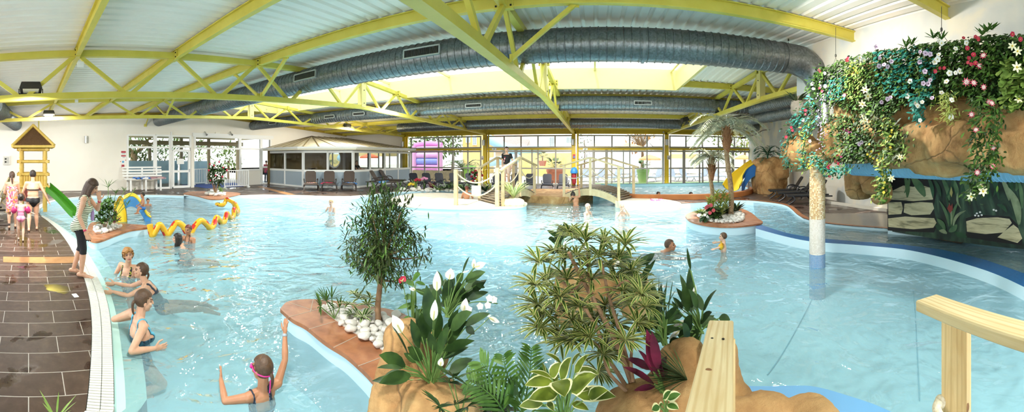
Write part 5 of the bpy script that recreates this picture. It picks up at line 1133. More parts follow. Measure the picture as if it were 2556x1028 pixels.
for nm, m_, n_ in (('foliage', LGY, 3400), ('sunlit_tone_foliage', LMD, 1300)):  # second leaf set in lighter green: sunlight put into the leaf colour
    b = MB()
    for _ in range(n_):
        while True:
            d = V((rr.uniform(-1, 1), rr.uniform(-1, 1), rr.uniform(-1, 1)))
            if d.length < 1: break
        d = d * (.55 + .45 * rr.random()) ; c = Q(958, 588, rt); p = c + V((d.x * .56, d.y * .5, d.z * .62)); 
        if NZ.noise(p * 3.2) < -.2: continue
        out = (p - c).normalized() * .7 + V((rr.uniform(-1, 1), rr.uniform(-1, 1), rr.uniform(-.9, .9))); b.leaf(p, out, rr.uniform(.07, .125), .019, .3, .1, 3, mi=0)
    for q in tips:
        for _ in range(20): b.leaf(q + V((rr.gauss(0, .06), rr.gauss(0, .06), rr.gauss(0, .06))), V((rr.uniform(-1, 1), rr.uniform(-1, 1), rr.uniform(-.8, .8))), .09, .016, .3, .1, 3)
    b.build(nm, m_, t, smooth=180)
# ---- fan of generic narrow leaves
def tuft(name, label, cat, base, n, L, W, m, spread=1.0, droop=.5, stripe=None, up=.6, seed=1, group=None, seg=5, stem=0, r0=.0, yaw=None):
    rr = random.Random(seed); bp = base if isinstance(base, V) else Q(*base); t = thing(name, label, cat, bp, 0, group); b = MB(); s0 = bp + V((0, 0, stem))
    for k in range(n):
        an = rr.uniform(0, 2 * pi) if yaw is None else yaw + rr.gauss(0, .5); d = V((cos(an) * spread, sin(an) * spread, up + rr.uniform(-.2, .5))); b.leaf(s0 + V((cos(an), sin(an), 0)) * r0, d, L * rr.uniform(.7, 1.1), W, droop, .15, seg, stripe=1 if stripe else None)
    b.build('foliage', [m, stripe] if stripe else m, t, smooth=180)
    if stem: k = MB(); k.tube([bp - V((0, 0, .02)), s0], .012, 6); k.build('stem', STEM, t)
    return t
def fanleaf(b, c, d, n, L, W, sp=1.3, mi=0):
    d = V(d).normalized(); sd = d.cross(V((0, 0, 1))).normalized()
    for j in range(n): f = (j / (n - 1) - .5) * 2; b.leaf(c, d * cos(f * sp) + sd * sin(f * sp) + V((0, 0, .1)), L * (1 - .2 * abs(f)), W, .35, .3, 4, mi=mi)
t = thing('fan_palm', 'small spiky fan palm in the near planter, left of the tree', 'palm', P(835, 795, .22)); b = MB(); s = MB(); bb = P(835, 795, .22); r_ = bb.xy.length
for x, y, a in ((815, 752, -.6), (848, 768, .3), (800, 765, -1.2), (828, 745, 0)):
    c = Q(x, y, r_); s.tube([bb, c], .006, 5); fanleaf(b, c, toward(c) * .4 + V((a * .5, 0, .9)), 13, .2, .02, 1.9)
b.build('foliage', LMD, t, smooth=180); s.build('stems', STEM, t)
t = tuft('variegated_shrub', 'bushy shrub with cream edged leaves in the near planter, just left of the trunk', 'shrub', P(905, 800, .22), 14, .2, .05, LMD, .9, .5, CREAM, .7, 3); b = MB(); rr = random.Random(9); bb = P(900, 800, .22); r_ = bb.xy.length
for x, y in ((868, 760), (895, 745), (915, 760), (880, 785), (905, 790), (925, 745), (885, 735)):
    c = Q(x, y, r_ + rr.uniform(-.1, .1))
    for k in range(11): an = k * 2.4; b.leaf(c, V((cos(an), sin(an), rr.uniform(.0, .9))), .13, .034, .6, .15, 4, stripe=1)
b.build('leaf_clusters', [LMD, CREAM], t, smooth=180)
# ---- peace lilies
ox, oy, s = 940, 640, 2.648
tplant('peace_lily', 'large peace lily with white spathes on the near boulder', 'peace lily', (1078, 965, 2.55), zz(ox, oy, s, [(190, 725, 18, 655, 95), (175, 738, 5, 740, 45), (225, 785, 20, 842, 80), (300, 685, 205, 600, 75), (210, 650, 100, 460, 55), (285, 605, 228, 415, 62), (300, 530, 262, 350, 48), (330, 540, 295, 375, 115), (370, 480, 330, 195, 105), (400, 540, 415, 370, 80), (405, 640, 480, 470, 85), (470, 570, 600, 430, 95), (440, 620, 645, 560, 62), (425, 670, 605, 605, 80), (490, 480, 630, 370, 100), (580, 455, 748, 382, 80), (475, 480, 540, 350, 52), (590, 465, 645, 515, 50), (480, 765, 632, 680, 85), (390, 640, 350, 500, 70), (260, 700, 180, 640, 50), (450, 560, 470, 440, 60)]), LDK,
       flowers=zz(ox, oy, s, [(398, 225, 400, 95, 48, -.05), (375, 420, 388, 285, 44, -.1), (165, 502, 102, 388, 66, -.05), (575, 365, 592, 275, 48, 0), (420, 722, 432, 668, 34, -.15), (745, 405, 812, 438, 30, .1)]), seed=2, fill=16)
tplant('peace_lily', 'second peace lily behind the near boulder, leaning over the water', 'peace lily', (1118, 790, 3.05), zz(ox, oy, s, [(470, 300, 482, 140, 62), (550, 305, 540, 165, 64), (590, 165, 718, 105, 72), (580, 235, 690, 165, 75), (530, 295, 655, 240, 82), (600, 285, 738, 238, 52), (450, 335, 480, 258, 62), (425, 200, 400, 95, 52), (440, 245, 345, 190, 52), (535, 165, 575, 112, 52), (570, 100, 614, 2, 22), (630, 205, 700, 172, 50), (330, 260, 250, 215, 40), (500, 200, 505, 120, 40)]), LDK,
       flowers=zz(ox, oy, s, [(640, 75, 645, 12, 26), (650, 72, 722, 45, 40), (480, 150, 492, 78, 56), (255, 220, 215, 212, 20)]), seed=4, fill=12)
tplant('leafy_plant', 'small leafy plant with red flowers between the tree and the peace lilies', 'plant', (1030, 856, 3.4), zz(ox, oy, s, [(250, 190, 185, 160, 35), (260, 170, 322, 190, 30), (240, 150, 290, 120, 60), (230, 260, 185, 280, 40), (250, 310, 140, 350, 30), (270, 330, 200, 350, 30), (300, 330, 360, 320, 30), (225, 400, 170, 440, 40), (250, 380, 330, 360, 40), (230, 340, 230, 200, 12), (260, 340, 255, 190, 12)]), LMD, flowers=zz(ox, oy, s, [(170, 160, 190, 130, 40), (170, 165, 145, 150, 36)]), seed=6, fm=mat('red petals', 'a81f38', .5))
# orchid spray
op = [Q(ox + x / s, oy + y / s, 2.9) for x, y in ((560, 330), (640, 302), (720, 300), (800, 312))]; t = thing('orchid', 'arching orchid stem with white flowers over the water', 'orchid', Q(1118, 800, 2.9)); b = MB(); b.tube(curve([Q(1118, 800, 2.9)] + op, 5), .004, 5); b.build('stem', STEM, t)
for x, y in ((684, 328), (745, 275), (735, 322), (610, 350), (776, 285)):
    b = MB(); c = Q(ox + x / s, oy + y / s, 2.88); tw = toward(c)
    for k in range(5): an = k * 2 * pi / 5 + .3; e1 = tw.orthogonal().normalized(); e2 = tw.cross(e1); b.leaf(c, e1 * cos(an) + e2 * sin(an) + tw * .2, .03, .028, 0, .1, 4, tw)
    b.build('flower', SPATH, t, smooth=180)
# ---- fan leaves and dark shrub in front of the boulder
t = thing('fan_palm', 'low fan palm at the bottom edge in front of the near boulder', 'palm', Q(1150, 1040, 2.2)); b = MB(); s2 = MB()
for x, y, dx, L in ((1100, 1018, -1, .17), (1135, 1010, .3, .17), (1165, 1016, 1, .17), (1130, 940, -.6, .14), (1175, 930, .8, .15), (1120, 955, -.2, .1)): c = Q(x, y, 2.2); s2.tube([Q(1150, 1040, 2.2), c], .004, 4); fanleaf(b, c, toward(c) * .6 + V((dx * .6, 0, .25)), 10, L, .016, 1.7)
b.build('foliage', LDK, t, smooth=180); s2.build('stems', STEM, t)
t = thing('leafy_plant', 'dark broad leaved plant under the feathery palm at the bottom edge', 'plant', Q(1225, 1060, 2.3)); b = MB(); rr = random.Random(3)
for x, y in ((1215, 985), (1240, 1000), (1200, 960), (1225, 1020), (1255, 1025)):
    c = Q(x, y, 2.3)
    for k in range(9): an = k * 2.4; b.leaf(c, V((cos(an), sin(an), rr.uniform(-.4, .6))), .11, .035, .6, .15, 4)
b.build('foliage', LDK, t, smooth=180)
# ---- feathery palm by fronds between picture points
def pinnate(b, pts_, n, ll, lw, mi=0, rr=R):
    ps = curve(pts_, 6); m = len(ps) - 1; b.tube(ps, [.007 * (1 - .7 * i / m) for i in range(m + 1)], 5, mi=mi)
    for k in range(n):
        f = .18 + .82 * k / (n - 1); i = min(int(f * m), m - 1); q = ps[i].lerp(ps[i + 1], f * m - i); tg = (ps[i + 1] - ps[i]).normalized(); sd = tg.cross(toward(q)).normalized(); l = ll * (1.05 - .55 * f)
        for s_ in (-1, 1): b.leaf(q, sd * s_ * .75 + tg * .8 + toward(q) * rr.uniform(-.1, .35), l, lw, .3, .15, 4, toward(q) + V((0, 0, .3)), mi=mi)
t = thing('feathery_palm', 'feathery green palm at the bottom centre, between the boulder and the cream edged plant', 'palm', Q(1290, 1060, 2.25)); rr = random.Random(8)
for L in ([(1290, 1050), (1275, 970), (1262, 920), (1256, 888)], [(1300, 1050), (1316, 970), (1324, 910), (1326, 870)], [(1280, 1050), (1250, 980), (1220, 930), (1200, 905)], [(1270, 1050), (1240, 1000), (1200, 965), (1170, 950)], [(1300, 1050), (1300, 1010), (1280, 990), (1270, 985)], [(1310, 1050), (1350, 1000), (1360, 960), (1368, 930)]):
    b = MB(); pinnate(b, [Q(x, y, 2.25 + rr.uniform(-.1, .1)) for x, y in L], 13, .17, .017, rr=rr); b.build('frond', LMD, t, smooth=180)
# ---- cream edged plant
ox, oy, s = 1150, 860, 6.12
tplant('hosta', 'large leaved plant with cream leaf edges at the bottom centre', 'plant', (1408, 1060, 2.1), zz(ox, oy, s, [(1390, 560, 985, 640, 210), (1480, 740, 1045, 855, 250), (1500, 550, 1590, 815, 330, -.25), (1690, 710, 2075, 470, 290), (1780, 770, 2365, 820, 230), (1950, 800, 2245, 705, 190), (1790, 390, 2115, 465, 130), (1530, 525, 1690, 195, 180), (1365, 490, 1555, 285, 190), (1745, 430, 1965, 145, 140), (1530, 275, 1295, 138, 90), (1385, 505, 1045, 418, 90), (1430, 570, 1485, 430, 120), (1640, 720, 1985, 690, 120), (1300, 470, 1243, 262, 70), (1250, 900, 900, 960, 160), (1700, 300, 1830, 130, 110), (1330, 880, 1420, 1020, 110), (1700, 900, 1950, 1010, 150)]), m_leaf('olive green blade', '44541a', '78862c'), CREAM, .1, .45, thick=.005, seed=7, shape=.75, edge=.8)
tuft('leafy_plant', 'narrow leaved plant peeping in at the bottom left on the brown tiles', 'plant', Q(140, 1050, 2.6), 16, .22, .016, LLT, .9, .2, None, .6, 5)
# ---- striped dracaena
t = thing('dracaena', 'tall dracaena with yellow striped leaves and several bare stems', 'dracaena', Q(1598, 1040, 2.25)); rD = 2.3; b = MB(); rr = random.Random(12)
tr = [([(1600, 1040), (1575, 950), (1540, 860), (1500, 780), (1455, 700), (1420, 630)], .022), ([(1598, 1040), (1560, 960), (1510, 880), (1490, 820), (1440, 740), (1400, 700)], .016), ([(1602, 1040), (1580, 950), (1560, 880), (1545, 820), (1520, 740), (1500, 650)], .018), ([(1575, 985), (1520, 930), (1500, 870), (1470, 850)], .013), ([(1580, 950), (1575, 900), (1580, 850), (1585, 800)], .012), ([(1500, 780), (1480, 740), (1470, 690), (1465, 630)], .012), ([(1455, 700), (1400, 760), (1380, 800)], .008), ([(1520, 740), (1560, 700), (1590, 720)], .009)]
for L, w in tr: n_ = len(L); b.tube(curve([Q(x, y, rD + .06 * sin(i * 2 + w * 300)) for i, (x, y) in enumerate(L)], 4), [w * (1 - .5 * i / (4 * (n_ - 1))) for i in range(4 * (n_ - 1) + 1)], 8)
b.build('stems', TWIG, t)
ros = [(1420, 585), (1460, 605), (1505, 610), (1385, 635), (1440, 645), (1495, 645), (1545, 650), (1365, 705), (1415, 700), (1475, 700), (1535, 700), (1590, 715), (1345, 765), (1400, 745), (1450, 770), (1510, 765), (1570, 765), (1350, 820), (1390, 830), (1430, 850), (1475, 845), (1530, 815), (1560, 850), (1610, 770), (1590, 810), (1505, 885), (1490, 925), (1345, 660), (1440, 600), (1560, 615), (1575, 680), (1385, 770), (1425, 800), (1410, 650), (1470, 670), (1520, 670), (1435, 740), (1340, 715), (1550, 730), (1480, 800), (1360, 790), (1600, 740), (1445, 815), (1515, 850), (1400, 860)]
for x, y in ros:
    b = MB()
    if 1:
        c = Q(x, y, rD + rr.uniform(-.22, .22)); ax_ = V((rr.uniform(-.5, .5), rr.uniform(-.5, .3), .5)) + (V(Q(x, y, rD)) - Q(1470, 800, rD)) * 1.2
        for k in range(28):
            an = k * 2.4; e = ax_.normalized() * rr.uniform(.1, .9) + V((cos(an), sin(an), rr.uniform(-.2, .3))); b.leaf(c + ax_ * .02 * (k / 24), e, rr.uniform(.12, .2), .02, .65, .18, 5, stripe=1, edge=.68)
    b.build('leaf_rosette', [m_leaf('dracaena green', '33501e', '5c7430') if 'dracaena green' not in MATS else MATS['dracaena green'], STRIPE], t, smooth=180)
# ---- burgundy cordyline, grass, right peace lily, plants behind
ox, oy, s = 1300, 540, 2.107
tplant('cordyline', 'burgundy red cordyline beside the rock near the handrail', 'cordyline', (1658, 990, 2.2), zz(ox, oy, s, [(700, 830, 662, 598, 62), (722, 805, 690, 608, 52), (715, 845, 768, 735, 52), (695, 815, 618, 705, 42), (690, 805, 555, 748, 42), (700, 880, 540, 795, 46), (705, 895, 598, 918, 32), (725, 950, 682, 975, 40), (742, 965, 722, 900, 40), (735, 870, 740, 760, 50), (740, 860, 770, 790, 40)]), RED, None, .12, .3, seed=3)
tuft('grass_tuft', 'dark fine grass tuft leaning left beside the handrail', 'grass plant', Q(1716, 948, 2.2), 90, .3, .006, LDK, .9, .35, None, .35, 6, seg=4, yaw=pi * .98)
tplant('peace_lily', 'peace lily with white spathes on the mound behind the near handrail', 'peace lily', (1750, 830, 2.75), zz(ox, oy, s, [(900, 480, 885, 275, 50), (880, 500, 855, 355, 46), (930, 480, 882, 385, 48), (960, 495, 1030, 388, 52), (945, 560, 1005, 505, 62), (1043, 535, 1100, 545, 52), (850, 490, 800, 425, 30), (720, 570, 690, 425, 85), (650, 420, 705, 372, 40), (720, 610, 845, 598, 55), (800, 560, 760, 500, 60), (870, 600, 900, 520, 60), (910, 850, 935, 700, 48), (850, 520, 770, 520, 50), (700, 560, 640, 560, 50), (760, 620, 700, 660, 50), (890, 640, 940, 600, 60), (830, 640, 790, 700, 60), (880, 660, 850, 560, 60), (893, 282, 874, 165, 20)]), LDK,
       flowers=zz(ox, oy, s, [(745, 572, 740, 512, 44), (870, 545, 790, 600, 26), (835, 600, 780, 650, 24), (880, 620, 872, 528, 34), (910, 420, 920, 360, 20)]), seed=8, fill=22)
tplant('leafy_plant', 'broad leaved plant right of the dracaena, above the pool boulder', 'plant', (1570, 752, 4.2), zz(ox, oy, s, [(610, 270, 675, 205, 45), (600, 300, 560, 255, 40), (620, 310, 702, 308, 18), (470, 190, 588, 222, 52), (560, 330, 600, 270, 60), (640, 330, 580, 350, 50), (570, 300, 530, 330, 50), (600, 360, 660, 400, 60), (520, 230, 590, 260, 40), (640, 300, 700, 250, 24)]), LDK, flowers=zz(ox, oy, s, [(590, 320, 640, 310, 30), (520, 240, 480, 215, 30)]), seed=9, fill=12)
tplant('leafy_plant', 'broad leaved plant behind the top of the striped dracaena', 'plant', (1400, 640, 4.1), zz(ox, oy, s, [(190, 110, 215, 42, 34), (215, 110, 248, 55, 34), (190, 105, 138, 75, 30), (180, 130, 145, 120, 36), (165, 235, 98, 230, 30), (230, 100, 258, 80, 26), (200, 150, 180, 80, 30), (200, 310, 150, 290, 40)]), LDK, seed=10, fill=6)
tplant('strelitzia', 'orange and white flower standing out right of the dracaena top', 'flower', (1530, 700, 3.9), zz(ox, oy, s, [(470, 260, 440, 225, 24), (480, 260, 500, 215, 24)]), m_leaf('orange petal', 'dd8a2c', 'f0b450'), seed=3, flowers=zz(ox, oy, s, [(480, 260, 520, 225, 40)]))
tplant('leafy_plant', 'dark fern like plant filling between the dracaena and the handrail mound', 'plant', (1660, 860, 2.6), zz(ox, oy, s, [(700, 600, 620, 560, 20), (700, 590, 630, 520, 20), (720, 580, 650, 480, 22), (740, 580, 690, 460, 24), (700, 620, 620, 600, 20), (700, 640, 640, 640, 20), (720, 650, 780, 640, 24), (740, 500, 740, 350, 16), (750, 500, 770, 330, 8), (760, 540, 830, 470, 30), (700, 500, 650, 400, 50), (690, 450, 680, 380, 50)]), LDK, seed=11, fill=26)
tplant('caladium', 'small patterned leaf plant at the bottom edge by the cordyline', 'plant', (1665, 1040, 2.0), zz(ox, oy, s, [(770, 960, 840, 935, 50), (770, 990, 830, 1015, 50), (730, 1000, 690, 1020, 50), (745, 985, 720, 1025, 46), (750, 960, 790, 920, 40)]), LMD, CREAM, seed=12)
# ---- left planter
bb = P(262, 575, .21); r_ = bb.xy.length; t = thing('leafy_shrub', 'bushy dark green shrub in the left planter beside the standing woman', 'shrub', bb); b = MB(); rr = random.Random(4); s2 = MB()
for _ in range(46):
    x, y = rr.gauss(262, 13), rr.uniform(505, 558); c = Q(x, y, r_ + rr.uniform(-.2, .2))
    for k in range(9): an = k * 2.4 + rr.random(); b.leaf(c, V((cos(an), sin(an), rr.uniform(-.2, 1))), .2, .045, .5, .15, 3)
for x in (252, 262, 270): s2.tube([bb, Q(x, 545, r_)], .015, 5)
b.build('foliage', LMD, t, smooth=180); s2.build('stems', TWIG, t)
bb = P(272, 566, .21); r_ = bb.xy.length; t = thing('papyrus', 'tall papyrus with umbrella heads in the left planter', 'papyrus', bb); s2 = MB(); b = MB()
for x, y, n_, L in ((270, 468, 14, .42), (289, 483, 12, .3), (310, 477, 12, .25), (274, 500, 12, .26), (296, 510, 8, .22), (318, 511, 10, .26), (336, 473, 3, .1), (272, 527, 8, .16)):
    c = Q(x, y, r_); s2.tube(curve([bb, bb.lerp(c, .5) + V((0, 0, .06)), c], 4), .009, 5)
    for k in range(n_): an = k * 2.4; b.leaf(c, V((cos(an), sin(an), rr.uniform(.1, 1.4))), L * rr.uniform(.6, 1.1), .02, .5, .1, 4)
b.build('umbrella_leaves', LMD, t, smooth=180); s2.build('stems', STEM, t)
tplant('cordyline', 'burgundy cordyline in the left planter before the yellow slide', 'cordyline', (285.5, 565, 11.0), [(286, 558, 272, 531, 4), (286, 555, 284, 518, 4), (287, 556, 291, 524, 5), (288, 555, 304, 541, 4), (288, 552, 305, 549, 3), (286, 558, 279, 540, 4)], RED, seed=2)
# ---- camellia
bb = P(537, 486, .21); r_ = bb.xy.length; t = thing('camellia', 'camellia shrub with red blooms in the planter before the white railings', 'shrub', bb); s2 = MB(); b = MB(); rr = random.Random(6)
for x, y in ((536, 460), (545, 455), (530, 455)): s2.tube([bb, Q(x, y, r_)], .03, 6)
for _ in range(420):
    an = rr.uniform(0, 6.28); q = rr.random() ** .5; x, y = 541 + cos(an) * q * 22, 437 + sin(an) * q * 27; p = Q(x, y, r_ + rr.uniform(-.4, .4)); b.leaf(p, V((rr.uniform(-1, 1), rr.uniform(-1, 1), rr.uniform(-.7, .8))), .17, .08, .3, .2, 3)
b.build('foliage', LDK, t, smooth=180); s2.build('stems', TWIG, t)
REDP = mat('red petals', 'c42440', .5)
for x, y in ((547, 404), (524, 410), (557, 418), (521, 425), (566, 425), (525, 450), (555, 441), (538, 438), (534, 413)): b = MB(); b.ell(Q(x, y, r_ - .42), (.055, .045, .055), nu=8, nv=6); b.build('bloom', REDP, t)
tuft('grass_tuft', 'thin green weeds right of the camellia stem', 'grass plant', P(553, 484, .21), 24, .6, .03, LLT, .6, .5, None, 1, 9, seg=4)
# ---- planted bed behind the sandy island
bed = [(997, 474, 'tall thin papyrus like plant at the left of the planted bed', LMD, 18, .8, .03, .45, 1.0), (1036, 474, 'upright green plant beneath yellow and red flowers', LLT, 16, .7, .07, .35, 1.2), (1058, 474, 'slim plant with a pink and white bouquet', LMD, 10, .5, .05, .4, 1.2), (1078, 475, 'red cordyline in the planted bed', RED, 12, .7, .09, .5, .8), (1095, 477, 'green fern in the planted bed beside the red cordyline', LLT, 26, .9, .08, 1.0, .5), (1116, 477, 'dark green leafy plant in the middle of the bed', LDK, 26, .9, .13, .8, .6), (1120, 466, 'wispy green plant before the third navy lounger', LLT, 40, .8, .04, .9, .8), (1140, 478, 'low green plant left of the rope post', LMD, 20, .8, .1, .8, .6), (1160, 476, 'green plant right of the rope post', LMD, 22, .7, .1, .8, .7), (1225, 479, 'yellow green strappy plant beside the footbridge', LYL, 30, 1.0, .07, .8, .7), (1212, 479, 'dark strappy plant left of the footbridge', LDK, 26, .9, .08, .9, .6), (1035, 466, 'leafy plant behind the first navy lounger foot', LMD, 14, .6, .06, .5, .9)]
for i, (x, y, w, m_, n_, L, W_, sp, up) in enumerate(bed): tuft('bed_plant', w, 'plant', P(x, y, DZ), n_, L, W_, m_, sp, .6, None, up, 20 + i, 'plants in the bed behind the sandy island')
def flowers_on(t, lst, r_, s_, m_):
    for x, y in lst: b = MB(); b.ell(Q(x, y, r_), (s_, s_, s_ * .8), nu=8, nv=6); b.build('bloom', m_, t)
t = thing('flower_bush', 'tall bush of red and yellow flowers by the second yellow column', 'flower bush', P(1190, 478, DZ)); b = MB(); rr = random.Random(2); rB = P(1190, 478, DZ).xy.length
for _ in range(260): p = Q(rr.gauss(1188, 9), rr.uniform(422, 472), rB + rr.uniform(-.3, .3)); b.leaf(p, V((rr.uniform(-1, 1), rr.uniform(-1, 1), rr.uniform(-.5, .8))), .22, .09, .3, .2, 3)
b.build('foliage', LDK, t, smooth=180); flowers_on(t, [(1180, 430), (1187, 425), (1200, 428), (1177, 440), (1185, 445), (1192, 436), (1199, 444), (1180, 452), (1203, 438)], rB - .4, .09, REDP); flowers_on(t, [(1190, 448), (1193, 442), (1176, 453), (1188, 455)], rB - .42, .08, mat('yellow petals', 'e9c93c', .5))
for x, y, m_, w in ((1041, 447, REDP, 'red'), (1025, 458, mat('yellow petals'), 'yellow'), (1058, 444, mat('pink petals', 'd88ab0', .5), 'pink')):
    r_ = P(x, 474, DZ).xy.length - .1; t = thing('flower', f'single {w} flower head on a stalk in the planted bed', 'flower', P(x, 474, DZ), 0, 'single flowers in the planted bed'); b = MB(); b.tube([P(x, 474, DZ), Q(x, y, r_)], .015, 5); b.build('stalk', STEM, t)
    for dx, dy in ((0, 0), (6, 2), (-4, 3)): b = MB(); b.ell(Q(x + dx, y + dy, r_), (.12, .1, .08), nu=10, nv=6); b.build('bloom', m_, t)
# spider plant in the hollow rock
pr = Q(1282, 506, 14.3); pr.z = .2; rockmass('planter_rock', 'pale rounded hollow rock holding the striped spider plant', [((pr.x, pr.y, .3), (.46, .38, .2), .2)], .05, .03, 2, 'rock', PALER, 2)
tuft('spider_plant', 'striped spider plant growing out of the pale hollow rock', 'plant', V((pr.x, pr.y, .48)), 90, .95, .045, LYL, .8, .7, CREAM, 1.0, 31)
# ---- palm island
def trunkpalm(base, top, r0, r1, label, nfr, Lf, mt, seed, rgh=True):
    rr = random.Random(seed); t = thing('palm_tree', label, 'palm tree', base); b = MB(); ps = [base.lerp(top, k / 30) + V((.05 * sin(k * .2), 0, 0)) for k in range(31)]
    b.tube(ps, [lerp(r0, r1, k / 30) * (1.06 if k % 2 else .96) for k in range(31)], 12); o = len(b.v); b.build('trunk', PTRUNK, t)
    b = MB(); b.tube([top - V((0, 0, .75)), top - V((0, 0, .45)), top + V((0, 0, .1))], [r1 * 1.1, r1 * 2.1, r1 * 1.5], 12)
    for k in range(46): an = k * 2.4; p = top + V((cos(an) * r1 * 1.7, sin(an) * r1 * 1.7, -.05 - .012 * k)); b.leaf(p, V((cos(an) * .4, sin(an) * .4, .9)), .3, .05, .1, .2, 2)
    b.build('fibre_boot', mat('palm fibre', 'b3835c', .95, 0, (20, '8a5c3c', .5), (40, .8)), t)
    for k in range(nfr):
        an = k * 2.4 + rr.uniform(-.2, .2); el = rr.uniform(.05, 1.0); b = MB(); frond(b, top, (cos(an) * cos(el), sin(an) * cos(el), sin(el)), Lf * rr.uniform(.8, 1.1), 1.15, 34, .026, .36, .02, rnd=rr, seg=9); b.build('frond', mt, t, smooth=180)
    return t
bb = P(1824, 538, .27); r_ = bb.xy.length; trunkpalm(bb, Q(1814, 322, r_), .085, .07, 'tall artificial palm with a pale feathery crown on the round planter', 28, 1.4, FADE, 3)
bb = P(1775, 530, .27); r_ = bb.xy.length; trunkpalm(bb, Q(1776, 395, r_), .075, .06, 'shorter thin palm tree behind the tall one on the round planter', 18, .9, FADE, 5)
bb = P(1795, 540, .27); r_ = bb.xy.length; t = thing('leafy_shrub', 'yellow green upright shrub between the palm trunks', 'shrub', bb); b = MB(); rr = random.Random(7)
for x, y in ((1790, 478), (1782, 492), (1800, 495), (1775, 505), (1792, 508), (1806, 478), (1815, 490), (1783, 520), (1802, 518), (1770, 495), (1797, 525), (1812, 505)):
    c = Q(x, y, r_ + rr.uniform(-.2, .2)); b.tube([bb, c], .012, 4)
    for k in range(22): an = k * 2.4; b.leaf(c - V((0, 0, .018 * k * .6)), V((cos(an), sin(an), .7)), .2, .05, .3, .2, 3)
b.build('foliage', LYL, t, smooth=180)
bb = P(1778, 549, .27); r_ = bb.xy.length; t = thing('anthurium', 'anthurium with red flowers at the front of the palm planter', 'plant', bb); b = MB()
for _ in range(60): p = Q(rr.gauss(1780, 10), rr.uniform(515, 545), r_ + rr.uniform(-.2, .2)); b.leaf(p, V((rr.uniform(-1, 1), rr.uniform(-1, .2), rr.uniform(-.6, .4))), .24, .15, .4, .15, 4)
b.build('foliage', LDK, t, smooth=180)
for x, y in ((1767, 513), (1775, 510), (1781, 523), (1772, 529), (1763, 516)): c = Q(x, y, r_ - .3); b = MB(); b.leaf(c + V((0, 0, -.08)), V((0, 0, 1)), .12, .11, 0, .15, 5, toward(c) + V((0, 0, .5))); b.build('spathe', mat('coral red spathe', 'd2515a', .4), t, smooth=180)
tuft('fern', 'light green fern at the left of the palm planter', 'fern', P(1750, 537, .27), 60, .45, .035, LLT, 1.0, .6, None, .5, 41); tuft('leafy_plant', 'dark leaved plant right of the tall palm trunk', 'plant', P(1835, 530, .27), 40, .5, .1, LGY, .8, .4, None, .7, 42); tuft('leafy_plant', 'grey green leafy plant between the palm trunk and the red flowers', 'plant', P(1812, 536, .27), 50, .45, .08, LGY, .9, .4, None, .6, 43)
# ================================================================== mosaic column
cb = P(2040, 664, 0); t = thing('mosaic_column', 'round column with gold, white and blue mosaic bands standing in the pool', 'column', (cb.x, cb.y, -.9))
def m_mosaic():
    m = bpy.data.materials.new('mosaic'); m.use_nodes = True; n = NT(m); b = n.n['Principled BSDF']; tc = n.new('ShaderNodeTexCoord'); sp = n.new('ShaderNodeSeparateXYZ', {0: tc.outputs['Object']})
    at = n.new('ShaderNodeMath', {0: sp.outputs[0], 1: sp.outputs[1]}, operation='ARCTAN2'); u = n.new('ShaderNodeMath', {0: at.outputs[0], 1: .155}, operation='MULTIPLY')
    cx = n.new('ShaderNodeCombineXYZ', {0: u.outputs[0], 1: sp.outputs[2], 2: 0.0}); br = n.new('ShaderNodeTexBrick', {'Vector': cx.outputs[0], 'Scale': 1.0, 'Mortar Size': .0022, 'Brick Width': .0255, 'Row Height': .0255, 'Color1': (1, 1, 1, 1), 'Color2': (0, 0, 0, 1), 'Mortar': (.5, .5, .5, 1)}); br.offset = 0
    wn = n.new('ShaderNodeTexWhiteNoise', noise_dimensions='2D'); sn = n.new('ShaderNodeVectorMath', {0: cx.outputs[0], 1: (.0255, .0255, 1)}, operation='SNAP'); n.l.new(sn.outputs[0], wn.inputs[0])
    gold = n.ramp(wn.outputs[0], [(0, 'a87a34'), (.35, 'c09448'), (.7, 'd6b878'), (1, 'ead9b0')]); white = n.ramp(wn.outputs[0], [(0, 'd6cdc2'), (1, 'e9e3da')]); blue = n.ramp(wn.outputs[0], [(0, '3f84bc'), (1, '4f94c8')])
    z = n.new('ShaderNodeMath', {0: sp.outputs[2], 1: -.9 * 0}, operation='ADD')
    lo, hi = cb_z1, cb_z2
    g1 = n.new('ShaderNodeMath', {0: z.outputs[0], 1: hi}, operation='GREATER_THAN'); g2 = n.new('ShaderNodeMath', {0: z.outputs[0], 1: lo}, operation='GREATER_THAN')
    c = n.mix(g1.outputs[0], n.mix(g2.outputs[0], blue, white), gold); n.l.new(n.mix(br.outputs['Fac'], c, 'cfc6b8'), b.inputs['Base Color']); b.inputs['Roughness'].default_value = .25; return m
rc = cb.xy.length; cb_z1 = Q(2040, 632, rc).z + .9; cb_z2 = Q(2040, 545, rc).z + .9
b = MB(); b.tube([(cb.x, cb.y, -.9), (cb.x, cb.y, .01), (cb.x, cb.y, Q(2040, 632, rc).z), (cb.x, cb.y, Q(2040, 545, rc).z), (cb.x, cb.y, 2.15)], .155, 40); b.build('shaft', m_mosaic(), t)
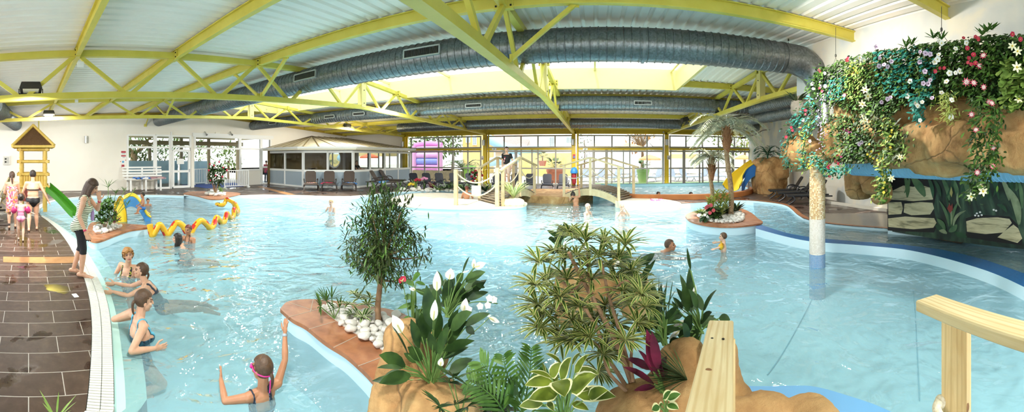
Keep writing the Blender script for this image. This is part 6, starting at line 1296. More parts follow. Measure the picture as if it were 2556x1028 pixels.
# ================================================================== rock overhang on the right wall
XF = 4.1
def OX(x, y, off=0): return Q(x, y, (XF + off) / sin(az(x)))
def blk(x0, y0, x1, y1, d0, d1, sq=4):
    """block on the overhang face between picture corners, from depth offset d0 to d1"""
    a, c = OX(x0, y0), OX(x1, y1); ym = (a.y + c.y) / 2; zt = (OX((x0 + x1) / 2, y0).z); zb_ = OX((x0 + x1) / 2, y1).z
    return (V((XF + (d0 + d1) / 2, ym, (zt + zb_) / 2)), ((d1 - d0) / 2, abs(a.y - c.y) / 2 * 1.08, abs(zt - zb_) / 2 * 1.06), 0)
blocks = [blk(2060, 245, 2130, 300, .1, 1.2), blk(2120, 240, 2240, 300, .1, 1.2), blk(2235, 235, 2330, 300, .25, 1.2), blk(2320, 240, 2440, 300, .2, 1.2), blk(2430, 240, 2640, 310, .15, 1.2),
          blk(2025, 305, 2110, 365, .05, 1.2), blk(2030, 345, 2130, 405, .1, 1.2), blk(2100, 305, 2250, 405, .12, 1.2), blk(2236, 300, 2310, 420, .0, 1.1), blk(2300, 302, 2420, 415, -.06, 1.1), blk(2250, 400, 2360, 440, .15, 1.0), blk(2410, 310, 2480, 425, .02, 1.1), blk(2470, 322, 2640, 436, -.03, 1.1), blk(2150, 340, 2250, 420, .1, 1.1),
          blk(2140, 120, 2640, 250, .55, 1.2), blk(2050, 150, 2150, 250, .4, 1.2)]
b = None
rockmass('rock_overhang', 'sand coloured artificial rock ledge hanging over the channel under the flower garland', blocks, .045, .05, 2.2, 'rock', sm=2, seed=2, sq=5)
rockmass('boulder', 'rounded boulder at the left end of the rock ledge, framed by turquoise leaves', [(OX(1998, 380, .12), (.4, .42, .42), .1), (OX(2035, 385, .25), (.4, .4, .3), .1)], .04, .04, 2.4, seed=6, sq=2.3)
rockmass('boulder', 'grey rough stone high at the left end of the flower garland', [(OX(1996, 268, .3), (.2, .2, .26), .3)], .03, .04, 5, mt=mat('grey rock', '9c9486', .9, 0, (6, '6f685c', .5), (20, .5)), seed=7)
c0 = P(1925, 482, RZ); rockmass('rock_tower', 'tall sand coloured artificial rock tower holding the end of the water slide', [(Q(1920, 448, c0.xy.length), (.75, .6, 1.0), .5), (Q(1902, 440, c0.xy.length + .2), (.5, .5, 1.0), .3), (Q(1945, 420, c0.xy.length), (.5, .5, .6), .5), (Q(1930, 440, c0.xy.length + .4), (.9, .5, 1.0), .4), (Q(1900, 406, c0.xy.length), (.5, .4, .2), .5)], .06, .07, 1.6, seed=12, sq=4)
rockmass('boulder', 'pointed rock leaning out of the painted wall below the yellow flowers', [(Q(2185, 462, 8.6), (.35, .3, .22), .4), (Q(2200, 480, 8.7), (.22, .25, .3), .2), (Q(2160, 445, 8.8), (.3, .3, .12), .2), (Q(2150, 450, 9.2), (.5, .3, .5), .2)], .04, .04, 2.5, seed=15, sq=3)
# blue ribbed slide tube behind the rock ledge
def tubeobj():
    a, c = OX(2130, 418, .95), OX(2640, 445, .95); a.z = c.z = 2.0; ps, rs = [], []; n = 60
    for k in range(n):
        for f, d in ((0, 0), (.45, 0), (.5, .012), (.6, .012), (.65, 0)): ps.append(a.lerp(c, (k + f) / n)); rs.append(.27 + d)
    t = thing('water_slide', 'pale blue ribbed slide tube under the rock ledge in front of the jungle mural', 'water slide', a); b = MB(); b.tube(ps, rs, 28); b.build('slide_tube', mat('blue ribbed tube', '8fc0de', .35), t)
tubeobj()
# hanging wires
for x, y0, y1, w in ((2086, 50, 145, 'over the left end of the flower garland'), (2350, 15, 82, 'above the white flowers of the garland'), (1968, 60, 105, 'beside the elbow of the big duct')):
    a, c = OX(x, y0, .3), OX(x, y1, .3); a.z = min(a.z, zpb(a.y) + .05); b = MB(); b.tube([a, c], .005, 5); b.ell(c + V((0, 0, .05)), (.02, .02, .035), nu=8, nv=6)
    for s in (-1, 1): b.tube([c, c + V((0, s * .12, -.16))], .004, 4)
    tag(b.build('hanging_wire', mat('wire', '4b4a45', .5, .5)), f'thin hanging wire {w}', 'wire', 'wires above the garland')
# ================================================================== flower garland
rr = random.Random(21)
def flower_mesh(name, n, L, W, col, ccol, cup=.25, two=None):
    b = MB()
    for k in range(n):
        an = 2 * pi * k / n; d = V((cos(an), -cup, sin(an))); b.leaf((0, 0, 0), d, L, W, 0, .12, 4, (0, -1, 0), mi=0)
    if two:
        for k in range(n): an = 2 * pi * (k + .5) / n; b.leaf((0, -.004, 0), V((cos(an), -cup * 2, sin(an))), L * .7, W * .8, 0, .12, 3, (0, -1, 0), mi=2)
    b.ell((0, -.012, 0), (L * .18, L * .16, L * .18), nu=8, nv=6, mi=1); return b.mesh(name, [col, ccol] + ([two] if two else []), 180)
Y_ = mat('yellow centre', 'e0c040', .6); FK = {'r': flower_mesh('red_flower', 6, .05, .05, mat('crimson petal', 'c01f48', .5), Y_), 'w': flower_mesh('white_flower', 5, .065, .065, mat('white petal', 'f3efe8', .5), Y_), 'l': flower_mesh('lilac_flower', 5, .06, .06, mat('lilac petal', 'd9bfd6', .5), mat('plum centre', '6a2a58', .6)),
    's': flower_mesh('cream_star_flower', 6, .1, .042, mat('cream petal', 'efe9c4', .5), Y_, .15), 'p': flower_mesh('pink_star_flower', 8, .085, .026, mat('pink petal', 'd94a68', .5), mat('pale pink centre', 'f0d0cc', .6), .2, mat('white pink petal', 'f2dcd8', .5)), 'y': flower_mesh('yellow_flower', 5, .035, .035, mat('yellow petal', 'ead24a', .5), Y_), 'm': flower_mesh('magenta_flower', 6, .04, .034, mat('magenta petal', 'a82a78', .5), Y_)}
FN = {'r': 'red_flower', 'w': 'white_flower', 'l': 'lilac_flower', 's': 'cream_star_flower', 'p': 'pink_star_flower', 'y': 'yellow_flower', 'm': 'magenta_flower'}
def put_flowers(t, kind, lst, off=-.14, sc=1.0):
    for x, y in lst:
        p = OX(x, y, off + rr.uniform(-.04, .04)); o = link(FN[kind], FK[kind], t); u = az(x)
        M_ = MX.Translation(p) @ MX.Rotation(-u + rr.uniform(-.5, .5), 4, 'Z') @ MX.Rotation(rr.uniform(-.5, .4), 4, 'X') @ MX.Rotation(rr.uniform(0, 6), 4, 'Y') @ MX.Scale(sc * rr.uniform(.5, .74), 4); o.matrix_local = RM[t.name].inverted() @ M_
def ivy(b, n, region, off, L, W, mi=0, down=.6, seed=1, jit=.1, star=False):
    q = region; xs, ys = [p[0] for p in q], [p[1] for p in q]; k = 0; r2 = random.Random(seed)
    while k < n:
        x, y = r2.uniform(min(xs), max(xs)), r2.uniform(min(ys), max(ys))
        if not inpoly(x, y, q): continue
        k += 1; p = OX(x, y, off + r2.uniform(-jit, jit) + .05 * NZ.noise(V((x * .03, y * .03, seed)))); d = V((-.5 + r2.uniform(-.6, .4), r2.uniform(-1, 1), -down + r2.uniform(-.5, .6)))
        if star:
            for f in (-.8, 0, .8): b.leaf(p, d + V((0, f, abs(f) * .3)), L * r2.uniform(.6, 1), W, .2, .1, 3, (-1, 0, .6), mi=mi)
        else: b.leaf(p, d, L * r2.uniform(.7, 1.2), W * r2.uniform(.8, 1.2), .25, .15, 3, (-1, r2.uniform(-.4, .4), .6), mi=mi)
def strand(name, label, path, wd, n, m_, L=.08, W=.035, off=-.1, flowers=(), seed=1, sub=(), wds=None):
    r2 = random.Random(seed); a = OX(*path[0], off); t = thing(name, label, 'flower garland', a, 0, 'hanging flower strands on the right'); b = MB(); s2 = MB(); ps = curve([OX(x, y, off) for x, y in path], 6)
    s2.tube(ps, .008, 5); s2.build('vine_stem', STEM, t); m = len(ps) - 1; pp = (F / ps[0].xy.length)
    for k in range(n):
        f = r2.random(); i = min(int(f * m), m - 1); w = (wds[0] + (wds[1] - wds[0]) * f if wds else wd) / pp; p = ps[i].lerp(ps[i + 1], f * m - i) + V((r2.gauss(0, .05), r2.gauss(0, 1) * w * .5, r2.gauss(0, .05))); b.leaf(p, V((-.5, r2.uniform(-1, 1), r2.uniform(-1, .3))), L * r2.uniform(.7, 1.2), W, .3, .15, 3, (-1, r2.uniform(-.5, .5), .5), mi=0 if not sub or r2.random() < .65 else 1)
    b.build('foliage', [m_] + list(sub), t, smooth=180)
    for kind, lst in flowers: put_flowers(t, kind, lst, off - .07)
    return t
top = [(2035, 180), (2075, 160), (2110, 143), (2160, 130), (2210, 122), (2260, 118), (2300, 108), (2350, 104), (2400, 97), (2440, 92), (2480, 84), (2530, 88), (2600, 80)]
bot = [(2600, 270), (2530, 268), (2480, 250), (2440, 262), (2410, 232), (2370, 240), (2330, 262), (2290, 240), (2260, 262), (2220, 290), (2160, 285), (2100, 268), (2050, 252), (2030, 235)]
t = thing('flower_garland', 'long curtain of artificial ivy and flowers along the top of the rock ledge', 'flower garland', OX(2300, 150)); reg = top + bot
b = MB(); ivy(b, 8200, reg, .05, .08, .038, 0, .6, 1, .14); b.build('dark_foliage', LDK, t, smooth=180)
b = MB(); ivy(b, 3000, reg, -.06, .07, .032, 0, .5, 2, .1); b.build('mid_foliage', LMD, t, smooth=180)
b = MB(); ivy(b, 420, [(2180, 130), (2330, 115), (2340, 200), (2310, 260), (2270, 250), (2190, 220)], -.1, .07, .035, 0, .4, 3, .06, True); ivy(b, 160, [(2060, 200), (2120, 190), (2110, 250), (2060, 250)], -.1, .06, .03, 0, .6, 4, .05); b.build('teal_foliage', TEAL, t, smooth=180)
b = MB(); ivy(b, 260, [(2495, 150), (2600, 140), (2600, 270), (2500, 260)], -.12, .12, .1, 0, .4, 5, .06); ivy(b, 240, [(2110, 150), (2160, 150), (2150, 250), (2110, 240)], -.1, .06, .03, 0, .6, 6, .05); b.build('light_foliage', LLT, t, smooth=180)
for x, y in ((2463, 80), (2475, 75), (2452, 88), (2275, 112), (2262, 118), (2350, 100), (2330, 96)):
    b = MB()
    for k in range(9): an = k * 2.4; b.leaf(OX(x, y, -.05), V((cos(an) * .8, sin(an) * .8, rr.uniform(.3, 1))), .15, .035, .2, .15, 4)
    b.build('upright_sprig', LMD, t, smooth=180)
put_flowers(t, 'l', [(2187, 117), (2196, 145), (2225, 153), (2207, 162), (2194, 165), (2215, 166), (2223, 243), (2215, 247), (2297, 130), (2310, 133), (2322, 135), (2309, 178), (2322, 200), (2305, 208), (2318, 209), (2296, 155), (2327, 245), (2200, 255)], -.2)
put_flowers(t, 'w', [(2345, 102), (2350, 108), (2412, 107), (2385, 122), (2343, 137), (2334, 155), (2370, 183), (2385, 182), (2395, 178), (2363, 204), (2350, 232), (2374, 248), (2265, 240), (2287, 258), (2272, 203), (2155, 150), (2146, 145), (2340, 148), (2302, 255), (2372, 290)], -.2)
put_flowers(t, 'r', [(2117, 145), (2114, 150), (2415, 120), (2430, 137), (2435, 92), (2443, 100), (2418, 145), (2416, 156), (2435, 158), (2335, 178), (2357, 170), (2346, 170), (2528, 85), (2548, 98), (2441, 96), (2424, 160), (2405, 95)], -.2)
put_flowers(t, 's', [(2540, 128), (2538, 168), (2543, 248), (2527, 115), (2159, 225), (2152, 260), (2166, 240)], -.22, 1.1)
put_flowers(t, 'p', [(2445, 166), (2412, 205), (2430, 208), (2455, 217), (2470, 255), (2108, 238), (2455, 140)], -.22, 1.05)
put_flowers(t, 'y', [(2122, 166), (2130, 170), (2136, 176), (2128, 185), (2140, 182)], -.2)
strand('flower_strand', 'turquoise and red flower strand round the left boulder of the ledge', [(2030, 250), (2005, 285), (1985, 310), (1968, 345), (1962, 380), (1972, 420)], 26, 520, TEAL, .08, .03, -.22, [('r', [(1962, 342), (1978, 325), (1975, 318), (2010, 275), (2012, 285), (1998, 318)]), ('w', [(2015, 325), (2005, 300)])], 3, (LDK,), (46, 18))
strand('flower_strand', 'turquoise strand right of the rounded boulder, falling to the column top', [(2030, 300), (2012, 330), (2008, 360), (2003, 385), (2012, 415)], 22, 280, TEAL, .075, .03, -.3, [('y', [(2006, 352), (2008, 345), (2002, 395), (2018, 410), (2004, 403), (2022, 418)]), ('w', [(2022, 352)])], 4, (LLT,))
strand('flower_strand', 'long dark leafy strand with red blooms at the left tip of the garland', [(2060, 170), (2040, 200), (2034, 240), (2030, 290), (2020, 320)], 36, 420, LDK, .085, .035, -.15, [('r', [(2048, 180), (2046, 220), (2052, 228), (2046, 175)]), ('w', [(2058, 183), (2028, 210), (2030, 222), (2060, 215)])], 5, (LMD,))
strand('flower_strand', 'lilac wisteria strand hanging before the rock blocks', [(2060, 230), (2052, 270), (2053, 310), (2052, 340), (2054, 380)], 12, 150, m_leaf('wisteria', 'a894c8', 'c8b8dc'), .035, .03, -.2, (), 6, (LMD,))
strand('flower_strand', 'thin leafy strand falling across the middle rock blocks', [(2078, 240), (2070, 280), (2073, 310), (2080, 330)], 12, 120, LGY, .06, .025, -.15, (), 7)
t = strand('flower_bush', 'large leafy bush hanging over the left rock blocks, with magenta flowers', [(2120, 290), (2130, 330), (2140, 370), (2120, 400)], 90, 1500, LDK, .075, .035, -.2, [('m', [(2105, 322), (2112, 325), (2118, 330), (2125, 328), (2088, 400), (2100, 390)]), ('r', [(2090, 390), (2085, 400), (2068, 420), (2095, 410), (2070, 410)]), ('l', [(2145, 360), (2150, 355)]), ('s', [(2185, 295), (2155, 290)])], 8, (LMD,))
strand('flower_strand', 'leafy strand with red blooms trailing over the top of the mosaic column', [(2030, 390), (2050, 405), (2062, 420), (2075, 430), (2090, 425), (2120, 420)], 26, 420, TEAL, .065, .03, -.25, [('r', [(2068, 417), (2085, 402), (2070, 440), (2092, 408)]), ('y', [(2020, 402), (2028, 412), (2020, 420)])], 9, (LMD, ))
strand('flower_strand', 'leafy strand with bright yellow blossom hanging lowest, below the blue tube', [(2215, 300), (2222, 340), (2215, 385), (2210, 430), (2206, 465), (2205, 495)], 22, 420, LMD, .075, .035, -.25, [('y', [(2222, 340), (2225, 330), (2220, 350), (2224, 360), (2226, 325), (2222, 368), (2205, 445), (2208, 455), (2204, 468), (2206, 480), (2203, 435), (2195, 385), (2200, 380), (2205, 395), (2190, 400), (2180, 395)]), ('s', [(2225, 445)])], 10, (LYL,))
strand('flower_strand', 'pale leafed strand with cream flowers right of the leafy bush', [(2180, 290), (2200, 310), (2230, 320), (2245, 350), (2235, 380), (2248, 395)], 34, 420, LGY, .085, .04, -.22, [('s', [(2215, 385), (2246, 392), (2160, 300)]), ('y', [(2170, 360), (2175, 378), (2165, 385), (2172, 390)])], 11, (LLT,))
strand('flower_strand', 'feathery strand with two white blooms in the middle of the rock ledge', [(2362, 240), (2368, 270), (2372, 295)], 26, 260, LYL, .08, .012, -.2, [('w', [(2374, 293), (2376, 250)])], 12)
strand('flower_strand', 'teal leaf strand with white blooms left of the feathery strand', [(2285, 245), (2292, 270), (2298, 300)], 20, 170, TEAL, .075, .032, -.18, [('w', [(2296, 300), (2290, 265)])], 13)
strand('flower_strand', 'left one of two long strands with star flowers on the right rocks', [(2445, 250), (2440, 300), (2434, 345), (2440, 400), (2432, 440), (2425, 495)], 20, 260, LDK, .095, .03, -.22, [('p', [(2425, 285), (2440, 430), (2436, 325)]), ('s', [(2424, 490)])], 14, (LMD,))
strand('flower_strand', 'right one of two long strands with pink star flowers on the right rocks', [(2478, 250), (2484, 300), (2476, 350), (2480, 395), (2466, 430), (2455, 470)], 26, 330, LMD, .095, .03, -.22, [('p', [(2480, 368), (2478, 415), (2475, 258)]), ('s', [(2450, 465), (2454, 478)])], 15, (LDK, TEAL))
tuft('fern', 'grey green fern spraying out of the grey stone beside the duct elbow', 'fern', OX(1990, 258, .2), 34, .42, .05, LGY, 1.0, .5, None, .6, 51)
t = thing('fern_palm', 'dark green feathery palm on top of the rock tower', 'palm', Q(1915, 395, c0.xy.length)); b = MB(); rr2 = random.Random(9); p = Q(1916, 386, c0.xy.length - .1); b.tube([p - V((0, 0, .5)), p], .05, 6)
for k in range(17): an = k * 2.4; el = rr2.uniform(.1, 1.3); frond(b, p, (cos(an) * cos(el), sin(an) * cos(el), sin(el)), .95, 1.1, 13, .055, .3, .012, rnd=rr2)
b.build('fronds', m_leaf('dark teal green', '2c5a48', '4a7a58'), t, smooth=180)
t = thing('dry_branch', 'bare dark branch sticking out from behind the palm crown to the wall', 'branch', Q(1880, 335, 13)); b = MB(); b.tube(curve([Q(1850, 345, 12), Q(1885, 335, 12.4), Q(1905, 325, 12.7), Q(1922, 324, 13)], 4), [.03 - .0016 * k for k in range(13)], 6); b.build('branch', mat('dark bark', '5b4a3c', .9), t)
# ================================================================== jungle mural wall (flat painting on plaster)
MA, MBk = P(2216, 574, .22), V((7.15, -3, .22)); MA.z = MBk.z = 0
MD = (MBk - MA).normalized(); MN = V((MD.y, -MD.x, 0));  MN = MN if MN.x < 0 else -MN
def MU(x, y):
    """picture point -> point on the mural plane"""
    u = az(x); d = V((sin(u), cos(u), 0)); s = (MA.x * MD.y - MA.y * MD.x) / (d.x * MD.y - d.y * MD.x); return Q(x, y, s)
def m_jungle():
    m = bpy.data.materials.new('mural jungle'); m.use_nodes = True; n = NT(m); b = n.n['Principled BSDF']; tc = n.new('ShaderNodeTexCoord'); mp = n.new('ShaderNodeMapping', {'Vector': tc.outputs['Object'], 'Scale': (1, 1.6, .7)})
    no = n.new('ShaderNodeTexNoise', {'Vector': mp.outputs[0], 'Scale': 1.6, 'Detail': 6.0, 'Distortion': 1.5}); n.l.new(n.ramp(no.outputs[0], [(.3, '18221f'), (.45, '22352e'), (.58, '35513f'), (.72, '4f6a52')]), b.inputs['Base Color']); b.inputs['Roughness'].default_value = .55; return m
b = MB(); quadwall(b, MA, MBk, .2, 3.1, -.2); mural = struct('wall_mural', b, m_jungle())
layer = [0]
def paint(pxs, m_, nm, hi=0):
    layer[0] += 1; k = MB(); k.poly([MU(x, y) + MN * (.003 + .0006 * layer[0] + hi) for x, y in pxs]); o = k.build(nm, m_, mural); return o
STN = m_steps('painted stone', (1, .6, 4), [(.3, '8f8a6c'), (.45, 'cfc79e'), (.6, 'e0d9b4'), (.75, 'b9b18a')], 3, 5, .6, .6); INK = mat('painted black', '17181a', .6); PG1 = mat('painted green', '2f5a3c', .6, 0, (4, '24422f', .4)); PG2 = mat('painted light green', '64845a', .6, 0, (4, '3f6444', .4)); PG3 = mat('painted pale leaf', '9aa884', .6, 0, (5, '6b8060', .4))
paint([(2215, 440), (2335, 440), (2338, 480), (2330, 520), (2340, 560), (2332, 580), (2216, 575)], INK, 'painted_outline')
paint([(2410, 545), (2440, 535), (2520, 540), (2540, 560), (2552, 600), (2550, 612), (2412, 592)], INK, 'painted_outline')
def stone_p(l): paint(l, STN, 'painted_stone')
stone_p([(2240, 470), (2255, 463), (2280, 466), (2300, 462), (2322, 468), (2330, 482), (2329, 498), (2280, 502), (2216, 497), (2219, 480)])
stone_p([(2217, 505), (2250, 504), (2254, 520), (2250, 534), (2218, 536)]); stone_p([(2258, 508), (2300, 504), (2328, 506), (2332, 520), (2322, 535), (2275, 537), (2256, 530)])
stone_p([(2217, 545), (2260, 540), (2300, 543), (2332, 544), (2338, 556), (2330, 568), (2280, 572), (2218, 566)])
stone_p([(2412, 552), (2440, 544), (2490, 542), (2520, 546), (2526, 556), (2505, 580), (2460, 584), (2414, 578)]); stone_p([(2490, 592), (2510, 575), (2530, 560), (2542, 570), (2552, 595), (2540, 606)])
def leaf_p(x0, y0, x1, y1, w, m_, bend=0):
    d = V((x1 - x0, y1 - y0)); nn = V((-d.y, d.x)).normalized(); L = []; Rr = []
    for k in range(9): f = k / 8; c = V((x0, y0)) + d * f + nn * bend * sin(pi * f); ww = w / 2 * sin(pi * (.06 + .92 * f)) ** .8; L.append((c.x + nn.x * ww, c.y + nn.y * ww)); Rr.append((c.x - nn.x * ww, c.y - nn.y * ww))
    paint(L + Rr[::-1], m_, 'painted_leaf')
rr = random.Random(17)
for k in range(16): x = rr.uniform(2250, 2550); leaf_p(x, rr.uniform(470, 500), x + rr.uniform(-25, 25), 438, rr.uniform(6, 12), PG1 if k % 2 else PG2, 4)
for x0, y0, x1, y1, w, m_, bd in ((2310, 490, 2275, 440, 20, PG2, 3), (2370, 565, 2345, 500, 8, PG2, 5), (2372, 568, 2362, 490, 7, PG1, 4), (2375, 565, 2395, 500, 8, PG2, -5), (2380, 565, 2412, 525, 8, PG3, -9), (2360, 575, 2340, 545, 12, PG2, 3), (2355, 580, 2335, 560, 12, PG1, 2), (2370, 578, 2390, 560, 14, PG2, 2), (2365, 582, 2345, 575, 10, PG3, 2), (2385, 580, 2415, 590, 14, PG1, 2), (2376, 560, 2370, 505, 5, PG3, 3), (2392, 480, 2400, 520, 5, PG3, 5), (2520, 500, 2498, 440, 12, PG3, 4), (2545, 560, 2515, 465, 20, PG3, 8), (2552, 520, 2540, 440, 10, PG2, 4), (2490, 510, 2515, 530, 10, PG1, -4), (2420, 500, 2440, 445, 8, PG1, 4), (2470, 500, 2455, 445, 8, PG1, 4), (2350, 490, 2330, 445, 9, PG1, 3)): leaf_p(x0, y0, x1, y1, w, m_, bd)
paint([(2366, 520), (2371, 508), (2375, 514), (2379, 507), (2380, 522), (2373, 532)], mat('painted red flower', '8f3a34', .6), 'painted_flower')
paint([(2372, 482), (2376, 465), (2380, 480), (2377, 492)], mat('painted yellow', 'b5ad6c', .6), 'painted_flower')
for x, y in ((2440, 532), (2448, 529), (2452, 536), (2444, 538), (2436, 537), (2482, 523), (2488, 525)): paint([(x + 3 * cos(k), y + 2.6 * sin(k)) for k in range(6)], WHITE, 'painted_blossom')
# far painted rocks behind the deck
b = MB(); fa, fb = V((10.6, 16.2, 0)), V((8.75, 4.0, 0)); n2 = V((-.36, .93, 0)) * -1
def FU(x, y):
    u = az(x); d = V((sin(u), cos(u), 0)); D = (fb - fa); s = (fa.x * D.y - fa.y * D.x) / (d.x * D.y - d.y * D.x); return Q(x, y, s) + V((-.99, .15, 0)) * .012
for nm, l, m_ in (('painted_stone', [(2068, 475), (2100, 455), (2140, 458), (2165, 475), (2162, 500), (2120, 497), (2070, 492)], m_steps('painted tan rock', (1, 1, 2), [(.35, 'a99a7c'), (.55, 'cdbf9c'), (.7, 'd9cfb4')], 2, 4, .5, .7)), ('painted_outline', [(2128, 470), (2160, 458), (2215, 462), (2215, 530), (2170, 505), (2130, 490)], INK), ('painted_stone', [(2132, 478), (2165, 470), (2172, 485), (2140, 488)], STN), ('painted_stone', [(2165, 492), (2200, 480), (2212, 500), (2195, 508), (2172, 502)], STN)):
    k = MB(); k.poly([FU(x, y) + V((-.99, .15, 0)) * (.0004 * layer[0]) for x, y in l]); layer[0] += 4; o = k.build(nm, m_); o['kind'] = 'structure'
k = MB(); a, c = P(2066, 507, RZ), P(2216, 528, RZ); k.beam(a + V((0, 0, .05)), c + V((0, 0, .05)), .14, .1); struct('trim_8', k, mat('pale kerb', 'd9d3c6', .7))
k = MB(); q = pts([(1985, 531), (2215, 531), (2216, 570), (2060, 556), (2005, 545)], RZ + .004); k.poly(q); struct('floor_wet', k, m_steps('wet dark deck', (1, 1, 1), [(.3, '4a382c'), (.7, '6b5647')], 3, 4, .3, .12))
# ================================================================== near wooden handrails
PINEN = m_wood('planed pine', 'd2c49c', 'c2ad80', (2.0, 26, 26)); KNOT = mat('knot', '7a5634', .7)
def plank(p0, p1, w0, w1, th, par, nm, hook=None):
    p0, p1 = V(p0), V(p1); d = (p1 - p0).normalized(); sd = d.cross(V((0, 0, 1))).normalized(); b = MB(); L = (p1 - p0).length; rz = math.atan2(d.y, d.x); pit = -math.asin(d.z)
    o = bpy.data.objects.new(nm, None)
    k = MB(); n = 10
    vs = []
    for i in range(n + 1):
        f = i / n; w = lerp(w0, w1, f)
        for y, z in ((-w / 2, -th / 2 + .006), (-w / 2 + .006, -th / 2), (w / 2 - .006, -th / 2), (w / 2, -th / 2 + .006), (w / 2, th / 2 - .006), (w / 2 - .006, th / 2), (-w / 2 + .006, th / 2), (-w / 2, th / 2 - .006)): vs.append(V((f * L, y, z)))
    fs = [(i * 8 + j, (i + 1) * 8 + j, (i + 1) * 8 + (j + 1) % 8, i * 8 + (j + 1) % 8) for i in range(n) for j in range(8)] + [tuple(range(7, -1, -1)), tuple(range(n * 8, n * 8 + 8))]
    k.add(vs, fs); me = k.mesh(nm, PINEN, 30); o = link(nm, me, par); o.matrix_local = (RM[par.name].inverted() if par else MX.Identity(4)) @ MX.Translation(p0) @ MX.Rotation(rz, 4, 'Z') @ MX.Rotation(pit, 4, 'Y'); return o
def post(par, p, z0, z1, w, rz): k = MB(); k.add([V((a * w / 2, b_ * w / 2, z)) for z in (0, z1 - z0) for a, b_ in ((-1, -1), (1, -1), (1, 1), (-1, 1))], [(0, 1, 5, 4), (1, 2, 6, 5), (2, 3, 7, 6), (3, 0, 4, 7), (4, 5, 6, 7), (3, 2, 1, 0)]); me = k.mesh('post', PINEV, 30); o = link('post', me, par); o.matrix_local = RM[par.name].inverted() @ MX.Translation((p.x, p.y, z0)) @ MX.Rotation(rz, 4, 'Z'); return o
PINEV = m_wood('upright pine', 'd6bd8a', 'c0a06a', (26, 26, 2.0))
a = Q(1800, 812, 1.78); c = Q(1772, 1034, .94); d = (c - a); e = c + d * .9
t = thing('bridge_handrail', 'near pale pine handrail plank seen from above, running towards the viewer', 'handrail', (a.x, a.y, .2)); o = plank(a, e, .122, .122, .045, t, 'rail_plank')
for x, y, r_ in ((1776, 889, 1.38), (1809, 901, 1.36)):
    p = Q(x, y, 1.0); f = 0; p = a.lerp(c, .32 if x < 1790 else .36) + V((.02 if x > 1790 else -.03, 0, .0235)); k = MB(); k.tube([p, p + V((0, 0, .003))], .006, 10); k.build('screw', BOLT, t)
p = a.lerp(c, .72) + V((-.02, 0, .0232)); k = MB(); k.ell(p, (.012, .016, .0015), nu=12, nv=6); k.build('knot', KNOT, t)
pp = a.lerp(e, .07); post(t, pp, .15, pp.z - .025, .1, .2)
a = Q(2314, 752, 1.64); c = Q(2556, 836, 1.27); a.z = 1.44; c.z = 1.475; e = c + (c - a) * .9; e.z = 1.5
t = thing('bridge_handrail', 'right pine handrail on a square post, leaving the picture on the right', 'handrail', (a.x, a.y, .0)); o = plank(a, e, .125, .125, .048, t, 'rail_plank')
pp = Q(2388, 800, 1.6); post(t, pp, .0, 1.42, .11, .35)
k = MB(); k.ell(pp + V((-.02, -.068, -.35)), (.014, .004, .02), nu=10, nv=6); k.build('knot', KNOT, t)
rp_ = [Q(2345, 1000, 1.55), Q(2338, 1020, 1.53), Q(2350, 1045, 1.5), Q(2380, 1090, 1.45)]; k = MB(); k.tube(curve(rp_, 6), .02, 10); k.ell(Q(2347, 1003, 1.56), (.025, .025, .03)); k.build('rope', ROPE, t)
# bridge under the viewer (only its edge could be seen from aside)
t = thing('viewing_bridge', 'wooden bridge deck under the viewer', 'footbridge', (.9, -.2, .1)); k = MB()
for i in range(9): k.box((1.0 + .0 * i, -1.6 + i * .22, .42 + .05 * sin(i / 8 * pi)), (1.5, .2, .04), -.3)
k.build('deck_boards', WOODD, t)
for s in (-1, 1): k = MB(); k.box((1.0 + s * .7, -.7, .25), (.09, 2.2, .5), 0); k.build('stringer', PINE, t)
# small things
k = MB(); p = P(188, 738, DZ); k.box(p + V((0, 0, .004)), (.13, .07, .006), .2); tag(k.build('white_card', WHITE), 'small white card lying on the brown tiles below the standing woman', 'card')
p = P(1630, 501, .28); k = MB(); 
towel(P(1640, 500, .26) - V((0, 0, .02)), (.6, .35), ('e070a8', 'f2e9ec', 'd03a38'), 'pink, white and red bundle on the walkway wall by the river pool', .02, 9, 'towels on the walkway'); towel(P(1658, 503, .26) - V((0, 0, .02)), (.3, .25), ('f0d8e0', 'e070a8'), 'small white and pink cloth right of the pink bundle', .02, 10, 'towels on the walkway')
# ================================================================== people
def m_skin(name, c1, c2):
    m = mat(name, c1, .45, 0, (14, c2, .5), (90, .06), sub=.12); return m
SK1 = m_skin('fair skin', 'dcae90', 'd09c7e'); SK2 = m_skin('tan skin', 'c08a66', 'b27a58'); SK3 = m_skin('pale skin', 'e6bfa6', 'dcb096')
EYE = mat('dark eye', '2c211d', .3); LIP = mat('lips', 'b5645c', .4); BROW = mat('brow', '5a4234', .7)
H_ = {k: mat('hair ' + k, c, .5, 0, (30, c2, .5), (50, .3)) for k, c, c2 in (('brown', '3c2a20', '5a4030'), ('dark', '1f1814', '35281f'), ('ginger', '9a6632', 'bd8a4c'), ('red', '5a2620', '7a3a2c'), ('blond', 'c9a468', 'e0c48a'), ('short', '4a3526', '644a36'), ('lightbrown', '46301f', '5f4630'))}
DEF = dict(pel=(0, 0, .53), nk=(0, 0, .815), hd=(0, .014, .93), shL=(-.105, 0, .8), elL=(-.135, -.01, .63), wrL=(-.14, .035, .485), shR=(.105, 0, .8), elR=(.135, -.01, .63), wrR=(.14, .035, .485),
           hpL=(-.052, 0, .51), knL=(-.056, .012, .285), anL=(-.055, -.015, .045), hpR=(.052, 0, .51), knR=(.056, .012, .285), anR=(.055, -.015, .045))
def frame(z, y):
    z = V(z).normalized(); x = V(y).cross(z).normalized(); return MX((x, z.cross(x), z)).transposed()
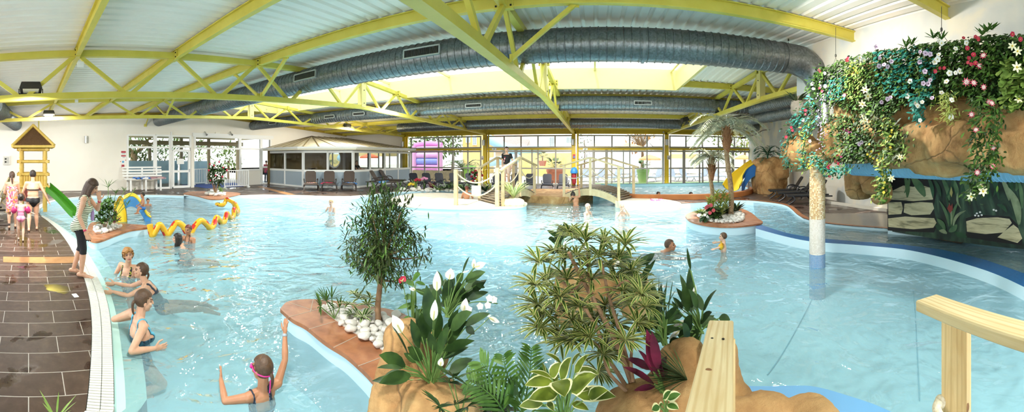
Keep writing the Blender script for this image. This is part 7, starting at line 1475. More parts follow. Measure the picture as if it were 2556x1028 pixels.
def person(label, loc, rz, H, pose=None, head=(0, 0, 0), hair=None, wear=(), skin=SK1, fat=1.0, vox=.009, hs=1.06, female=True, fdir=None, hands=True, group=None, hdirs=None, legs=True, bald=False):
    """one continuous body grown round a posed skeleton (pose in body heights: x = right, y = ahead), clothes and hair as children"""
    J = {k: V(v) * H for k, v in {**DEF, **(pose or {})}.items()}; t = thing('person', label, 'person', loc, rz, group); b = MB(); h = H
    sp = (J['nk'] - J['pel']); lat = (J['shR'] - J['shL']); lat = (lat + (J['hpR'] - J['hpL'])).normalized(); zt = sp.normalized(); yt = zt.cross(lat).normalized(); Tm = MX((lat, yt, zt)).transposed(); L = sp.length
    at = lambda f, x=0, y=0: J['pel'] + Tm @ V((x * h, y * h, f * L))
    b.ell(at(-.02), (.092 * h * fat, .068 * h * fat, .075 * h), Tm); b.ell(at(.3), (.074 * h * fat, .056 * h * fat, .1 * h), Tm); b.ell(at(.62), (.092 * h * (fat * .5 + .5), .062 * h * fat, .1 * h), Tm); b.ell(at(.83, 0, -.008), (.09 * h, .045 * h, .055 * h), Tm)
    for s in (-1, 1): b.ell(at(-.1, s * .045, -.03), (.05 * h * fat, .05 * h * fat, .055 * h), Tm)
    if female and H > 1.3:
        for s in (-1, 1): b.ell(at(.58, s * .045, .052), (.036 * h, .036 * h, .036 * h), Tm)
    for s, k in ((-1, 'L'), (1, 'R')):
        b.caps(at(.93), J['sh' + k], .034 * h, .033 * h); b.caps(J['sh' + k], J['el' + k], .03 * h * (fat * .5 + .5), .022 * h); m_ = J['el' + k].lerp(J['wr' + k], .3); b.caps(J['el' + k], m_, .022 * h, .0235 * h); b.caps(m_, J['wr' + k], .0235 * h, .0155 * h)
        if legs:
            b.caps(J['hp' + k], J['kn' + k], .052 * h * fat, .033 * h * (fat * .5 + .5)); c_ = J['kn' + k].lerp(J['an' + k], .32); c_ = c_ - (J['kn' + k] - J['an' + k]).normalized().cross(lat) * 0; b.caps(J['kn' + k], c_, .032 * h, .0345 * h * (fat * .4 + .6)); b.caps(c_, J['an' + k], .0345 * h * (fat * .4 + .6), .02 * h)
            d = V((fdir or {}).get(k, (0, 1, -.12 if not fdir else 0))).normalized(); a = J['an' + k]; dn_ = V((0, 0, -1)) if abs(d.z) < .7 else V((0, -1, 0)); b.caps(a - d * .028 * h + dn_ * .018 * h, a + d * .035 * h + dn_ * .014 * h, .022 * h, .022 * h); b.caps(a + d * .03 * h + dn_ * .02 * h, a + d * .1 * h + dn_ * .028 * h, .02 * h, .014 * h)
            sd = d.cross(V((0, 0, 1))).normalized()
            for q in range(5): b.caps(a + d * .098 * h + dn_ * .028 * h + sd * (q - 2) * .009 * h, a + d * (.122 - .003 * q) * h + dn_ * .03 * h + sd * (q - 2) * .011 * h, .0085 * h, .007 * h, 6)
    # head
    yw, pt, rl = (math.radians(a) for a in head); HR = MX.Rotation(yw, 3, 'Z') @ MX.Rotation(pt, 3, 'X') @ MX.Rotation(rl, 3, 'Y'); S = h / 1.66 * hs; hc = J['hd']
    if hs > 1.05: hc = hc + HR @ V((0, 0, .02 * (hs - 1) * 5 * S))
    hp = lambda x, y, z: hc + HR @ (V((x, y, z)) * S)
    b.caps(at(.93, 0, -.005), hp(0, -.02, -.05), .036 * h, .033 * h * hs ** .5); b.ell(hp(0, -.012, .028), (.074 * S, .093 * S, .088 * S), HR); b.ell(hp(0, .022, -.04), (.056 * S, .066 * S, .066 * S), HR); b.ell(hp(0, .045, -.085), (.03 * S, .035 * S, .028 * S), HR)
    b.caps(hp(0, .086, .012), hp(0, .104, -.022), .011 * S, .014 * S, 8); b.ell(hp(0, .083, -.055), (.026 * S, .012 * S, .013 * S), HR)
    for s in (-1, 1): b.ell(hp(s * .077, -.008, -.008), (.011 * S, .02 * S, .032 * S), HR); b.ell(hp(s * .04, .062, -.02), (.022 * S, .02 * S, .02 * S), HR); b.ell(hp(s * .03, .078, .028), (.024 * S, .012 * S, .008 * S), HR)
    # hands : palm, four fingers, thumb
    for s, k in ((-1, 'L'), (1, 'R')):
        w = J['wr' + k]; d = (w - J['el' + k]).normalized(); 
        if hdirs and k in hdirs: d = V(hdirs[k]).normalized()
        pn = d.cross(V((0, 1, 0)) if abs(d.y) < .8 else V((0, 0, 1))).normalized() * s; up = pn.cross(d).normalized() * s; hz = h * (1 if H > 1.3 else 1.05)
        b.ell(w + d * .03 * hz, (.024 * hz, .011 * hz, .034 * hz), frame(d, pn))
        lat_ = frame(d, pn) @ V((1, 0, 0))
        if lat_.dot(up) < 0: lat_ = -lat_
        for q, ln in enumerate((.042, .048, .045, .035)):
            o = (1.5 - q) * .0125 * hz; p0 = w + d * .055 * hz + lat_ * o; p1 = p0 + (d + lat_ * (1.5 - q) * .1) * ln * .55 * hz; p2 = p1 + (d * .9 - pn * .35 * s + lat_ * (1.5 - q) * .1) * ln * .5 * hz; b.caps(p0, p1, .0068 * hz, .006 * hz, 7); b.caps(p1, p2, .006 * hz, .005 * hz, 7)
        p0 = w + d * .018 * hz + lat_ * .02 * hz; p1 = p0 + (d * .6 + lat_ * .8) * .03 * hz; b.caps(p0, p1, .009 * hz, .0075 * hz, 7); b.caps(p1, p1 + (d * .9 + lat_ * .3) * .026 * hz, .0075 * hz, .006 * hz, 7)
    me = remesh(b, vox, 3); n = len(me.vertices); co = np.empty(n * 3, np.float32); me.vertices.foreach_get('co', co); co = co.reshape(-1, 3); nr = np.empty(n * 3, np.float32); me.vertices.foreach_get('normal', nr); nr = nr.reshape(-1, 3)
    for m_ in (skin, EYE, LIP, BROW): me.materials.append(m_)
    # bone labels
    bones = [('T', J['pel'] - zt * .06 * h, at(.97), .07 * h)] + [(n_ + k, J[a + k], J[c + k], r_ * h) for k in 'LR' for n_, a, c, r_ in (('U', 'sh', 'el', .024), ('F', 'el', 'wr', .02), ('G', 'hp', 'kn', .045), ('C', 'kn', 'an', .026))] + [('H', hp(0, 0, -.03), hp(0, 0, .06), .085 * S)]
    D = []; TT = []
    for _, a, c, r_ in bones:
        a_, c_ = np.array(a), np.array(c); d = c_ - a_; q = np.clip(((co - a_) @ d) / max(d @ d, 1e-9), 0, 1); D.append(np.linalg.norm(co - (a_ + q[:, None] * d), axis=1) - r_); TT.append(((co - a_) @ d) / max(d @ d, 1e-9))
    bi_ = np.argmin(np.array(D), 0); tt = np.array(TT)[bi_, np.arange(n)]; nm = np.array([x[0] for x in bones])[bi_]; loc_ = (co - np.array(J['pel'])) @ np.array(Tm); lx, ly, lz = loc_[:, 0] / h, loc_[:, 1] / h, loc_[:, 2] / L
    hl = (co - np.array(hc)) @ np.array(HR) / S; npoly = len(me.polygons); ls = np.empty(npoly, np.int32); me.polygons.foreach_get('loop_start', ls); lt = np.empty(npoly, np.int32); me.polygons.foreach_get('loop_total', lt); lv = np.empty(len(me.loops), np.int32); me.loops.foreach_get('vertex_index', lv)
    fc = np.array([hl[lv[s_]] for s_ in ls]); mi = np.zeros(npoly, np.int32); front = (fc[:, 1] > .05) & (fc[:, 1] < .125) & np.array([nm[lv[s_]] == 'H' for s_ in ls])
    ex = np.abs(np.abs(fc[:, 0]) - .03); mi[front & (ex < .015) & (np.abs(fc[:, 2] - .008) < .008)] = 1; mi[front & (ex < .02) & (np.abs(fc[:, 2] - .03) < .005)] = 3; mi[front & (np.abs(fc[:, 0]) < .024) & (np.abs(fc[:, 2] + .056) < .009)] = 2
    me.polygons.foreach_set('material_index', mi); me.polygons.foreach_set('use_smooth', [True] * npoly); me.update(); body = link('body', me, t)
    ctx = dict(nm=nm, tt=tt, lx=lx, ly=ly, lz=lz, hl=hl, J=J, at=at, hp=hp, h=h, S=S, HR=HR, t=t, Tm=Tm)
    for name, m_, pred, off in wear:
        keep = pred(ctx); fk = [i for i in range(npoly) if keep[lv[ls[i]:ls[i] + lt[i]]].all()]
        if not fk: continue
        used = sorted({int(v) for i in fk for v in lv[ls[i]:ls[i] + lt[i]]}); ix = {v: i for i, v in enumerate(used)}; k = MB(); o_ = off
        k.v = [V(co[v] + nr[v] * o_) for v in used] + [V(co[v] - nr[v] * .002) for v in used]; nu = len(used); ec = {}
        for i in fk:
            f = [ix[int(v)] for v in lv[ls[i]:ls[i] + lt[i]]]; k.f.append(tuple(f)); k.m.append(0)
            for a, c in zip(f, f[1:] + f[:1]): ec[(a, c)] = 1
        for (a, c) in list(ec):
            if (c, a) not in ec: k.f.append((c, a, a + nu, c + nu)); k.m.append(0)
        k.build(name, m_, t, False, 180)
    if hair:
        hm, style = hair; k = MB(); rx, ry, rz_ = .083, .102, .1; nu, nv = 28, 18; front_z = {'short': .055, 'crop': .06}.get(style, .05); back_z = {'short': -.045, 'crop': -.035, 'curly': -.07}.get(style, -.075); o = 0; thick = .022 if style == 'curly' else .004
        for i in range(nv + 1):
            th = pi * i / nv
            for j in range(nu): ph = 2 * pi * j / nu; x, y, z = (rx + thick) * sin(th) * cos(ph), (ry + thick) * sin(th) * sin(ph) - .016, (rz_ + thick) * cos(th) + .03; nz = 1 + (.03 if style != 'curly' else .13) * NZ.noise(V((x * 30, y * 30, z * (12 if style != 'curly' else 34)))); k.v.append(hp(x * nz, y * nz, z * nz))
        def okv(i):
            q = HR.inverted() @ (k.v[i] - hc) / S; lim = front_z + .02 * abs(q.x) / .08 if q.y > .03 else lerp(back_z, front_z, min(max((q.y + .03) / .07, 0), 1)); return q.z > lim - (.0)
        for i in range(nv):
            for j in range(nu):
                f = (i * nu + j, (i + 1) * nu + j, (i + 1) * nu + (j + 1) % nu, i * nu + (j + 1) % nu)
                if all(okv(a) for a in f): k.f.append(f); k.m.append(0)
        if style == 'curly':
            r3 = random.Random(5)
            for _ in range(110):
                th, ph = r3.uniform(0, 1.9), r3.uniform(0, 6.28); x, y, z = .088 * sin(th) * cos(ph), .105 * sin(th) * sin(ph) - .016, .1 * cos(th) + .03
                if y > .05 and z < .055: continue
                k.ell(hp(x, y, z), (r3.uniform(.014, .024) * S,) * 3, None, 7, 5)
        if style == 'tail':
            k.tube(curve([hp(0, -.09, .0), hp(0, -.125, -.03), hp(.005, -.12, -.1), hp(.01, -.1, -.15)], 4), [.022 * S * (1 - .6 * i / 12) for i in range(13)], 9)
        if style == 'braid':
            k.ell(hp(0, -.1, .02), (.035 * S, .04 * S, .04 * S), HR); k.tube(curve([hp(0, -.1, .0), hp(.0, -.115, -.08), hp(.01, -.1, -.16), hp(.015, -.09, -.22)], 5), [.03 * S * (1 - .5 * i / 15) * (1 + .2 * sin(i * 2.2)) for i in range(16)], 10)
        if style == 'bun': k.ell(hp(0, -.1, .05), (.035 * S, .03 * S, .035 * S), HR)
        if style == 'long':
            for x, y, l in ((-.07, -.02, .2), (-.05, -.07, .24), (0, -.1, .26), (.05, -.07, .24), (.07, -.02, .2), (.075, .02, .24), (-.075, .02, .2)): k.tube(curve([hp(x, y, .03), hp(x * 1.05, y, -.06), hp(x, y + .02, -.03 - l * .6), hp(x * .8, y + .03, -.03 - l)], 4), [.03 * S * (1.05 - .75 * i / 12) for i in range(13)], 8)
        if style == 'long':
            for x, y, l in ((-.03, -.09, .25), (.03, -.09, .25), (.066, -.045, .22), (-.066, -.045, .22), (.078, 0, .2), (-.078, 0, .2)): k.tube(curve([hp(x, y, .03), hp(x * 1.05, y, -.06), hp(x, y + .02, -.03 - l * .6), hp(x * .8, y + .03, -.03 - l)], 4), [.03 * S * (1.05 - .75 * i / 12) for i in range(13)], 8)
            k.ell(hp(0, -.02, .035), (.08 * S, .096 * S, .094 * S), HR); k2 = MB(); k2.v, k2.f, k2.m = k.v, k.f, k.m; me2 = remesh(k2, .008, 2); me2.materials.append(hm); me2.polygons.foreach_set('use_smooth', [True] * len(me2.polygons)); link('hair', me2, t)
        else: k.build('hair', hm, t, False, 180)
    return t, ctx
T_ = lambda c: (c['nm'] == 'T')
def w_strap(m, s): return ('strap', m, lambda c: T_(c) & (np.abs(c['lx'] - s * .055) < .009) & (c['lz'] > .6) & (c['lz'] < 1.1), .009)
def w_suit(m, low=.62, name='swimsuit', off=.006): return (name, m, lambda c: (T_(c) & (c['lz'] < low + .0) & (c['lz'] > -.4)) | (T_(c) & (np.abs(np.abs(c['lx']) - .055) < .012) & (c['lz'] < 1.0)) | (((c['nm'] == 'GL') | (c['nm'] == 'GR')) & (c['tt'] < .06)), off)
def w_brief(m, name='swim_briefs', leg=.08, up=.16): return (name, m, lambda c: (T_(c) & (c['lz'] < up)) | (((c['nm'] == 'GL') | (c['nm'] == 'GR')) & (c['tt'] < leg)), .006)
def w_band(m, name='bikini_top'): return (name, m, lambda c: (T_(c) & (np.abs(c['lz'] - .57) < np.where(c['ly'] > 0, .1, .045))) | (T_(c) & (np.abs(np.abs(c['lx']) - .035) < .007) & (c['ly'] > 0) & (c['lz'] > .57)), .007)
def w_shorts(m, leg=.7, off=.018, name='shorts'): return (name, m, lambda c: (T_(c) & (c['lz'] < .12)) | (((c['nm'] == 'GL') | (c['nm'] == 'GR')) & (c['tt'] < leg)), off)
def part(ctx, mb, name, m): return mb.build(name, m, ctx['t'], False, 60)
def ring(ctx, a, c, f, r, w, name, m):
    p, q = ctx['J'][a].lerp(ctx['J'][c], f), ctx['J'][c]; d = (ctx['J'][c] - ctx['J'][a]).normalized(); k = MB(); k.tube([p - d * w, p - d * w * .5, p + d * w * .5, p + d * w], [r * .9, r, r, r * .9], 16); return part(ctx, k, name, m)
BLKC = mat('black cloth', '17171a', .7, 0, bump=(80, .2)); NAVS = mat('dark navy swimsuit', '1e2638', .5)
def m_stripes(name, a, c, sc, ax='Z'):
    m = bpy.data.materials.new(name); m.use_nodes = True; n = NT(m); b = n.n['Principled BSDF']; tc = n.new('ShaderNodeTexCoord'); w = n.new('ShaderNodeTexWave', {'Vector': tc.outputs['Object'], 'Scale': sc, 'Distortion': .6, 'Detail': 1.0}, bands_direction=ax); n.l.new(n.ramp(w.outputs['Fac'], [(.6, a), (.72, c)]), b.inputs['Base Color']); b.inputs['Roughness'].default_value = .8; return m
def m_patch(name, cs, sc, dist=1.5):
    m = bpy.data.materials.new(name); m.use_nodes = True; n = NT(m); b = n.n['Principled BSDF']; tc = n.new('ShaderNodeTexCoord'); no = n.new('ShaderNodeTexNoise', {'Vector': tc.outputs['Object'], 'Scale': sc, 'Detail': 1.5, 'Distortion': dist}); k = len(cs); n.l.new(n.ramp(no.outputs[0], [(.3 + .42 * i / k, c) for i, c in enumerate(cs)], 'CONSTANT'), b.inputs['Base Color']); b.inputs['Roughness'].default_value = .8; return m
# ---- woman standing on the pool edge
p = P(205, 688, DZ); t, c = person('woman in striped top and black leggings standing at the pool edge, hand to face', p, face(p, 82), 1.66,
    dict(pel=(0, -.02, .53), nk=(0, .04, .81), hd=(0, .1, .905), shL=(-.1, .05, .79), shR=(.1, .03, .79), elR=(.14, -.01, .625), wrR=(.14, .05, .485), elL=(-.12, .15, .66), wrL=(-.035, .175, .765), hpL=(-.05, -.02, .51), hpR=(.05, -.02, .51), knR=(.055, .02, .285), anR=(.055, .0, .045), knL=(-.055, -.02, .285), anL=(-.06, -.1, .05)), (0, -32, 0), (H_['brown'], 'long'),
    [('tank_top', m_stripes('striped jersey', 'e4ead0', '5a6450', 11.0), lambda c: (T_(c) & (c['lz'] < .68)) | (T_(c) & (np.abs(np.abs(c['lx']) - .06) < .014)) | (((c['nm'] == 'GL') | (c['nm'] == 'GR')) & (c['tt'] < .12)), .015),
     ('leggings', BLKC, lambda c: (((c['nm'] == 'GL') | (c['nm'] == 'GR')) & (c['tt'] > -.3)) | (T_(c) & (c['lz'] < .05)) | (((c['nm'] == 'CL') | (c['nm'] == 'CR')) & (c['tt'] < .2)), .008)], SK1, 1.02, .008, hdirs={'L': (.12, -.12, 1)})
ring(c, 'elR', 'wrR', .95, .031, .012, 'wristband', mat('pink band', 'c8285a', .5)); ring(c, 'elL', 'wrL', .93, .031, .012, 'wristband', mat('pink band'))
pb = c['t']; k = MB(); q = V((.0, .2, .9)) ; k.lathe([(.03, 0), (.032, .14), (.02, .17), (.02, .2)], (-.06, .17, .93), 12); k.build('bottle', mat('violet bottle', 'a88ac0', .3), pb, False)
# ---- group walking to the tower
p = P(82, 576, DZ); t, c = person('woman in a black bikini walking away towards the bamboo tower', p, face(p, 182), 1.63, dict(elR=(.19, -.02, .64), wrR=(.26, .02, .5), elL=(-.17, .05, .64), wrL=(-.13, .13, .56), anL=(-.07, -.12, .06), knL=(-.06, -.02, .29), anR=(.07, .08, .045), knR=(.06, .05, .285)), (0, -8, 0), (H_['dark'], 'bun'), [w_brief(BLKC, 'bikini_bottom', .12, .1), w_band(BLKC)], SK1, 1.3, .014)
p = P(30, 569, DZ); t, c = person('woman wrapped in a pink and orange sarong walking away with a ponytail', p, face(p, 180), 1.58, dict(elR=(.14, .05, .63), wrR=(.08, .15, .58), elL=(-.14, .05, .63), wrL=(-.1, .15, .58), anL=(-.05, -.05, .045), anR=(.06, .07, .045)), (0, -5, 0), (H_['brown'], 'braid'), [], SK1, 1.0, .014)
k = MB(); n_ = 28
rows = [(z, rx, ry) for z, rx, ry in ((.5, .17, .14), (.62, .17, .15), (.78, .175, .16), (.9, .165, .145), (1.0, .15, .125), (1.12, .155, .12), (1.19, .155, .12))]
for z, rx, ry in rows:
    for j in range(n_): a = 2 * pi * j / n_; f = 1 + .04 * sin(a * 7 + z * 9); k.v.append(V((rx * cos(a) * f, ry * sin(a) * f, z + (.05 * cos(a) if z < .6 else 0))))
for i in range(len(rows) - 1):
    for j in range(n_): k.f.append((i * n_ + j, i * n_ + (j + 1) % n_, (i + 1) * n_ + (j + 1) % n_, (i + 1) * n_ + j)); k.m.append(0)
part(c, k, 'sarong', m_patch('sarong print', ['d98aa0', 'e0a03c', 'c85a7a', 'e8d6c8', 'b84068', 'd8a44a'], 5.0))
p = P(52, 601, DZ); t, c = person('little girl in a pink swimsuit and magenta armbands seen from behind', p, face(p, 180), 1.06, dict(elR=(.17, .03, .66), wrR=(.26, .08, .62), elL=(-.17, .03, .66), wrL=(-.2, .12, .6), anL=(-.05, .1, .05), anR=(.05, -.04, .045)), (0, 0, 0), (H_['dark'], 'bun'), [w_suit(mat('pink swimsuit', 'e28fae', .6), .62, 'swimsuit')], SK3, .95, .009, 1.38, False)
for s in 'LR':
    k = MB(); J = c['J']; q = J['sh' + s].lerp(J['el' + s], .75); d = (J['el' + s] - J['sh' + s]).normalized(); k.tube([q - d * .08, q - d * .05, q + d * .05, q + d * .08], [.04, .075, .07, .035], 14, flat=.7); part(c, k, 'armband', mat('magenta armband', 'b02a64', .35))
# ---- man on the footbridge
m0 = (B1[0] + B1[1] + B1[2] + B1[3]) / 4; m0 = m0.lerp(B1[1].lerp(B1[3], .4), .25); m0.z = .2 + .45 + .1 - .02; p = V((m0.x, m0.y, m0.z)); q = Q(1265, 466, m0.xy.length); p.x, p.y = q.x, q.y
t, c = person('man in a black T-shirt and beige shorts standing on the left footbridge', p, face(p, -28), 1.86, dict(elR=(.15, -.04, .64), wrR=(.13, -.02, .49), elL=(-.15, -.04, .64), wrL=(-.14, .02, .49)), (22, -12, 0), (H_['short'], 'short'),
    [('t_shirt', BLKC, lambda c: (T_(c) & (c['lz'] > -.12) & (c['lz'] < .98)) | (((c['nm'] == 'UL') | (c['nm'] == 'UR')) & (c['tt'] < .55)), .014), w_shorts(mat('beige shorts', 'd8bfae', .8), .8, .022)], SK3, 1.0, .016, 1.0, False)
k = MB(); a = c['at']
for i, (x, z, s_) in enumerate(((.01, .72, .03), (.02, .62, .034), (.03, .52, .03), (.035, .42, .026), (.03, .34, .02))): k.ell(c['at'](z, x, .076), (s_ * .9, .008, s_), nu=10, nv=6, mi=i % 2)
k.build('chest_print', [mat('red print', 'c03a50', .7), mat('white print', 'e8e2e0', .7)], t, False)
# ---- swimmers. base = height of the soles so that the head comes out at the photographed height
PF = -.6
def swim(label, x, y, ytop, phi, H, pose=None, **kw):
    p = P(x, y, 0); r = p.xy.length; zt_ = ZC - (ytop - YH) / F * r; hs = kw.get('hs', 1.0); base = zt_ - H * (1.0 + .0 * hs); pz = dict(pose or {})
    g = lambda z: (z - base) / H
    if 'anL' not in pz:
        for s, k in ((-1, 'L'), (1, 'R')): pz['kn' + k] = (s * .07, .14, max(.3, g(PF + .1))); pz['an' + k] = (s * .07, -.04, max(.1, g(PF + .06)))
        if g(PF) > .4: pz['knL'] = (-.08, .2, .47); pz['knR'] = (.08, .2, .47); pz['anL'] = (-.08, .1, .45); pz['anR'] = (.08, .1, .45)
    return person(label, V((p.x, p.y, base)), face(p, phi), H, pz, **kw)
under = dict(elL=(-.16, .06, .66), wrL=(-.15, .2, .66), elR=(.16, .06, .66), wrR=(.15, .2, .66))
swim('woman with short ginger curls in a dark swimsuit, in the pool looking up', 322, 684, 619, 330, 1.62, {**under, 'nk': (0, .03, .815), 'hd': (-.02, .05, .925)}, head=(35, 14, 8), hair=(H_['ginger'], 'curly'), wear=[w_suit(m_patch('dark patterned swimsuit', ['15151a', '23232c', 'b5b23a', '2a2a34', '6a3a78'], 9), .6)], fat=1.1, vox=.009)
swim('woman in profile with wet brown ponytail, both arms on the pool ledge', 372, 727, 659, 268, 1.64, dict(pel=(0, -.12, .6), nk=(0, .04, .82), hd=(0, .08, .93), shL=(-.1, .05, .80), shR=(.1, .05, .80), elR=(.13, .19, .735), wrR=(.12, .34, .765), elL=(-.13, .19, .74), wrL=(-.12, .33, .77), hpL=(-.05, -.14, .59), hpR=(.05, -.14, .59), knL=(-.06, -.34, .6), knR=(.06, -.34, .6), anL=(-.06, -.56, .58), anR=(.06, -.56, .58)), head=(0, 12, 0), hair=(H_['lightbrown'], 'tail'), wear=[w_suit(NAVS, .6)], vox=.008, fdir={'L': (0, -1, -.2), 'R': (0, -1, -.2)}, hdirs={'L': (0, 1, -.2), 'R': (0, 1, -.2)})
swim('woman with a brown ponytail and blue straps, resting back on the pool ledge', 350, 848, 727, 112, 1.64, dict(nk=(0, .0, .815), hd=(0, .03, .925), elL=(-.2, -.13, .74), wrL=(-.22, .02, .72), elR=(.17, -.13, .69), wrR=(.17, .03, .675), shL=(-.11, -.02, .81), shR=(.11, -.02, .8)), head=(-8, -8, 0), hair=(H_['lightbrown'], 'tail'), wear=[w_suit(mat('black and aqua swimsuit', '1a2230', .5, 0, (30, '3a6a80', .2)), .6), w_strap(mat('aqua strap', '5ab0cc', .5), -1), w_strap(mat('aqua strap'), 1)], fat=1.18, vox=.007)
t, c = swim('girl with pink goggles raising her right arm in the foreground water', 655, 990, 897, 208, 1.36, dict(shR=(.115, .0, .815), elR=(.19, .03, .93), wrR=(.225, .09, 1.07), shL=(-.105, 0, .785), elL=(-.24, .05, .77), wrL=(-.22, .17, .83), hd=(0, .01, .925)), head=(22, 0, 0), hair=(H_['lightbrown'], 'tail'), wear=[w_suit(m_stripes('zebra swimsuit', '6d8ea8', '16243a', 9.0), .62, 'swimsuit', .005), w_strap(NAVS, -1), w_strap(NAVS, 1)], skin=SK2, vox=.0055, hs=1.15, female=False, hdirs={'R': (.15, .1, 1), 'L': (.3, .8, .1)})
hp = c['hp']; k = MB(); S_ = c['S']
for s in (-1, 1): k.ell(hp(s * .034, .088, .01), (.03 * S_, .02 * S_, .024 * S_), c['HR'], 12, 8)
k.tube([hp(.078 * cos(a) * 1.05, .098 * sin(a) * 1.02 - .012, .01 - .03 * (1 - sin(a)) * .5) for a in [math.radians(d) for d in range(70, -251, -16)]], .007 * S_, 6); part(c, k, 'goggles', mat('pink goggles', 'd0308a', .35)); k = MB(); k.tube([hp(-.02, -.12, -.05), hp(-.03, -.125, -.11), hp(-.03, -.12, -.16)], .006, 6); part(c, k, 'goggle_strap_end', mat('pink goggles'))
ring(c, 'elR', 'wrR', .97, .027, .012, 'wristband', mat('silver band', '9aa4ac', .4))
swim('woman with long dark wet hair and black bikini, swimming left beside the snake', 457, 613, 582, 275, 1.62, dict(nk=(0, .05, .815), hd=(0, .09, .925), elR=(.15, .17, .75), wrR=(.12, .33, .775), elL=(-.15, .19, .755), wrL=(-.12, .37, .8), pel=(0, -.1, .6), hpL=(-.05, -.1, .58), hpR=(.05, -.1, .58), knL=(-.06, -.3, .57), knR=(.06, -.3, .57), anL=(-.06, -.5, .55), anR=(.06, -.5, .55)), hair=(H_['dark'], 'long'), wear=[w_band(BLKC), w_brief(BLKC)], vox=.012, hs=1.05)
swim('woman with tied reddish hair in the water behind the dark haired one', 471, 602, 563, 318, 1.62, under, head=(10, 0, 0), hair=(H_['red'], 'bun'), wear=[w_band(BLKC)], skin=SK2, vox=.012)
swim('blond woman swimming alone before the brown loungers', 827, 527, 499, 320, 1.62, {**under, 'elR': (.17, .02, .7)}, head=(12, 0, 0), hair=(H_['blond'], 'short'), wear=[w_suit(mat('white swimsuit', 'e6e6ea', .5), .62)], skin=SK3, vox=.016)
swim('bald man swimming to the right in the bright water', 1466, 536, 508, 62, 1.75, {**under, 'wrR': (.12, .3, .7)}, head=(0, -4, 0), skin=SK3, female=False, vox=.016)
swim('bald person with both hands raised to the face before the pale wall', 1552, 536, 509, 20, 1.7, dict(elL=(-.16, .1, .72), wrL=(-.05, .13, .87), elR=(.17, .1, .72), wrR=(.06, .13, .87)), head=(-10, -5, 0), skin=SK3, female=False, vox=.016)
swim('man with cropped brown hair swimming breaststroke to the right', 1648, 626, 596, 82, 1.78, dict(nk=(0, .06, .815), hd=(0, .13, .915), shL=(-.1, .04, .8), shR=(.1, .04, .79), elR=(.12, .24, .79), wrR=(.07, .43, .785), elL=(-.12, .24, .79), wrL=(-.06, .43, .79), pel=(0, -.18, .72), hpL=(-.05, -.2, .71), hpR=(.05, -.2, .71), knL=(-.08, -.4, .7), knR=(.08, -.4, .7), anL=(-.09, -.6, .69), anR=(.09, -.6, .69)), head=(0, 8, 0), hair=(H_['short'], 'crop'), wear=[w_shorts(mat('navy swim shorts', '1c2a3a', .6), .5, .015, 'swim_shorts')], skin=SK2, female=False, vox=.012, fdir={'L': (0, -1, -.2), 'R': (0, -1, -.2)})
t, c = swim('small boy with yellow armbands in the water left of the mosaic column', 1806, 628, 585, 262, 1.1, dict(elL=(-.22, .03, .8), wrL=(-.3, .12, .78), elR=(.22, .06, .8), wrR=(.26, .18, .77)), hair=(H_['lightbrown'], 'short'), skin=SK3, female=False, vox=.009, hs=1.22)
for s in 'LR':
    k = MB(); J = c['J']; q = J['sh' + s].lerp(J['el' + s], .7); d = (J['el' + s] - J['sh' + s]).normalized(); k.tube([q - d * .07, q - d * .045, q + d * .045, q + d * .07], [.035, .075, .07, .035], 14, flat=.75); part(c, k, 'armband', mat('yellow armband', 'e8c020', .35, 0, (16, 'c88a20', .15)))
p = P(360, 548, 0); q = Q(357, 520, 11.6); t, c = person('toddler in blue trunks sitting on the small yellow slide', V((q.x, q.y, q.z - .5 * .92)), face(q, 285), .92, dict(hpL=(-.05, 0, .52), hpR=(.05, 0, .52), knL=(-.07, .16, .5), knR=(.07, .16, .5), anL=(-.07, .2, .36), anR=(.07, .2, .36), elL=(-.14, .06, .66), wrL=(-.12, .15, .6), elR=(.14, .06, .66), wrR=(.12, .15, .6)), (-10, -6, 0), (H_['dark'], 'crop'), [w_shorts(mat('blue trunks', '2f6ab0', .6), .5, .012, 'trunks')], SK2, .95, .011, 1.3, False)
swim('child with dark hair in the water behind the sitting toddler', 369, 513, 497, 20, 1.25, under, hair=(H_['dark'], 'short'), skin=SK2, female=False, vox=.014, hs=1.15)
for x, y, yt, w in ((1643, 485.5, 478.5, 'dark haired swimmer in the river pool beside the bridge, only the head showing'), (1724, 484.5, 479.5, 'dark haired swimmer low in the river pool behind the thin palm trunk')):
    p = P(x, y, FW); r = p.xy.length; zt_ = ZC - (yt - YH) / F * r; t, c = person(w, V((p.x, p.y, zt_ - 1.65)), face(p, 60), 1.65, {**under, 'knL': (-.07, .2, .5), 'knR': (.07, .2, .5), 'anL': (-.07, .12, .46), 'anR': (.07, .12, .46)}, (0, 0, 0), (H_['dark'], 'short'), [], SK2, 1, .018, 1, False)
swim('person with brown hair bathing behind the sandy island, seen from behind', 1165, 507, 465, 170, 1.6, under, hair=(H_['red'], 'short'), skin=SK2, female=False, vox=.018)
swim('dark haired woman climbing out at the rock bank with one arm stretched up', 1438, 514, 472, 190, 1.62, dict(shR=(.1, .02, .8), elR=(.1, .1, .97), wrR=(.1, .14, 1.13), nk=(0, .08, .78), hd=(-.06, .16, .84), elL=(-.16, .1, .68), wrL=(-.15, .22, .7)), head=(0, -40, 0), hair=(H_['dark'], 'long'), skin=SK2, vox=.016)
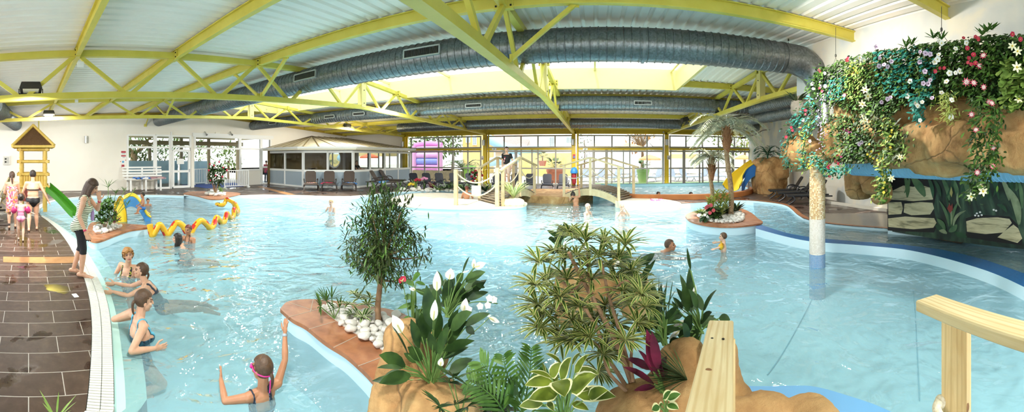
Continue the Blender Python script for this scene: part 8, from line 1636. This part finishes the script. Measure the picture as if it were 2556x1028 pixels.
p = V((-15.75, 20.25, .98 - .52 * 1.75)); person('man in a black T-shirt sitting on an exercise bike behind the pavilion glass', p + V((0, 0, .05)), face(p, 50), 1.75, dict(knL=(-.07, .24, .5), knR=(.07, .24, .44), anL=(-.07, .2, .25), anR=(.07, .22, .2), elL=(-.14, .12, .66), wrL=(-.1, .27, .66), elR=(.14, .12, .66), wrR=(.1, .27, .66)), (0, -5, 0), (H_['short'], 'crop'), [('t_shirt', BLKC, lambda c: (T_(c) & (c['lz'] < .98)) | (((c['nm'] == 'UL') | (c['nm'] == 'UR')) & (c['tt'] < .6)), .014), w_shorts(BLKC)], SK2, 1.05, .02, 1, False)
p = V((XL - 1.6, Yx(663) + 1.3, .1)); person('person in a pink shirt and jeans behind the right entrance pane', p, face(p, 150), 1.75, {}, (0, 0, 0), (H_['short'], 'short'), [('shirt', mat('pink shirt', 'c85a78', .8), lambda c: (T_(c) & (c['lz'] < .98)) | (((c['nm'] == 'UL') | (c['nm'] == 'UR'))), .014), ('jeans', mat('blue jeans', '3a4a66', .8), lambda c: (T_(c) & (c['lz'] < .1)) | np.isin(c['nm'], ['GL', 'GR', 'CL', 'CR']), .012)], SK1, 1, .02, 1, False)
# ---- loungers and bright towel at the left edge
g = make_lounger('', 'loungers at the left edge', BRN, mat('grey mesh seat', '8d8a84', .6), 1.0)
for x, y, ph, w in ((-60, 590, 100, 'dark framed sun lounger cut by the left edge, nearest to the walking women'), (-50, 548, 100, 'dark framed sun lounger at the left edge, behind the nearer one')): p = P(x, y, DZ); place(g, p, face(p, ph), w)
p = P(8, 535, DZ); t = thing('deck_chair', 'deck chair draped with a bright striped towel at the left edge', 'deck chair', p, face(p, 70)); k = MB()
for s in (-1, 1): k.beam((s * .3, -.4, 0), (s * .3, .3, 1.3), .04, .04); k.beam((s * .3, .4, 0), (s * .3, -.3, .5), .04, .04)
k.beam((-.3, .3, 1.3), (.3, .3, 1.3), .04, .04); k.beam((-.3, .2, .25), (.3, .2, .25), .04, .04); k.build('chair_frame', PINE, t, False)
k = MB(); l = curve([(0, -.3, .45), (0, -.05, .5), (0, .1, .85), (0, .3, 1.34), (0, .36, 1.3)], 4); k.strip([V((-.27, q.y, q.z)) for q in l], [V((.27, q.y, q.z)) for q in l]); k.build('striped_towel', m_patch('striped towel', ['c8302c', 'e8c83c', '3a8a4a', 'f0e8e0', 'd8502c', 'f0f0f0'], 6, 3), t, False)
# ================================================================== light
W = bpy.data.worlds.new('daylight'); SC.world = W; W.use_nodes = True; n = NT(W); bg = n.n['Background']
tc = n.new('ShaderNodeTexCoord'); sp = n.new('ShaderNodeSeparateXYZ', {0: tc.outputs['Generated']})
n.l.new(n.ramp(sp.outputs[2], [(.0, 'e8ecec'), (.12, 'f4f8fa'), (.5, 'd3e6f4'), (1, 'b7d6f0')]), bg.inputs[0]); bg.inputs[1].default_value = 2.0
sl = bpy.data.lights.new('sun', 'SUN'); so = bpy.data.objects.new('sun', sl); COL.objects.link(so); sl.energy = 3.4; sl.angle = math.radians(.6); sl.color = (1, .95, .84)
d = V((.18, .3, -1)); so.rotation_euler = d.to_track_quat('-Z', 'Y').to_euler(); so.location = (0, -10, 20)
# lamps near the truss floodlights, then added fill lamps without fittings brightening the hall
spots = [(f.location.x, f.location.y, f.location.z) for f in FL] + [(TX[2], 1.5, 3.55), (TX[2], 11.5, 4.1), (TX[1], 12.5, 4.1), (TX[0], 10.0, 4.2), (TX[1], 5.5, 3.85), (5.2, 12.5, 4.1), (2.6, -1.0, 4.2), (2.4, 5.0, 4.3)]
for i, (x, y, z) in enumerate(spots):
    la = bpy.data.lights.new('floodlight_fill_lamp', 'AREA'); la.shape = 'DISK'; la.size = .45; la.energy = {1: 180, 2: 200, 9: 210, 0: 120, 7: 60, 11: 90, 14: 95, 15: 28}.get(i, 125); la.color = (1, .97, .92); la.spread = math.radians(170)
    lo = bpy.data.objects.new('floodlight_fill_lamp', la); COL.objects.link(lo); lo.location = (x + (.5 if x < -2 else -.5 if x < 2 else 0), y + .02, z - .25); lo.rotation_euler = (0, {1: .95, 2: .8, 9: .95, 0: .5, 14: -.75}.get(i, 0), 0)
la = bpy.data.lights.new('gym_fill_lamp', 'AREA'); la.size = 1.2; la.energy = 60; lo = bpy.data.objects.new('gym_fill_lamp', la); COL.objects.link(lo); lo.location = (-18.3, 21.5, 2.5)  # unseen area lamp added to brighten the pavilion interior
SC.view_settings.exposure = 0.8
SC.cycles.use_denoising = True; SC.cycles.use_adaptive_sampling = True; SC.cycles.adaptive_threshold = .08; SC.cycles.adaptive_min_samples = 12; SC.cycles.max_bounces = 7; SC.cycles.diffuse_bounces = 4; SC.cycles.glossy_bounces = 3; SC.cycles.transparent_max_bounces = 12; SC.cycles.caustics_reflective = False; SC.cycles.caustics_refractive = False; SC.cycles.sample_clamp_indirect = 6
